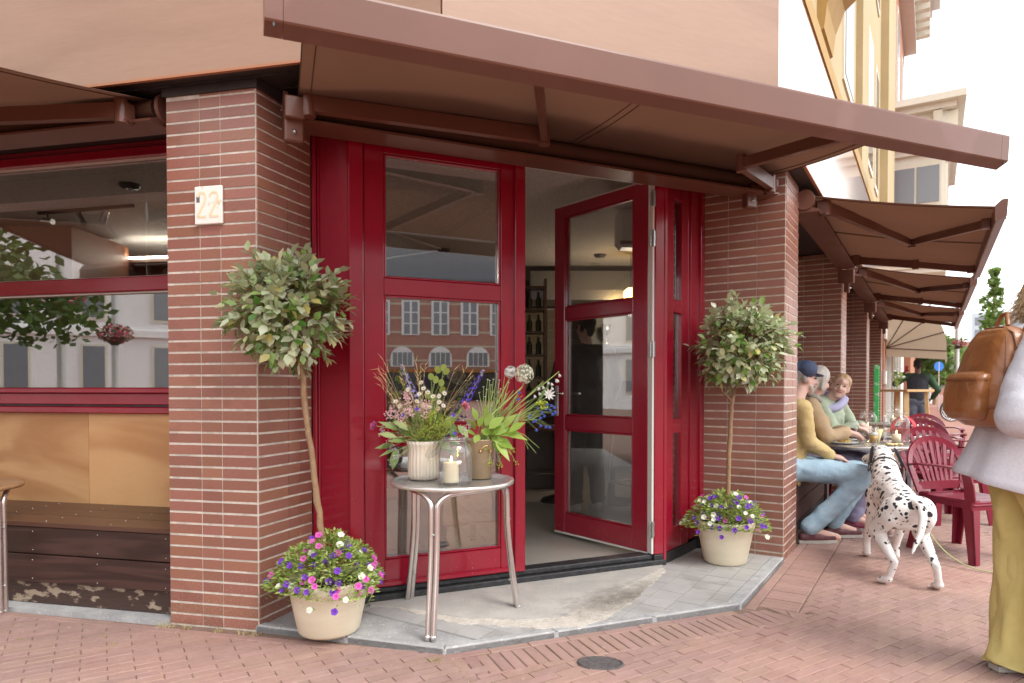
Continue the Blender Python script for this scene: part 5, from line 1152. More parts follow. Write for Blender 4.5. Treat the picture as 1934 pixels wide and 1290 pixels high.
for x, z in ((.041, .509), (.054, .503), (.073, .509), (.09, .538), (.103, .506), (.041, .457), (.068, .443), (.095, .443), (.131, .536), (.152, .492), (.128, .468), (.136, .435), (.02, .47), (.0, .44), (.06, .48), (.11, .46), (-.01, .40), (.03, .42), (.08, .41)):
    c = Vector((x, rb.uniform(-.06, .04), z)); stem(sm, (x * .35 + .02, c.y * .4, .20), c, .0016, .008); petals(f, c, (x, -.3, 1), 6, .008, .0028, .15)
f.build('star_flower', M_allium, bk_)
for x, z in ((.408, .538), (.389, .511), (.367, .492), (.345, .457), (.313, .443), (.291, .43), (.354, .498), (.326, .476), (.375, .47), (.30, .47), (.40, .51)):
    f = MB(); c = Vector((x + rb.gauss(0, .004), rb.uniform(-.05, -.01), z)); petals(f, c, (.3, -.4, -1), 6, .020, .010, 1.0); f.build('bell_flower', M_wht, bk_)
stem(sm, O(), (.41, -.02, .55), .003, .01); stem(sm, O(), (.33, -.02, .50), .003, .01)
f = MB(); petals(f, (.350, -.06, .43), (.35, -1, .25), 9, .042, .011, .55); petals(f, (.350, -.06, .43), (.35, -1, .25), 7, .030, .009, .9, .3); f.build('lily', M_wht, bk_); stem(sm, O(), (.345, -.05, .42), .0028)
f = MB(); [f.ball((.318 + rb.gauss(0, .014), -.05 + rb.gauss(0, .01), .385 + rb.gauss(0, .012)), .006, n=6, m=5) for _ in range(40)]; f.build('lime_umbel', M_limef, bk_)
for x, z in ((.367, .383), (.34, .367), (.318, .348), (.373, .34), (.286, .307), (.313, .28), (.34, .275), (.359, .272), (.291, .258), (.381, .375), (.258, .334), (.199, .416), (.204, .449), (.258, .321), (.33, .33), (.30, .37), (.345, .39), (.36, .36), (.275, .30), (.31, .32), (.385, .35)):
    f = MB(); c = Vector((x, rb.uniform(-.08, -.02), z)); petals(f, c, (.2, -.5, -.8), 5, .017, .009, .8); f.build('blue_bell', M_blue, bk_); stem(sm, (x * .7, c.y * .5, .30), c, .0009, .01)
for x, z, x2, z2, w in ((.0, .27, .02, .325, .05), (.03, .27, .075, .345, .055), (.05, .26, .125, .325, .055), (.01, .25, .065, .235, .05), (.05, .24, .11, .275, .06), (.07, .23, .165, .295, .06), (.09, .23, .20, .25, .06), (.11, .23, .25, .215, .06), (.08, .21, .175, .165, .055), (.06, .21, .13, .205, .05), (.07, .2, .14, .13, .05), (-.02, .25, -.055, .32, .045), (.08, .2, .16, .105, .045), (-.02, .23, -.06, .25, .05), (.15, .24, .235, .30, .05), (.0, .23, -.02, .19, .04), (.12, .26, .19, .34, .05), (-.01, .3, -.03, .37, .04), (.03, .31, .04, .38, .045)):
    big_leaf(bk_, M_lime, (x, -.055 + rb.gauss(0, .015), z), (x2, -.085 + rb.gauss(0, .02), z2), w)
for x, z in ((.16, .30), (.30, .44)): big_leaf(bk_, M_olive, (x - .01, -.03, z - .08), (x + .06, -.04, z + .06), .022)
for _ in range(14):
    x = rb.uniform(.02, .2); q = Vector((x, rb.uniform(-.09, -.03), rb.uniform(.06, .18))); stem(sm, (x * .5, -.04, .24), q, .001, .02)
    f = MB(); [f.ball(q + Vector((rb.gauss(0, .006), rb.gauss(0, .004), rb.gauss(0, .008))), .0028, n=5, m=4) for _ in range(9)]; f.build('hanging_bud', M_limef, bk_)
for dx in (.25, .29, .305): stem(sm, (.15, -.05, .26), (dx, -.06, .16 + rb.gauss(0, .03)), .001, .03)
for _ in range(40): x = rb.uniform(.05, .30); stem(sm, O(), (x, rb.uniform(-.05, .05), rb.uniform(.26, .46) if x < .2 else rb.uniform(.3, .46)), .0014, .012)
o = sm.build('stems', M_stem, bk_); o['kind'] = 'stuff'
# ---------------------------------------------------------------- terrace: plastic chairs, tables, tableware
M_plas = mat('burgundy_plastic', (.165, .008, .024), rough=.28, spec=.55, col2=(.20, .012, .03), vscale=4, bump=.03, bscale=300)
def plastic_chair(label, t_, off, facing, group='burgundy plastic armchairs on the terrace', z=0):
    """monobloc armchair, local +y is the way it faces"""
    q = FD.p(t_, off); f = FD.u * facing[0] + FD.n * facing[1]; rz = atan2(f.y, f.x) - pi / 2
    if CH: return dup(CH[0], (q.x, q.y, z), rz, label, group)
    c = thing('plastic_chair', label, 'chair', (q.x, q.y, z), rz, group); CH.append(c)
    nx, ny = 12, 12; vs = []; top = []
    for j in range(ny + 1):
        v = j / ny; y = lerp(-.20, .245, v); w = lerp(.195, .235, v)
        for i in range(nx + 1):
            u = i / nx * 2 - 1; zz = .415 + .016 * v - .016 * (1 - u * u) * sin(pi * min(1, v * 1.05)) - (.03 * max(0, v - .88) / .12) ** 1.0 * (1 if v > .88 else 0)
            vs.append((u * w, y, zz))
    N = len(vs); vs += [(x, y, z_ - .012) for x, y, z_ in vs]; W_ = nx + 1; fs = []
    for j in range(ny):
        for i in range(nx): a = j * W_ + i; fs += [(a, a + 1, a + 1 + W_, a + W_), (N + a, N + a + W_, N + a + 1 + W_, N + a + 1)]
    for i in range(nx): fs += [(i, N + i, N + i + 1, i + 1), (ny * W_ + i + 1, N + ny * W_ + i + 1, N + ny * W_ + i, ny * W_ + i)]
    for j in range(ny): fs += [(j * W_, (j + 1) * W_, N + (j + 1) * W_, N + j * W_), ((j + 1) * W_ + nx, j * W_ + nx, N + j * W_ + nx, N + (j + 1) * W_ + nx)]
    m_ = MB().add(vs, fs, True); sk = MB()
    for s in (-1, 1): m_.bar((s * .200, -.2, .395), (s * .238, .24, .395), .014, .05)
    m_.bar((-.238, .236, .39), (.238, .236, .39), .014, .055); m_.bar((-.2, -.2, .395), (.2, -.2, .395), .014, .05); m_.build('seat', M_plas, c)
    def band(path, w0, w1, th, up):
        """flat strip of plastic along a path, width along up"""
        mb = MB(); path = [Vector(p) for p in path]; n = len(path); vs = []
        for i, p in enumerate(path):
            d = (path[min(i + 1, n - 1)] - path[max(0, i - 1)]).normalized(); U = Vector(up(i / (n - 1)) if callable(up) else up); U = (U - d * U.dot(d)).normalized(); X = d.cross(U); w = lerp(w0, w1, i / (n - 1)) / 2
            vs += [p + U * w + X * th / 2, p + U * w - X * th / 2, p - U * w - X * th / 2, p - U * w + X * th / 2]
        fs = [(0, 1, 2, 3), tuple((n - 1) * 4 + k for k in (3, 2, 1, 0))]
        for i in range(n - 1): fs += [(i * 4 + k, (i + 1) * 4 + k, (i + 1) * 4 + (k + 1) % 4, i * 4 + (k + 1) % 4) for k in range(4)]
        return mb.add(vs, fs)
    def back(z, x):      # point on the reclined, slightly curved backrest
        return Vector((x, -.205 - (z - .42) * .26 + .30 * x * x, z))
    arch = [back(.43 + .005, -.205)] + [back(.43 + .19 * k / 4, -.205 - .05 * k / 4) for k in range(1, 5)] + [back(.62 + .185 * sin(a), -.255 * cos(a)) for a in [k * pi / 14 for k in range(1, 14)]] + [back(.62 - .19 * k / 4, .255 - .05 * k / 4) for k in range(5)]
    def upb(f): a = f * pi; return (-cos(a) , 0, sin(a)) 
    band(arch, .055, .055, .014, lambda f: Vector((-cos(f * pi), .05, sin(f * pi) + .02))).build('back_frame', M_plas, c)
    band([back(.47, x) for x in (-.2, -.1, 0, .1, .2)], .06, .06, .012, (0, 0, 1)).build('lower_rail', M_plas, c)
    for k in range(7):
        x0 = (k - 3) * .040; x1 = (k - 3) * .066; zt = .62 + .175 * sqrt(max(0, 1 - (x1 / .25) ** 2)); band([back(lerp(.49, zt, f), lerp(x0, x1, f ** 1.3)) + Vector((0, .0, 0)) for f in (0, .3, .6, 1)], .024, .030, .008, (1, 0, 0)).build('slat', M_plas, c)
    for s in (-1, 1):
        ar = [Vector((s * .262, -.235, .63)), Vector((s * .285, -.12, .645)), Vector((s * .29, .05, .65)), Vector((s * .285, .17, .645)), Vector((s * .275, .225, .625))]
        a = band(ar, .055, .062, .014, (1, 0, 0)).build('arm', M_plas, c)
        band([Vector((s * .275, .222, .632)), Vector((s * .262, .235, .54)), Vector((s * .245, .235, .42))], .065, .075, .012, (0, 1, .1)).build('arm_post', M_plas, a)
        for fy, yf, xf in ((1, .285, .262), (-1, -.275, .245)):
            x0 = s * (.235 if fy > 0 else .2); y0 = .235 if fy > 0 else -.205
            p = Vector((x0, y0, .43)); q_ = Vector((s * xf, yf, 0)); L = MB()
            for (a0, b0, a1, b1) in ((.075, .012, .046, .012), (.012, .075, .012, .046)):
                vs = [p + Vector((-s * a * a0, -fy * b * b0, 0)) for a, b in ((0, 0), (1, 0), (1, 1), (0, 1))] + [q_ + Vector((-s * a * a1, -fy * b * b1, 0)) for a, b in ((0, 0), (1, 0), (1, 1), (0, 1))]
                L.add(vs, [(0, 1, 2, 3), (7, 6, 5, 4)] + [(i, 4 + i, 4 + (i + 1) % 4, (i + 1) % 4) for i in range(4)])
            L.bm_fix = True; o = L.build('leg', M_plas, c)
    return c
CH = []
plastic_chair('nearest burgundy plastic armchair beside the dalmatian, facing the street corner', .95, 1.065, (-.66, .75))
for lab, t_, o_, f_ in (('burgundy plastic armchair just behind the nearest one', 2.35, .95, (-.75, .5)), ('burgundy plastic armchair under the second table, against the bench side', 2.28, .10, (.9, .3)),
                        ('burgundy plastic armchair on the street side of the second table', 3.2, 1.22, (-.5, -.85)), ('burgundy plastic armchair at the far end of the second table', 3.9, .80, (-.95, .2)),
                        ('burgundy plastic armchair before the third table', 4.75, .85, (.8, .3)), ('farthest burgundy plastic armchair beyond the third table', 6.0, .86, (-.9, .4))): plastic_chair(lab, t_, o_, f_)
def tt(label, t_, off, r=.35): q = FD.p(t_, off); return bistro_table(label, (q.x, q.y, 0), FD.rz + .5, r, .725, 4, group='steel bistro tables on the terrace')
T1 = tt('steel bistro table with plates and drinks in front of the seated guests', 1.55, .40, .37); tt('second steel bistro table carrying a red bag and a jar', 2.95, .48); tt('third steel bistro table down the terrace', 5.3, .42)
def on(t_, off, z=.727): return FD.P(t_, off, z)
def jar(label, t_, off, s=1.0):
    j = thing('glass_jar', label, 'jar', on(t_, off), 0, 'glass candle jars on the terrace tables')
    MB().lathe([(r * s, z * s) for r, z in JP], n=32).build('body', M_jar, j); MB().lathe([(.052 * s, .219 * s), (.065 * s, .217 * s), (.067 * s, .222 * s), (.065 * s, .227 * s), (.052 * s, .226 * s)], n=28).build('rim', M_jar2, j)
    k = thing('jar_candle', 'candle burning inside the ' + label, 'candle', on(t_, off, .736), 0, 'candles in the terrace jars'); MB().lathe([(0, 0), (.034, 0), (.034, .07), (0, .068)], n=18).build('wax', MATS['ivory_wax'], k); MB().lathe([(0, 0), (.004, .008), (.003, .02), (0, .03)], n=8, o=(0, 0, .072)).build('flame', MATS['jar_flame'], k)
jar('large glass jar at the street end of the first terrace table', 1.66, .60, 1.15); jar('glass jar on the second terrace table', 2.85, .30, 1.0); jar('glass jar on the third terrace table', 5.2, .42, 1.0)
g_ = thing('beer_glass', 'half full glass of beer on the first terrace table', 'glass', on(1.50, .44)); MB().lathe([(.028, .002), (.036, .145), (.034, .145), (.027, .006), (0, .006)], n=24).build('body', M_jar, g_)
MB().lathe([(0, .007), (.0265, .007), (.0305, .07), (0, .07)], n=24).build('beer', mat('beer', (.75, .42, .03), rough=.15, trans=.4), g_); MB().lathe([(0, .0705), (.0308, .0705), (.0325, .095), (0, .098)], n=24).build('foam', M_wht, g_)
g_ = thing('wine_glass', 'red wine glass on the first terrace table', 'glass', on(1.60, .28)); MB().lathe([(.034, 0), (.03, .003), (.004, .008), (.0035, .075), (.02, .09), (.036, .12), (.037, .15), (.028, .195)], n=24).build('body', M_jar, g_); MB().lathe([(0, .082), (.019, .0915), (.034, .12), (.0, .12)], n=24).build('wine', mat('red_wine', (.08, .003, .012), rough=.1), g_)
g_ = thing('tumbler', 'empty water tumbler beside the wine glass', 'glass', on(1.75, .38)); MB().lathe([(0, .004), (.028, .002), (.034, .11)], n=24).build('body', M_jar, g_)
M_china = mat('glazed_china', (.75, .74, .70), rough=.25); M_food = mat('fried_food', (.62, .36, .07), rough=.6, col2=(.70, .55, .20), vscale=30)
for lab, a, b_, r in (('dark rimmed plate with food in front of the cap wearer', 1.36, .22, .12), ('plate of food near the wine glass', 1.72, .18, .12)):
    p = thing('plate', lab, 'plate', on(a, b_), 0, 'plates on the first terrace table'); MB().lathe([(0, .004), (r * .6, .003), (r, .016), (r, .019), (r * .6, .008), (0, .008)], n=32).build('dish', M_china, p)
    m_ = MB(); [m_.ball((R_(-.05, .05), R_(-.05, .05), .016), R_(.012, .022), n=8, m=6, sc=(1.3, 1, .7)) for _ in range(9)]; f = thing('food', 'golden fried food on the ' + lab, 'food', on(a, b_, .733)); m_.build('pieces', M_food, f)['kind'] = 'stuff'
n_ = thing('napkin', 'cream folded paper cone standing on the first terrace table', 'napkin', on(1.62, .47)); MB().lathe([(.004, 0), (.035, .12), (.033, .12), (.002, .004)], n=16).build('cone', mat('cream_paper', (.80, .68, .36), rough=.8), n_)
m_ = MB(); [m_.ball((R_(-.07, .07), R_(-.04, .04), .01), R_(.012, .02), n=7, m=5, sc=(1.2, 1, .6)) for _ in range(12)]; f = thing('bread', 'pale bread pieces at the table edge above the dog', 'bread', on(1.42, .60)); m_.build('pieces', mat('bread_crumb', (.78, .62, .34), rough=.9), f)['kind'] = 'stuff'
# red bag with a looped handle on the second table
b_ = thing('red_bag', 'bright red bag with a tall looped handle on the second terrace table', 'bag', on(2.72, .62), FD.rz + .9)
M_rb = mat('red_cloth', (.55, .01, .02), rough=.5); MB().bbox(-.13, .13, -.05, .05, 0, .07, c=.02).build('body', M_rb, b_)
hb = MB(); P_ = [(.13 * cos(a), 0, .06 + .13 * sin(a)) for a in [k * pi / 14 for k in range(15)]]
vs = []; [vs.extend([Vector(p) + Vector((0, -.022, 0)), Vector(p) + Vector((0, .022, 0)), Vector(p) * .96 + Vector((0, .022, 0)), Vector(p) * .96 + Vector((0, -.022, 0))]) for p in P_]
hb.add(vs, [(i * 4 + k, (i + 1) * 4 + k, (i + 1) * 4 + (k + 1) % 4, i * 4 + (k + 1) % 4) for i in range(14) for k in range(4)]); hb.build('handle', M_rb, b_)
# benches and windows in the terrace bays
for k, w_ in enumerate(('first', 'second', 'third')):
    s = 3.35 * k
    be2 = FD.thing('wall_bench', 'dark timber bench in the %s terrace bay between the pillars' % w_, 'bench', t=s)
    for j in range(3): MB().bbox(.51, 3.28, .03 + j * .18, .03 + j * .18 + .176, .445, .47).build('seat_board', M_benchtop, be2)
    for z0, z1 in ((.30, .4445), (.15, .296)): MB().bbox(.51, 3.28, .032, .058, z0, z1).build('front_board', M_bench, be2)
    MB().box(.52, 3.27, .08, .57, .01, .44).build('carcass', M_soffit, be2)
    w2 = FD.thing('shop_window', 'red framed window in the %s terrace bay' % w_, 'window', t=s)
    for z0, z1 in ((2.60, 2.70), (1.79, 1.88), (1.04, 1.2)): MB().bbox(.50, 3.30, .60, .70, z0, z1).build('rail', M_red, w2)
    for z0, z1 in ((1.2, 1.79), (1.88, 2.6)): MB().box(.50, 3.30, .65, .656, z0 + .001, z1 - .001).build('pane', M_glass, w2)
    MB().box(.50, 3.30, .61, .63, .44, 1.0395).build('plywood_panel', M_ply, w2)
# green upright sign by the last pillars
t = FD.thing('green_sign', 'narrow bright green upright board beside the third tiled pillar', 'sign', t=6.95, off=.10)
M_green = mat('bright_green_board', (.05, .48, .12), rough=.5, col2=(.40, .62, .42), vscale=9, contrast=(.55, .6), stretch=(1, 1, 1.6))
MB().bbox(-.02, .02, -.055, .02, .62, 1.55, c=.006).build('board', M_green, t); MB().box(-.015, .015, -.06, .0, .0, .55).build('stake', M_dwood, t)
# tall wooden standing table, boards and flowers behind
q = FD.p(8.0, .42); t = thing('standing_table', 'tall plain wooden standing table by the third pillar', 'table', (q.x, q.y, 0), FD.rz + .9); M_pine = wood('pale_pine', (.50, .30, .13), (.58, .37, .18), rough=.6, scale=2, bump=.05)
MB().bbox(-.36, .36, -.3, .3, 1.13, 1.17).build('tabletop', M_pine, t)
for sx in (-1, 1):
    for sy in (-1, 1): MB().bar((sx * .27, sy * .22, 1.13), (sx * .33, sy * .26, 0), .075, .05).build('leg', M_pine, t)
q = FD.p(7.7, .85); t = thing('leaning_board', 'pale wooden board leaning on the standing table', 'board', (q.x, q.y, 0), FD.rz); o = MB().bbox(-.16, .16, -.02, .02, 0, .75).build('plank', M_pine, t); o.rotation_euler = (radians(-14), radians(6), .8)
q = FD.p(7.9, .36); t = thing('flower_vase', 'small glass of white and yellow flowers on the standing table', 'vase', (q.x, q.y, 1.171)); MB().lathe([(0, .003), (.03, 0), (.035, .12)], n=16).build('body', M_jar, t)
m_ = MB(); [petals(m_, (R_(-.09, .09), R_(-.06, .06), R_(.16, .34)), (0, -1, .5), 6, .025, .018, .3) for _ in range(16)]; o = m_.build('blooms', M_wht, t); o['kind'] = 'stuff'; m_ = MB(); [m_.tube([(0, 0, .02), (R_(-.09, .09), R_(-.06, .06), R_(.16, .32))], .003, n=4) for _ in range(18)]; leafcloud(m_, (0, 0, .2), (.09, .07, .1), 60, .03, rb); m_.build('stems', M_lime, t)['kind'] = 'stuff'
# ---------------------------------------------------------------- people and the dog
def skinm(name, c): return mat(name, c, rough=.55, subsurf=.15, var=.1, vscale=30)
M_skin = skinm('fair_skin', (.68, .45, .37)); M_skin2 = skinm('ruddy_skin', (.62, .38, .31)); M_skin3 = skinm('brown_skin', (.17, .085, .055))
M_lip = mat('lip', (.40, .12, .10), rough=.5); M_eye = mat('eye_dark', (.03, .02, .015), rough=.2)
def person(label, J, skin, top, trousers, shoe, hair=None, hair_style='short', f=(0, -1, 0), hs=1.0, sleeve=1.0, topr=1.0, shirt_len=.0, voxel=.014, extra=None, shoes=True, group=None):
    """one continuous body on a posed skeleton; clothing, hair and shoes are children. f: where the face looks"""
    J = {k: Vector(v) for k, v in J.items()}; base = Vector((J['pelvis'].x, J['pelvis'].y, 0)); t = thing('person', label, 'person', base, 0, group)
    P = {k: v - base for k, v in J.items()}; f = Vector(f).normalized(); up = ((P['head'] - P['neck']).normalized() * .4 + Vector((0, 0, .6))).normalized(); up = (up - f * up.dot(f)).normalized(); rt = f.cross(up)
    b = MB(); H = P['head']
    def hp(x, y, z): return H + (rt * x + f * y + up * z) * hs
    rot = Matrix((rt, f, up)).transposed()
    def ell(mb, c, sx, sy, sz, n=16, m=10):
        k = len(mb.v); mb.ball((0, 0, 0), 1, n=n, m=m, sc=(sx * hs, sy * hs, sz * hs)); mb.v[k:] = [tuple(c + rot @ Vector(v)) for v in mb.v[k:]]
    ell(b, hp(0, -.012, .035), .074, .092, .088); ell(b, hp(0, .012, -.035), .060, .070, .075); ell(b, hp(0, .045, -.085), .034, .034, .028)
    b.caps(hp(0, .085, .012), hp(0, .107, -.022), .010 * hs, .016 * hs, n=10)
    for s in (-1, 1): ell(b, hp(s * .076, -.01, -.01), .010, .022, .034, 8, 6); ell(b, hp(s * .036, .066, -.028), .022, .016, .016, 8, 6)
    b.caps(hp(0, .078, .045), hp(0, .08, .05), .02 * hs, .02 * hs, n=8)
    b.caps(P['neck'] - up * .03, H - up * .05 - f * .012, .056, .052, n=14)
    # torso and limbs under the clothes
    sL, sR = P['shL'], P['shR']; hL, hR = P['hipL'], P['hipR']; ch, pe = P['chest'], P['pelvis']; ax = (sR - sL).normalized()
    b.caps(pe, ch, .125, .135, sq=(1.15, .8), ax=ax); b.caps(sL.lerp(ch, .25), sR.lerp(ch, .25), .075, .075); b.caps(P['neck'] - up * .06, ch, .06, .12, sq=(1.2, .8), ax=ax)
    for s in 'LR':
        S_, E_, W_, HH = P['sh' + s], P['el' + s], P['wr' + s], P['ha' + s]; b.caps(S_, E_, .052, .042); b.caps(E_, W_, .042, .029)
        d = (HH - W_).normalized(); sd = d.cross(Vector((0, 0, 1))); sd = sd.normalized() if sd.length > .1 else Vector((1, 0, 0)); nn = sd.cross(d)
        b.caps(W_, W_ + d * .075, .026, .034, sq=(1.25, .6), ax=sd); dn = Vector((0, 0, -1)) if 'curl' not in J else Vector((0, 0, -1))
        for k, L_ in enumerate((.068, .078, .072, .055)):
            o = W_ + d * .085 + sd * (k - 1.5) * .019; m1 = o + d * L_ * .55 + dn * .012; b.caps(o, m1, .0095, .009, n=8); b.caps(m1, m1 + (d * .6 + dn * .8).normalized() * L_ * .5, .009, .0075, n=8)
        tb_ = W_ + d * .03 - sd * .028; b.caps(tb_, tb_ + (d * .8 - sd * .7).normalized() * .04 + dn * .006, .011, .010, n=8); b.caps(tb_ + (d * .8 - sd * .7).normalized() * .04, tb_ + (d * 1.0 - sd * .6).normalized() * .07 + dn * .016, .010, .008, n=8)
        b.caps(P['hip' + s], P['kn' + s], .085, .058); b.caps(P['kn' + s], P['an' + s], .056, .036); b.caps(P['an' + s], P['to' + s], .036, .03)
    body = remesh(b, 'body', skin, t, voxel=.0085 if voxel < .013 else .011, smooth=2)
    e = MB()
    for s in (-1, 1): e.ball(hp(s * .031, .079, .012), .0085 * hs, n=8, m=6, sc=(1.2, .8, .8))
    o = e.build('eyes', M_eye, body); br = MB()
    for s in (-1, 1): br.caps(hp(s * .018, .088, .034), hp(s * .046, .076, .034), .004 * hs, .003 * hs, n=6)
    br.build('brows', hair or M_eye, body)
    m_ = MB(); m_.caps(hp(-.020, .083, -.052), hp(.020, .083, -.052), .0055 * hs, .0055 * hs, n=8); m_.build('mouth', M_lip, body)
    cloth = lambda c: .011 * noise.noise(c * 8) + .010 * (.35 - abs(noise.noise(Vector((c.x * 11, c.y * 11, c.z * 17)) + Vector((3, 1, 7))))) + .003 * noise.noise(c * 26)
    # top
    c = MB(); c.caps(pe + Vector((0, 0, -.02 - shirt_len)), ch, .150 * topr, .158 * topr, sq=(1.18, .85), ax=ax); c.caps(sL.lerp(ch, .18), sR.lerp(ch, .18), .092 * topr, .092 * topr); c.caps(P['neck'] - up * .05, ch, .068 * topr, .14 * topr, sq=(1.2, .85), ax=ax)
    for s in 'LR': c.caps(P['sh' + s], P['el' + s], .073 * topr, .062 * topr); c.caps(P['el' + s], P['el' + s].lerp(P['wr' + s], .9 * sleeve), .062 * topr, .050 * topr)
    remesh(c, 'jacket', top, t, voxel=voxel, smooth=4, disp=cloth)
    c = MB(); c.caps(hL, hR, .125, .125); c.caps(pe, pe + Vector((0, 0, .06)), .13, .12, sq=(1.15, .85), ax=ax)
    for s in 'LR': c.caps(P['hip' + s], P['kn' + s], .105, .080); c.caps(P['kn' + s], P['an' + s] + Vector((0, 0, .02)), .080, .066)
    remesh(c, 'trousers', trousers, t, voxel=voxel, smooth=4, disp=cloth)
    for s in 'LR':
        c = MB(); A_, T_ = P['an' + s], P['to' + s]; d = (T_ - A_); d.z = 0; d.normalize(); g0 = Vector((A_.x, A_.y, .045)) - d * .045; c.caps(g0, g0 + d * .12, .042, .044); c.caps(g0 + d * .12, g0 + d * .235, .044, .036, sq=(1, .85)); c.caps(A_ + Vector((0, 0, .0)), g0 + d * .05, .045, .044)
        o = remesh(c, 'shoe', shoe, t, voxel=.010, smooth=2); so_ = MB(); n2 = Vector((-d.y, d.x, 0)); so_.prism([tuple((g0 + d * x + n2 * y)[:2]) for x, y in ((-.045, -.028), (-.045, .028), (.05, .042), (.17, .045), (.265, .02), (.265, -.02), (.17, -.045), (.05, -.042))], .002, .026); so_.build('sole', mat('trainer_sole', (.42, .39, .35), rough=.7, var=.15), o)
    if hair is not None:
        hm = MB()
        ell(hm, hp(0, -.022, .050), .083, .094, .086); 
        if hair_style == 'long': [hm.caps(hp(s * .055, -.05, .02), hp(s * .075, -.06, -.16), .045, .035) for s in (-1, 0, 1)]; hm.caps(hp(0, -.06, 0), hp(0, -.08, -.19), .07, .045)
        if hair_style == 'bob': [hm.caps(hp(s * .07, -.03, .03), hp(s * .074, -.02, -.06), .028, .024) for s in (-1, 1)]; hm.caps(hp(0, -.06, .02), hp(0, -.07, -.08), .06, .045)
        if hair_style in ('short', 'cap'): [hm.caps(hp(s * .066, -.035, .0), hp(s * .066, -.035, -.03), .02, .016) for s in (-1, 1)]; hm.caps(hp(0, -.07, .0), hp(0, -.075, -.055), .045, .03)
        if hair_style == 'tied': hm.caps(hp(0, -.10, .02), hp(0, -.11, -.01), .035, .03)
        ho = remesh(hm, 'hair', hair, t, voxel=.008, smooth=2, disp=lambda c: .004 * noise.noise(Vector((c.x * 60, c.y * 60, c.z * 14))))
        # keep the face clear of hair
        me = ho.data; kill = [v for v in me.vertices if (v.co - H).dot(f) > .045 * hs and (v.co - H).dot(up) < .075 * hs]; bm_ = bmesh.new(); bm_.from_mesh(me); bm_.verts.ensure_lookup_table(); bmesh.ops.delete(bm_, geom=[bm_.verts[v.index] for v in kill], context='VERTS'); bm_.to_mesh(me); bm_.free()
    if extra: extra(t, P, hp, rot, f, up, rt, hs)
    return t
def D3(t_, off, z): return Vector(FD.P(t_, off, z))
def seated(t_, off, head_z, lean, knees, feet, hands, elb, head_off=(0, 0), span=.19, fw=(0, 1)):
    """skeleton of a guest on the wall bench; fw (t, off) is where the body faces"""
    Fv = Vector((FD.u.x * fw[0] + FD.n.x * fw[1], FD.u.y * fw[0] + FD.n.y * fw[1], 0)).normalized(); Rv = Vector((Fv.y, -Fv.x, 0)); pe = D3(t_, off, .56); ch = pe + Fv * lean + Vector((0, 0, .36)); ne = ch + Fv * lean * .35 + Vector((0, 0, .19)); J = dict(pelvis=pe, chest=ch, neck=ne)
    J['head'] = Vector((ne.x, ne.y, 0)) + Fv * .05 + Vector((0, 0, head_z)) + FD.u.to_3d() * head_off[0] + FD.n.to_3d() * head_off[1]
    for s, k in (('L', -1), ('R', 1)):
        J['sh' + s] = ch + Rv * k * span + Vector((0, 0, .13)); J['hip' + s] = pe + Rv * k * .095
        J['kn' + s] = D3(*knees[0 if k < 0 else 1]); J['an' + s] = D3(*feet[0 if k < 0 else 1][:2], .10); tv = feet[0 if k < 0 else 1]; J['to' + s] = D3(tv[2], tv[3], .04)
        J['el' + s] = D3(*elb[0 if k < 0 else 1]); hw, hh = hands[0 if k < 0 else 1]; J['wr' + s] = D3(*hw); J['ha' + s] = D3(*hh)
    return J
M_yj = mat('mustard_jacket', (.52, .39, .18), rough=.85, col2=(.45, .33, .14), vscale=10, bump=.3, bscale=40); M_jeans = mat('washed_denim', (.24, .36, .46), rough=.85, col2=(.36, .48, .56), vscale=7, bump=.3, bscale=60)
M_grey = mat('grey_hair', (.36, .34, .32), rough=.6, var=.4, vscale=60); M_whiteh = mat('white_hair', (.62, .58, .52), rough=.6, var=.3, vscale=60); M_blond = mat('strawberry_blond_hair', (.58, .38, .20), rough=.5, var=.35, vscale=50)
M_snk = mat('burgundy_trainer', (.075, .009, .018), rough=.5, col2=(.14, .055, .06), vscale=22); M_navy = mat('navy_cap', (.055, .075, .14), rough=.8, bump=.2, bscale=120)
def cap_on(t, P, hp, rot, f, up, rt, hs):
    c = MB(); k = len(c.v); c.ball((0, 0, 0), 1, n=18, m=12, sc=(.092, .106, .075)); c.v[k:] = [tuple(hp(0, -.012, .075) + rot @ Vector(v)) for v in c.v[k:]]; c.caps(hp(-.055, -.01, .075), hp(.055, -.01, .075), .075, .075)
    cp = remesh(c, 'cap', M_navy, t, voxel=.009, smooth=3)
    v = MB(); n = 10; pts_ = [(.082 * cos(a), .06 + .095 * sin(a)) for a in [pi * i / n for i in range(n + 1)]]; top = [tuple(hp(x, y, .062 - (y - .06) * .18 - x * x * 2)) for x, y in pts_]; bot = [tuple(hp(x, y, .056 - (y - .06) * .18 - x * x * 2)) for x, y in pts_]
    v.add(top + bot, [tuple(range(n + 1)), tuple(range(n + 1, 2 * n + 2))[::-1]] + [(i, n + 1 + i, n + 2 + i, i + 1) for i in range(n)]); v.build('visor', M_navy, cp)
def beard(t, P, hp, rot, f, up, rt, hs):
    cap_on(t, P, hp, rot, f, up, rt, hs); c = MB(); c.caps(hp(-.045, .03, -.06), hp(0, .062, -.092), .022, .026); c.caps(hp(.045, .03, -.06), hp(0, .062, -.092), .022, .026); remesh(c, 'beard', mat('grizzled_beard', (.50, .42, .38), rough=.7), t, voxel=.007, smooth=2)
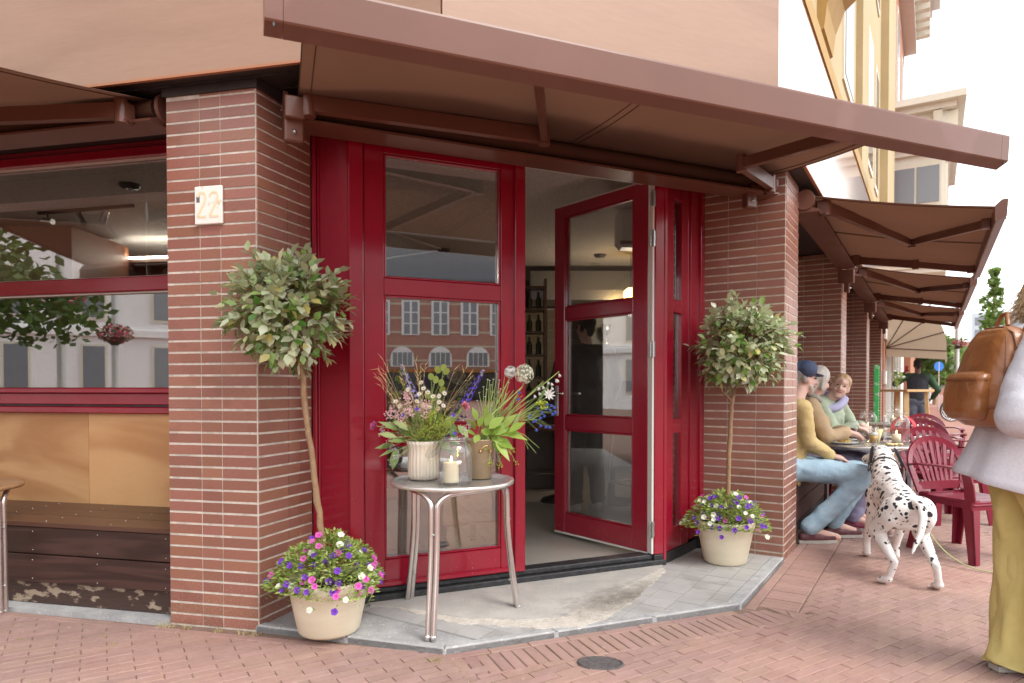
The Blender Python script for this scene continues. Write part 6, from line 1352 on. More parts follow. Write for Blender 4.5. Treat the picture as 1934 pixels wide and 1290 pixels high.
person('bearded person in a navy cap, mustard jacket and washed jeans seated behind the pillar', seated(.86, -.14, 1.27, .06, ((1.18, .40, .52), (.96, .43, .52)), ((1.02, .20, 1.12, .36), (.70, .06, .83, .24)), (((1.04, .16, .66), (1.02, .24, .64)), ((.92, .18, .66), (.95, .26, .64))), ((1.04, -.06, .78), (.76, .04, .78)), head_off=(.05, .0), fw=(.45, .9)),
       M_skin2, M_yj, M_jeans, M_snk, M_grey, 'cap', f=(.90, .10, -.12), extra=beard, shirt_len=.04)
M_tan = mat('tan_coat', (.42, .30, .18), rough=.9, var=.12, vscale=12, bump=.25, bscale=60); M_lilac = mat('lilac_grey_trousers', (.30, .28, .42), rough=.85, var=.12, bump=.25, bscale=60); M_sagejk = mat('sage_green_jacket', (.36, .42, .30), rough=.65, var=.12, vscale=9, bump=.3, bscale=40); M_plum = mat('plum_slipper', (.20, .03, .06), rough=.5)
def collar(t, P, hp, rot, f, up, rt, hs):
    c = MB(); N = P['neck']; c.tube([N + rt * .075 * cos(a) + f * (.075 * sin(a) + .0) + up * (.01 - .02 * sin(a)) for a in [k * 2 * pi / 16 for k in range(17)]], .026, n=8); remesh(c, 'collar', mat('grey_collar', (.30, .28, .24), rough=.9), t, voxel=.009, smooth=3)
person('white haired person in a tan coat cutting food next to the cap wearer', seated(1.36, -.10, 1.255, .05, ((1.72, .40, .53), (1.46, .44, .53)), ((1.62, .28, 1.72, .44), (1.40, .30, 1.44, .50)), (((1.52, .24, .825), (1.54, .32, .80)), ((1.33, .26, .83), (1.39, .33, .80))), ((1.66, .10, .80), (1.18, .12, .79)), head_off=(-.01, .02), fw=(.25, .97)),
       M_skin2, M_tan, M_lilac, M_plum, M_whiteh, 'bob', f=(.85, .35, -.2), extra=collar, shirt_len=.06)
def hood(t, P, hp, rot, f, up, rt, hs):
    c = MB(); N = P['neck']; c.tube([N + rt * .125 * cos(a) + f * (-.01 + .135 * sin(a)) + up * (.02 - .13 * max(0, sin(a))) for a in [k * 2 * pi / 18 for k in range(19)]], .042, n=8); c.caps(N - f * .10 + up * .0, N - f * .10 - up * .06, .06, .05)
    remesh(c, 'hood', mat('lilac_hood', (.40, .39, .56), rough=.85, bump=.2), t, voxel=.010, smooth=4); z = MB(); a, b_ = N - up * .09 + f * .115, P['pelvis'] + f * .16; z.tube([a, P['chest'] + f * .150, b_], .012, n=6); z.build('zip_strip', mat('lilac_hood', (.40, .39, .56)), t)
person('fair person in a sage green jacket with lilac hood looking towards the street corner', seated(2.02, -.06, 1.205, .08, ((1.98, .46, .53), (1.74, .50, .53)), ((2.0, .36, 1.98, .54), (1.74, .40, 1.70, .58)), (((1.86, .32, .86), (1.80, .36, .84)), ((1.70, .28, .86), (1.74, .34, .83))), ((2.30, .22, .78), (1.62, .14, .80)), head_off=(.0, .05), fw=(-.35, .93), span=.20),
       M_skin, M_sagejk, M_lilac, M_plum, M_blond, 'tied', f=(-.42, -.90, .05), extra=hood, topr=1.08, hs=.97)
# walker at the right edge with the backpack
M_sweat = mat('pale_grey_sweatshirt', (.60, .60, .64), rough=.95, col2=(.53, .53, .58), vscale=80, bump=.25, bscale=160); M_must = mat('mustard_trousers', (.60, .49, .19), rough=.9, col2=(.53, .43, .155), vscale=12, bump=.25, bscale=90)
M_hair3 = mat('honey_blond_hair', (.50, .34, .18), rough=.45, col2=(.64, .48, .28), vscale=18, stretch=(6, 6, .6))
X0_, Y0_ = 2.19, 2.80
J = dict(pelvis=(X0_ + .02, Y0_, .93), chest=(X0_ + .02, Y0_, 1.27), neck=(X0_ + .03, Y0_, 1.46), head=(X0_ + .13, Y0_, 1.61), shL=(X0_ + .01, Y0_ + .19, 1.40), shR=(X0_ - .07, Y0_ - .19, 1.38), elL=(X0_ + .1, Y0_ + .24, 1.10), elR=(X0_ - .25, Y0_ - .29, 1.10), wrL=(X0_ + .33, Y0_ + .2, 1.05), wrR=(X0_ - .02, Y0_ - .30, 1.0), haL=(X0_ + .42, Y0_ + .18, 1.06), haR=(X0_ + .07, Y0_ - .29, 1.0),
         hipL=(X0_ + .02, Y0_ + .09, .90), hipR=(X0_ + .0, Y0_ - .09, .90), knL=(X0_ + .0, Y0_ + .03, .50), knR=(X0_ + .02, Y0_ - .16, .50), anL=(X0_ - .055, Y0_ - .0, .085), anR=(X0_ + .01, Y0_ - .23, .085), toL=(X0_ + .05, Y0_ + .01, .03), toR=(X0_ + .09, Y0_ - .22, .03))
def walker(t, P, hp, rot, f, up, rt, hs):
    c = MB(); pe = P['pelvis']
    nz = 14; n = 44; vs = []
    for j in range(nz + 1):
        v = j / nz; z = lerp(1.20, .765, v)
        for k in range(n):
            a = 2 * pi * k / n; back = max(0, -cos(a)); r = lerp(.165, .215, v ** 1.2) * (1 + .42 * back * v ** 1.3) + .014 * v * sin(a * 7 + 1) + .006 * sin(a * 13); vs.append((pe.x + .0 + r * cos(a), pe.y + r * .82 * sin(a), z - pe.z * 0 + (.05 * back * v) - .045 * v * cos(a + 1.2)))
    fs = [(j * n + k, (j + 1) * n + k, (j + 1) * n + (k + 1) % n, j * n + (k + 1) % n) for j in range(nz) for k in range(n)]
    o = c.add(vs, fs, True).build('sweatshirt_hem', M_sweat, t); sd_ = o.modifiers.new('s', 'SOLIDIFY'); sd_.thickness = .006
    for s, sx in (('L', 1), ('R', -1)):                                # wide trouser legs
        K_, A_ = P['kn' + s], P['an' + s]; vs = []; nz = 18
        path = [P['hip' + s] + Vector((0, 0, -.05)), P['hip' + s].lerp(K_, .5), K_, K_.lerp(A_, .5) + Vector((-.0, 0, 0)), A_ + Vector((-.005, 0, -.02)), Vector((A_.x - .01, A_.y, .028))]; rad = [.125, .112, .090, .088, .094, .100]
        for j in range(nz + 1):
            u = j / nz * 5; i = min(4, int(u)); p = path[i].lerp(path[i + 1], u - i); r = lerp(rad[i], rad[i + 1], u - i); vs += [p + Vector(((r + .011 * sin(3 * a + j * .62 + sx) + .007 * sin(5 * a - j * 1.1 + 2) + .004 * sin(9 * a + j * .4)) * cos(a), (r * .92 + .007 * sin(4 * a + j * .4)) * sin(a), .010 * sin(2 * a + 1) * (j == nz))) for a in [2 * pi * k / 32 for k in range(32)]]
        MB().add(vs, [(j * 32 + k, (j + 1) * 32 + k, (j + 1) * 32 + (k + 1) % 32, j * 32 + (k + 1) % 32) for j in range(nz) for k in range(32)], True).build('trouser_leg', M_must, t)
    c = MB(); sh = P['shR']; e_ = P['elR']; c.caps(sh, e_, .10, .095); c.caps(e_, P['wrR'], .095, .055); c.caps(sh + Vector((.02, .08, -.03)), sh.lerp(e_, .4), .09, .09); remesh(c, 'sleeve', M_sweat, t, voxel=.012, smooth=6, disp=lambda q: .012 * noise.noise(q * 7) + .006 * noise.noise(Vector((q.x * 10, q.y * 10, q.z * 22))))
    h = MB(); rgh = random.Random(4)
    for _ in range(1500):
        a = rgh.uniform(1.0, 5.3); r0 = hp(.07 * sin(a), -.02 - .07 * abs(cos(a * .5)), .06 + rgh.uniform(-.05, .06)); r1 = r0 + Vector((-.015 - rgh.uniform(0, .035), rgh.gauss(0, .02), -.11)); r2 = r1 + Vector((rgh.gauss(-.025, .025), rgh.gauss(0, .025), -.03 - rgh.uniform(0, .05))); h.tube([r0, r1, r2], [.0017, .0015, .0004], n=3, cap=False)
    o = h.build('hair_strands', M_hair3, t); o['kind'] = 'stuff'
person('person in a pale grey sweatshirt and mustard wide trousers walking off at the right edge', J, M_skin, M_sweat, M_must, mat('pale_trainer', (.6, .62, .68), rough=.7), M_hair3, 'long', f=(1, .1, 0), extra=walker, topr=1.1, voxel=.012)
# brown leather backpack
M_lea = mat('tan_leather', (.32, .125, .038), rough=.36, col2=(.19, .068, .022), vscale=7, bump=.4, bscale=38, coat=.25, rvar=.08, detail=8); M_lea2 = mat('leather_edge', (.15, .055, .02), rough=.5)
bp_ = thing('backpack', 'tan leather backpack with front pocket and zip pulls on the walker at the right', 'backpack', (1.985, 2.76, 1.035))
def shell(secs, nf, disp, n=56, m=40):
    """rounded bag: superellipse sections (z, centre x, half depth, half width) lofted"""
    mb = MB(); vs = []
    for j in range(m + 1):
        f = j / m * (len(secs) - 1); i = min(len(secs) - 2, int(f)); g = f - i; g = g * g * (3 - 2 * g) if False else g; z, cx, hd_, hw = [lerp(x, y, g) for x, y in zip(secs[i], secs[i + 1])]
        for k in range(n):
            a = 2 * pi * k / n; ca, sa = cos(a), sin(a); e = 2 / nf; p = Vector((cx + hd_ * abs(ca) ** e * (1 if ca > 0 else -1), hw * abs(sa) ** e * (1 if sa > 0 else -1), z)); d = Vector((ca, sa, 0)); vs.append(p + d * disp(p))
    fs = [(j * n + k, j * n + (k + 1) % n, (j + 1) * n + (k + 1) % n, (j + 1) * n + k) for j in range(m) for k in range(n)] + [tuple(range(n))[::-1], tuple(m * n + k for k in range(n))]
    return mb.add(vs, fs, True)
crease = lambda q: .0045 * noise.noise(Vector((q.x * 7, q.y * 9, q.z * 13))) - .004 * max(0, noise.noise(Vector((q.x * 10 + 5, q.y * 14, q.z * 30)))) ** .7
shell([(.0, .02, .045, .08), (.006, .02, .075, .115), (.03, .018, .098, .140), (.09, .014, .106, .150), (.17, .014, .104, .150), (.25, .020, .092, .146), (.32, .030, .074, .136), (.375, .040, .056, .118), (.405, .046, .042, .092), (.418, .05, .022, .05)], 3.0, crease).build('body', M_lea, bp_)
pk = shell([(.03, -.080, .02, .06), (.036, -.086, .036, .090), (.07, -.094, .046, .110), (.14, -.092, .044, .112), (.19, -.086, .038, .110), (.205, -.084, .042, .112), (.22, -.078, .036, .106), (.232, -.07, .018, .07)], 3.2, crease).build('front_pocket', M_lea, bp_)
def strap(mb, pts, w, th, n_): 
    P_ = [Vector(p) for p in pts]
    for a, b2 in zip(P_, P_[1:]): mb.bar(a, b2 + (b2 - a).normalized() * .001, w, th, up=n_)
m_ = MB(); m_.tube([(-.085, -.116, .196), (-.118, -.09, .197), (-.131, 0, .198), (-.118, .09, .197)], .004, n=6); m_.build('pocket_zip', M_lea2, pk)
zp = MB(); zp.tube([(.02, -.155, .14), (.012, -.152, .24), (.012, -.142, .32), (.015, -.115, .385), (.02, -.05, .413), (.02, .05, .413)], .0042, n=6); zo = zp.build('main_zip', M_lea2, bp_)
for dx, dz in ((-.006, 0), (.012, .006)): m_ = MB(); m_.bbox(dx + .012, dx + .024, -.166, -.161, .068 + dz, .135 + dz, c=.002); m_.build('zip_pull', mat('zip_leather', (.36, .15, .05), rough=.5), bp_)
m_ = MB(); m_.caps((.02, -.160, .138), (.02, -.160, .155), .005, .004, n=8); m_.build('zip_slider', M_blackm, bp_)
def around(z0, zz, cx, hd_, hw, a0, a1): return [(cx + hd_ * abs(cos(a)) ** .667 * (1 if cos(a) > 0 else -1), hw * abs(sin(a)) ** .667 * (1 if sin(a) > 0 else -1), z0 + zz * k / 12) for k, a in [(k, a0 + (a1 - a0) * k / 12) for k in range(13)]]
for pts in (around(.085, .0, .014, .109, .152, pi, 2 * pi), [(-.035, -.148, .01 + .0), (-.045, -.152, .09), (-.045, -.152, .20), (-.032, -.140, .30), (-.012, -.112, .37)]): MB().tube(pts, .0026, n=6).build('seam', M_lea2, bp_)
m_ = MB(); strap(m_, [(.075, -.09, .37), (.10, -.10, .425), (.15, -.125, .455), (.20, -.14, .455)], .045, .010, (.3, .2, 1)); m_.build('shoulder_strap', M_lea, bp_)
m_ = MB(); m_.tube([(.05, -.04, .42), (.06, -.02, .47), (.07, .02, .47), (.06, .04, .42)], .009, n=8); m_.build('grab_handle', M_lea, bp_)
m_ = MB(); m_.caps((.085, -.165, .10), (.085, -.169, .10), .004, .003, n=8); m_.build('rivet', mat('bright_brass', (.75, .52, .22)), bp_)
# person in the vest down the street
def stand(x, y, h, f2, arms):
    k = h / 1.75; F_ = Vector((*f2, 0)).normalized(); Rv = Vector((F_.y, -F_.x, 0)); b0 = Vector((x, y, 0)); J = dict(pelvis=b0 + Vector((0, 0, .94 * k)), chest=b0 + Vector((0, 0, 1.27 * k)), neck=b0 + Vector((0, 0, 1.47 * k)), head=b0 + F_ * .03 + Vector((0, 0, 1.63 * k)))
    for s, q in (('L', -1), ('R', 1)):
        J['sh' + s] = b0 + Rv * q * .19 + Vector((0, 0, 1.40 * k)); J['hip' + s] = b0 + Rv * q * .09 + Vector((0, 0, .90 * k)); J['kn' + s] = b0 + Rv * q * .10 + F_ * .02 + Vector((0, 0, .49 * k)); J['an' + s] = b0 + Rv * q * .11 + Vector((0, 0, .09)); J['to' + s] = b0 + Rv * q * .13 + F_ * .15 + Vector((0, 0, .03))
        e_, w_, h_ = arms[0 if q < 0 else 1]; G = lambda v: b0 + Rv * v[0] + F_ * v[1] + Vector((0, 0, v[2] * k)); J['el' + s] = G(e_); J['wr' + s] = G(w_); J['ha' + s] = G(h_)
    return J
M_vest = mat('charcoal_vest', (.025, .027, .035), rough=.8); M_dgreen = mat('dark_green_sleeve', (.03, .075, .035), rough=.9); M_dden = mat('dark_denim', (.055, .07, .11), rough=.9, col2=(.12, .14, .18), vscale=6); M_blackh = mat('black_hair', (.012, .010, .009), rough=.6)
def vest(t, P, hp, rot, f, up, rt, hs):
    c = MB(); ax = rt; c.caps(P['pelvis'] + Vector((0, 0, .02)), P['chest'], .162, .172, sq=(1.2, .85), ax=ax); c.caps(P['shL'].lerp(P['chest'], .42), P['shR'].lerp(P['chest'], .42), .115, .115); remesh(c, 'vest', M_vest, t, voxel=.014, smooth=3)
    m_ = MB(); p = P['haL']; m_.bbox(p.x - .035, p.x + .035, p.y - .01, p.y + .01, p.z - .02, p.z + .10, c=.006); m_.build('phone', mat('red_phone_case', (.7, .05, .08), rough=.4), t)
person('dark haired person in a charcoal vest and green sleeves seen from behind, holding a phone', stand(8.58, 14.0, 1.80, (.35, .94), (((-.42, .0, 1.24), (-.25, .10, 1.46), (-.19, .10, 1.52)), ((.36, -.06, 1.12), (.30, .12, .95), (.27, .2, .92)))), M_skin3, M_dgreen, M_dden, M_vest, M_blackh, 'short', f=(.3, .95, 0), extra=vest)
pt = stand(8.05, 14.9, 1.25, (-.6, -.8), (((-.25, .1, 1.1), (-.2, .3, 1.05), (-.18, .36, 1.05)), ((.25, .1, 1.1), (.2, .3, 1.05), (.18, .36, 1.05))))
person('dark haired person seated low behind the standing table', pt, M_skin3, M_vest, M_dden, M_vest, M_blackh, 'short', f=(.6, -.8, 0))
M_puff = mat('black_puffer', (.022, .018, .018), rough=.5, bump=.5, bscale=14)
person('person in a black puffer jacket standing inside behind the open glass door', stand(.68, 6.05, 1.80, (-.25, .95), (((-.27, .05, 1.13), (-.2, .25, 1.05), (-.15, .33, 1.05)), ((.27, .0, 1.13), (.24, .12, .95), (.22, .18, .9)))), M_skin, M_puff, M_vest, M_alu if False else mat('grey_trainer', (.45, .45, .47), rough=.7), M_blackh, 'short', f=(-.5, .85, 0), topr=1.25).location.z = .068
# ---------------------------------------------------------------- dalmatian
M_dal = bpy.data.materials.new('dalmatian_coat'); M_dal.use_nodes = True; MATS['dalmatian_coat'] = M_dal
def dal(m, dense):
    n, l = m.node_tree.nodes, m.node_tree.links; p = n['Principled BSDF']; p.inputs['Roughness'].default_value = .75; p.inputs['Specular IOR Level'].default_value = .2; tc = n.new('ShaderNodeTexCoord'); nz = n.new('ShaderNodeTexNoise'); nz.inputs['Scale'].default_value = 24; l.new(tc.outputs['Object'], nz.inputs[0])
    ma = n.new('ShaderNodeVectorMath'); ma.operation = 'MULTIPLY_ADD'; ma.inputs[1].default_value = (.032,) * 3; l.new(nz.outputs['Color'], ma.inputs[0]); l.new(tc.outputs['Object'], ma.inputs[2])
    prev = None
    for sc, lo, hi in ((21, .14, .46), (40, .08, .44)) if not dense else ((30, .2, .6),):
        v = n.new('ShaderNodeTexVoronoi'); v.inputs['Scale'].default_value = sc; l.new(ma.outputs[0], v.inputs['Vector']); sp = n.new('ShaderNodeSeparateColor'); l.new(v.outputs['Color'], sp.inputs[0]); mr = n.new('ShaderNodeMapRange'); mr.inputs[3].default_value = lo - .12; mr.inputs[4].default_value = hi; l.new(sp.outputs[0], mr.inputs[0])
        # fewer marks towards the legs: threshold falls with height, a real marking of the breed
        sz = n.new('ShaderNodeSeparateXYZ'); l.new(tc.outputs['Object'], sz.inputs[0]); hm = n.new('ShaderNodeMapRange'); hm.inputs[1].default_value = .12; hm.inputs[2].default_value = .50; hm.inputs[3].default_value = -.16; hm.inputs[4].default_value = .03; l.new(sz.outputs['Z'], hm.inputs[0])
        ad = n.new('ShaderNodeMath'); l.new(mr.outputs[0], ad.inputs[0]); l.new(hm.outputs[0], ad.inputs[1])
        su = n.new('ShaderNodeMath'); su.operation = 'SUBTRACT'; l.new(ad.outputs[0], su.inputs[0]); l.new(v.outputs['Distance'], su.inputs[1]); st = n.new('ShaderNodeMapRange'); st.inputs[1].default_value = -.02; st.inputs[2].default_value = .03; l.new(su.outputs[0], st.inputs[0])
        if prev is None: prev = st.outputs[0]
        else: mx_ = n.new('ShaderNodeMath'); mx_.operation = 'MAXIMUM'; l.new(prev, mx_.inputs[0]); l.new(st.outputs[0], mx_.inputs[1]); prev = mx_.outputs[0]
    mx = n.new('ShaderNodeMix'); mx.data_type = 'RGBA'; mx.inputs[6].default_value = (.78, .75, .72, 1); mx.inputs[7].default_value = (.035, .033, .038, 1); l.new(prev, mx.inputs[0]); l.new(mx.outputs[2], p.inputs['Base Color'])
    nb = n.new('ShaderNodeTexNoise'); nb.inputs['Scale'].default_value = 160; l.new(tc.outputs['Object'], nb.inputs[0]); bp = n.new('ShaderNodeBump'); bp.inputs['Strength'].default_value = .2; bp.inputs['Distance'].default_value = .004; l.new(nb.outputs[0], bp.inputs['Height']); l.new(bp.outputs[0], p.inputs['Normal'])
dal(M_dal, False)
M_ear = mat('black_ear', (.03, .03, .036), rough=.55, col2=(.55, .53, .52), vscale=18, contrast=(.56, .62))
dg = thing('dalmatian', 'black spotted white dalmatian standing with its back turned beside the terrace table', 'dog', (2.47, 4.3, 0))
O2 = Vector((2.47, 4.3, 0)); q = lambda *a: Vector(a) - O2; c = MB(); hd = Vector((.30, .954, 0)); rgt = Vector((.954, -.30, 0))
c.caps(q(2.435, 4.09, .435), q(2.50, 4.29, .475), .112, .108, sq=(.98, 1.08), ax=rgt); c.caps(q(2.50, 4.29, .47), q(2.575, 4.53, .465), .106, .128, sq=(.92, 1.18), ax=rgt); c.caps(q(2.575, 4.53, .44), q(2.61, 4.62, .47), .118, .10, sq=(.9, 1.15), ax=rgt)
c.caps(q(2.44, 4.05, .485), q(2.50, 4.27, .525), .065, .06); c.caps(q(2.50, 4.27, .525), q(2.60, 4.56, .575), .06, .075)
c.caps(q(2.60, 4.58, .555), q(2.735, 4.86, .66), .098, .078); c.caps(q(2.62, 4.66, .50), q(2.73, 4.88, .63), .075, .06)
c.caps(q(2.745, 4.90, .685), q(2.765, 4.95, .695), .080, .078); c.caps(q(2.75, 4.97, .675), q(2.735, 5.09, .645), .055, .040); c.caps(q(2.735, 5.10, .645), q(2.733, 5.115, .645), .026, .022)
def hind(hip, knee, hock, paw, toe):
    c.caps(q(*hip), q(*knee), .092, .060, sq=(.68, 1.12), ax=rgt); c.caps(q(*knee), q(*hock), .047, .024); c.caps(q(*hock), q(*paw), .0235, .0215); p, t_ = q(*paw), q(*toe); d = (t_ - p).normalized(); n_ = Vector((-d.y, d.x, 0)); c.caps(p, p.lerp(t_, .6), .027, .030, sq=(1.1, .85), ax=n_)
    for k in (-1.5, -.5, .5, 1.5): e = t_ + n_ * k * .015; e.z = .018; c.caps(p.lerp(t_, .5) + n_ * k * .012, e + d * (.008 if abs(k) < 1 else 0), .0135, .0135, n=8)
    hk = q(*hock); c.caps(hk, hk - d * .012 + Vector((0, 0, .012)), .022, .016)
hind((2.345, 4.10, .42), (2.318, 4.20, .30), (2.302, 3.965, .145), (2.285, 4.00, .035), (2.268, 4.055, .02)); hind((2.535, 4.05, .42), (2.553, 4.13, .30), (2.492, 3.865, .14), (2.520, 3.885, .035), (2.534, 3.94, .02))
def fore(sh, el, wr, paw, toe):
    c.caps(q(*sh), q(*el), .070, .044, sq=(.75, 1.1), ax=rgt); c.caps(q(*el), q(*wr), .036, .025); c.caps(q(*wr), q(*paw), .0255, .024); p, t_ = q(*paw), q(*toe); d = (t_ - p).normalized(); n_ = Vector((-d.y, d.x, 0)); c.caps(p, p.lerp(t_, .6), .027, .030)
    for k in (-1.5, -.5, .5, 1.5): e = t_ + n_ * k * .015; e.z = .018; c.caps(p.lerp(t_, .5) + n_ * k * .012, e, .0135, .0135, n=8)
fore((2.495, 4.56, .46), (2.482, 4.55, .33), (2.505, 4.655, .12), (2.513, 4.665, .035), (2.535, 4.715, .02)); fore((2.665, 4.51, .46), (2.675, 4.50, .33), (2.665, 4.57, .12), (2.668, 4.58, .035), (2.69, 4.63, .02))
tl = [(2.437, 3.99, .505), (2.432, 3.92, .485), (2.415, 3.875, .43), (2.385, 3.85, .35), (2.35, 3.835, .29), (2.318, 3.82, .235)]; rr_ = [.034, .030, .026, .022, .017, .010]
for k in range(5): c.caps(q(*tl[k]), q(*tl[k + 1]), rr_[k], rr_[k + 1], n=10)
c.caps(q(2.39, 4.06, .45), q(2.49, 4.03, .45), .090, .090); c.caps(q(2.375, 4.08, .39), q(2.50, 4.05, .39), .070, .070); remesh(c, 'body', M_dal, dg, voxel=.0085, smooth=16)
for s, b0, tip in ((-1, (2.680, 4.915, .735), (2.655, 4.91, .60)), (1, (2.842, 4.89, .73), (2.885, 4.88, .635))):
    e = MB(); e.caps(q(*b0), q(*tip), .034, .026, sq=(.38, 1.3), ax=(1, -.3, 0)); e.caps(q(*b0), q(*b0) + (q(*tip) - q(*b0)) * .55, .026, .034, sq=(.3, 1.15), ax=(1, -.3, 0)); remesh(e, 'ear', M_ear, dg, voxel=.006, smooth=2)
a, b_ = q(2.685, 4.755, .617), q(2.695, 4.775, .625); ax_ = (b_ - a).normalized(); o1 = ax_.orthogonal().normalized(); o2 = ax_.cross(o1); m_ = MB(); vs = []
for k in range(28): an = 2 * pi * k / 28; d = o1 * cos(an) + o2 * sin(an); vs += [a - ax_ * .014 + d * .0935, a + ax_ * .014 + d * .0905, a + ax_ * .014 + d * .086, a - ax_ * .014 + d * .089]
m_.add(vs, [(k * 4 + i, ((k + 1) % 28) * 4 + i, ((k + 1) % 28) * 4 + (i + 1) % 4, k * 4 + (i + 1) % 4) for k in range(28) for i in range(4)]); co = m_.build('collar', mat('dark_leather', (.03, .025, .025), rough=.5), dg)
m_ = MB(); [m_.ball(a + (o1 * cos(2 * pi * k / 12) + o2 * sin(2 * pi * k / 12)) * .094, .006, n=6, m=4) for k in range(12)]; m_.build('studs', M_steel, co)
lm_ = MB(); P_ = [(2.76, 4.74, .56), (2.86, 4.66, .36), (2.90, 4.56, .17), (2.95, 4.44, .06), (3.02, 4.32, .012), (3.10, 4.24, .010), (3.20, 4.22, .010), (3.36, 4.24, .012), (3.6, 4.3, .012)]
for _ in range(2):
    P2_ = [P_[0]]; 
    for u_, v_ in zip(P_, P_[1:]): P2_ += [tuple(Vector(u_).lerp(Vector(v_), .25)), tuple(Vector(u_).lerp(Vector(v_), .75))]
    P_ = P2_ + [P_[-1]]
t = thing('leash', 'pale green dog leash trailing from the dalmatian over the bricks', 'leash', (0, 0, 0)); lm_.tube(P_, .0075, n=8, flat=.5).build('strap', mat('pale_green_webbing', (.40, .45, .20), rough=.8, var=.2, vscale=60), t)
# ---------------------------------------------------------------- the street beyond
M_rbrick = mat('orange_brick', (.40, .17, .09), rough=.85, var=.2, vscale=4); M_wstone = mat('white_stone_band', (.74, .72, .68), rough=.7, var=.06); M_corn = mat('cream_cornice', (.72, .69, .61), rough=.7, var=.06)
t = FD.thing('brick_house', 'brick house with white stone bands and heavy cream cornices beyond the ochre facade', 'building', t=10.5)
MB().box(0.01, 9.0, -.02, 7, 0, 13.2).build('wall', M_rbrick, t)
for k in range(14): MB().box(0.012, .5, -.06, -.0205, .35 + k * .92, .62 + k * .92).build('quoin', M_wstone, t)
MB().box(.5, 2.4, -.05, -.0205, .3, 2.6).build('white_door_panel', M_offw, t); MB().box(2.4, 8.0, -.04, -.0205, .4, 2.9).build('shop_window', M_dark, t); 
for x in (2.4, 3.6, 5.2, 6.8): MB().box(x, x + .14, -.09, -.041, .3, 2.95).build('mullion', M_cream2, t)
# bay window with cornice
by_ = MB().box(1.0, 4.2, -1.05, -.021, 3.6, 6.05).build('bay_window', M_corn, t)
for x in (1.1, 2.15, 3.2):
    f = MB().box(x, x + .92, -1.09, -1.051, 3.75, 5.85).build('window', M_cream2, t); MB().box(x + .08, x + .84, -1.10, -1.091, 3.85, 5.0).build('pane', M_wglass, f); MB().box(x + .08, x + .84, -1.10, -1.091, 5.1, 5.75).build('pane', M_wglass, f)
f = MB().box(.96, .999, -.98, -.08, 3.7, 5.9).build('window', M_cream2, t)
for y0, y1 in ((-.94, -.54), (-.5, -.12)):
    for z0, z1 in ((3.8, 4.95), (5.05, 5.8)): MB().box(.945, .959, y0, y1, z0, z1).build('pane', M_wglass, f)
for k, (o_, z0, z1) in enumerate(((1.15, 6.051, 6.2), (1.28, 6.201, 6.36), (1.22, 6.9, 7.02), (1.38, 7.021, 7.16))): MB().box(1.0 - (o_ - 1.05), 4.2 + (o_ - 1.05), -o_, -.0215, z0, z1).build('cornice', M_corn, t)
MB().box(1.0, 4.2, -1.05, -.0212, 6.361, 6.899).build('frieze', M_corn, t)
for x in (1.1, 1.5, 3.7, 4.05): MB().box(x - .09, x + .09, -1.25, -1.051, 6.4, 6.88).build('scroll', M_cream2, t)
for y in (-.25, -.9): MB().box(.85, .999, y - .08, y + .08, 6.4, 6.88).build('scroll', M_cream2, t)
for k, (o_, z0, z1) in enumerate(((.35, 11.6, 11.8), (.75, 12.6, 12.8), (.95, 12.801, 13.15))): MB().box(.0, 9.0, -o_, -.0215, z0, z1).build('top_cornice', M_wstone, t)
for k in range(16): MB().box(.15 + k * .55, .38 + k * .55, -.7, -.0213, 11.85, 12.58).build('modillion', M_cream2, t)
for k in range(3): MB().box(.7 + k * 2.9, 2.0 + k * 2.9, -.06, -.0205, 8.2, 10.6).build('window', M_cream2, t); MB().box(.82 + k * 2.9, 1.88 + k * 2.9, -.07, -.0605, 8.35, 10.45).build('pane', M_wglass, t)
# round dutch hood awning
M_can = mat('cream_canvas', (.56, .47, .35), rough=.9, var=.08, vscale=2, bump=.15, bscale=300, trans=.3)
h = FD.thing('hood_awning', 'cream canvas quarter round shop hood with dark ribs above the person in the vest', 'awning', t=10.95, off=.04, z=2.02)
R1 = 1.05; n = 18; LN = 2.1; arc = [(R1 * sin(a), R1 * cos(a)) for a in [radians(-4 + k * 100 / n) for k in range(n + 1)]]; arc = [(max(0.0, o), z) for o, z in arc]
vs = [(0, -o, z) for o, z in arc] + [(LN, -o, z) for o, z in arc]; MB().add(vs, [(k, k + 1, n + 2 + k, n + 1 + k) for k in range(n)], True).build('canopy', M_can, h)
for x, nm in ((0, 1), (LN, -1)): MB().add([(x, 0, 0)] + [(x, -o, z) for o, z in arc], [(0, k + 1, k + 2) if nm > 0 else (0, k + 2, k + 1) for k in range(n)]).build('side_cheek', M_can, h)
for x in (-.004, LN + .004):
    for a in (28, 52, 74, 95): MB().tube([(x, 0, 0), (x, -R1 * sin(radians(a)), R1 * cos(radians(a)))], .010, n=6).build('rib', M_dwood, h)
v_ = MB(); vs = []; m2 = 40
for k in range(m2 + 1):
    x = LN * k / m2; vs += [(x, -R1, -.09), (x, -R1 - .01, -.26 - .03 * abs(sin(k * pi / 5)))]
v_.add(vs, [(2 * k, 2 * k + 1, 2 * k + 3, 2 * k + 2) for k in range(m2)]); v2 = [];
for k in range(13): y = -R1 * k / 12; v2 += [(-.002, y, -.09 * k / 12), (-.002, y, -.09 * k / 12 - .17)]
v_.add(v2, [(2 * k, 2 * k + 1, 2 * k + 3, 2 * k + 2) for k in range(12)]); v_.build('valance', M_can, h)
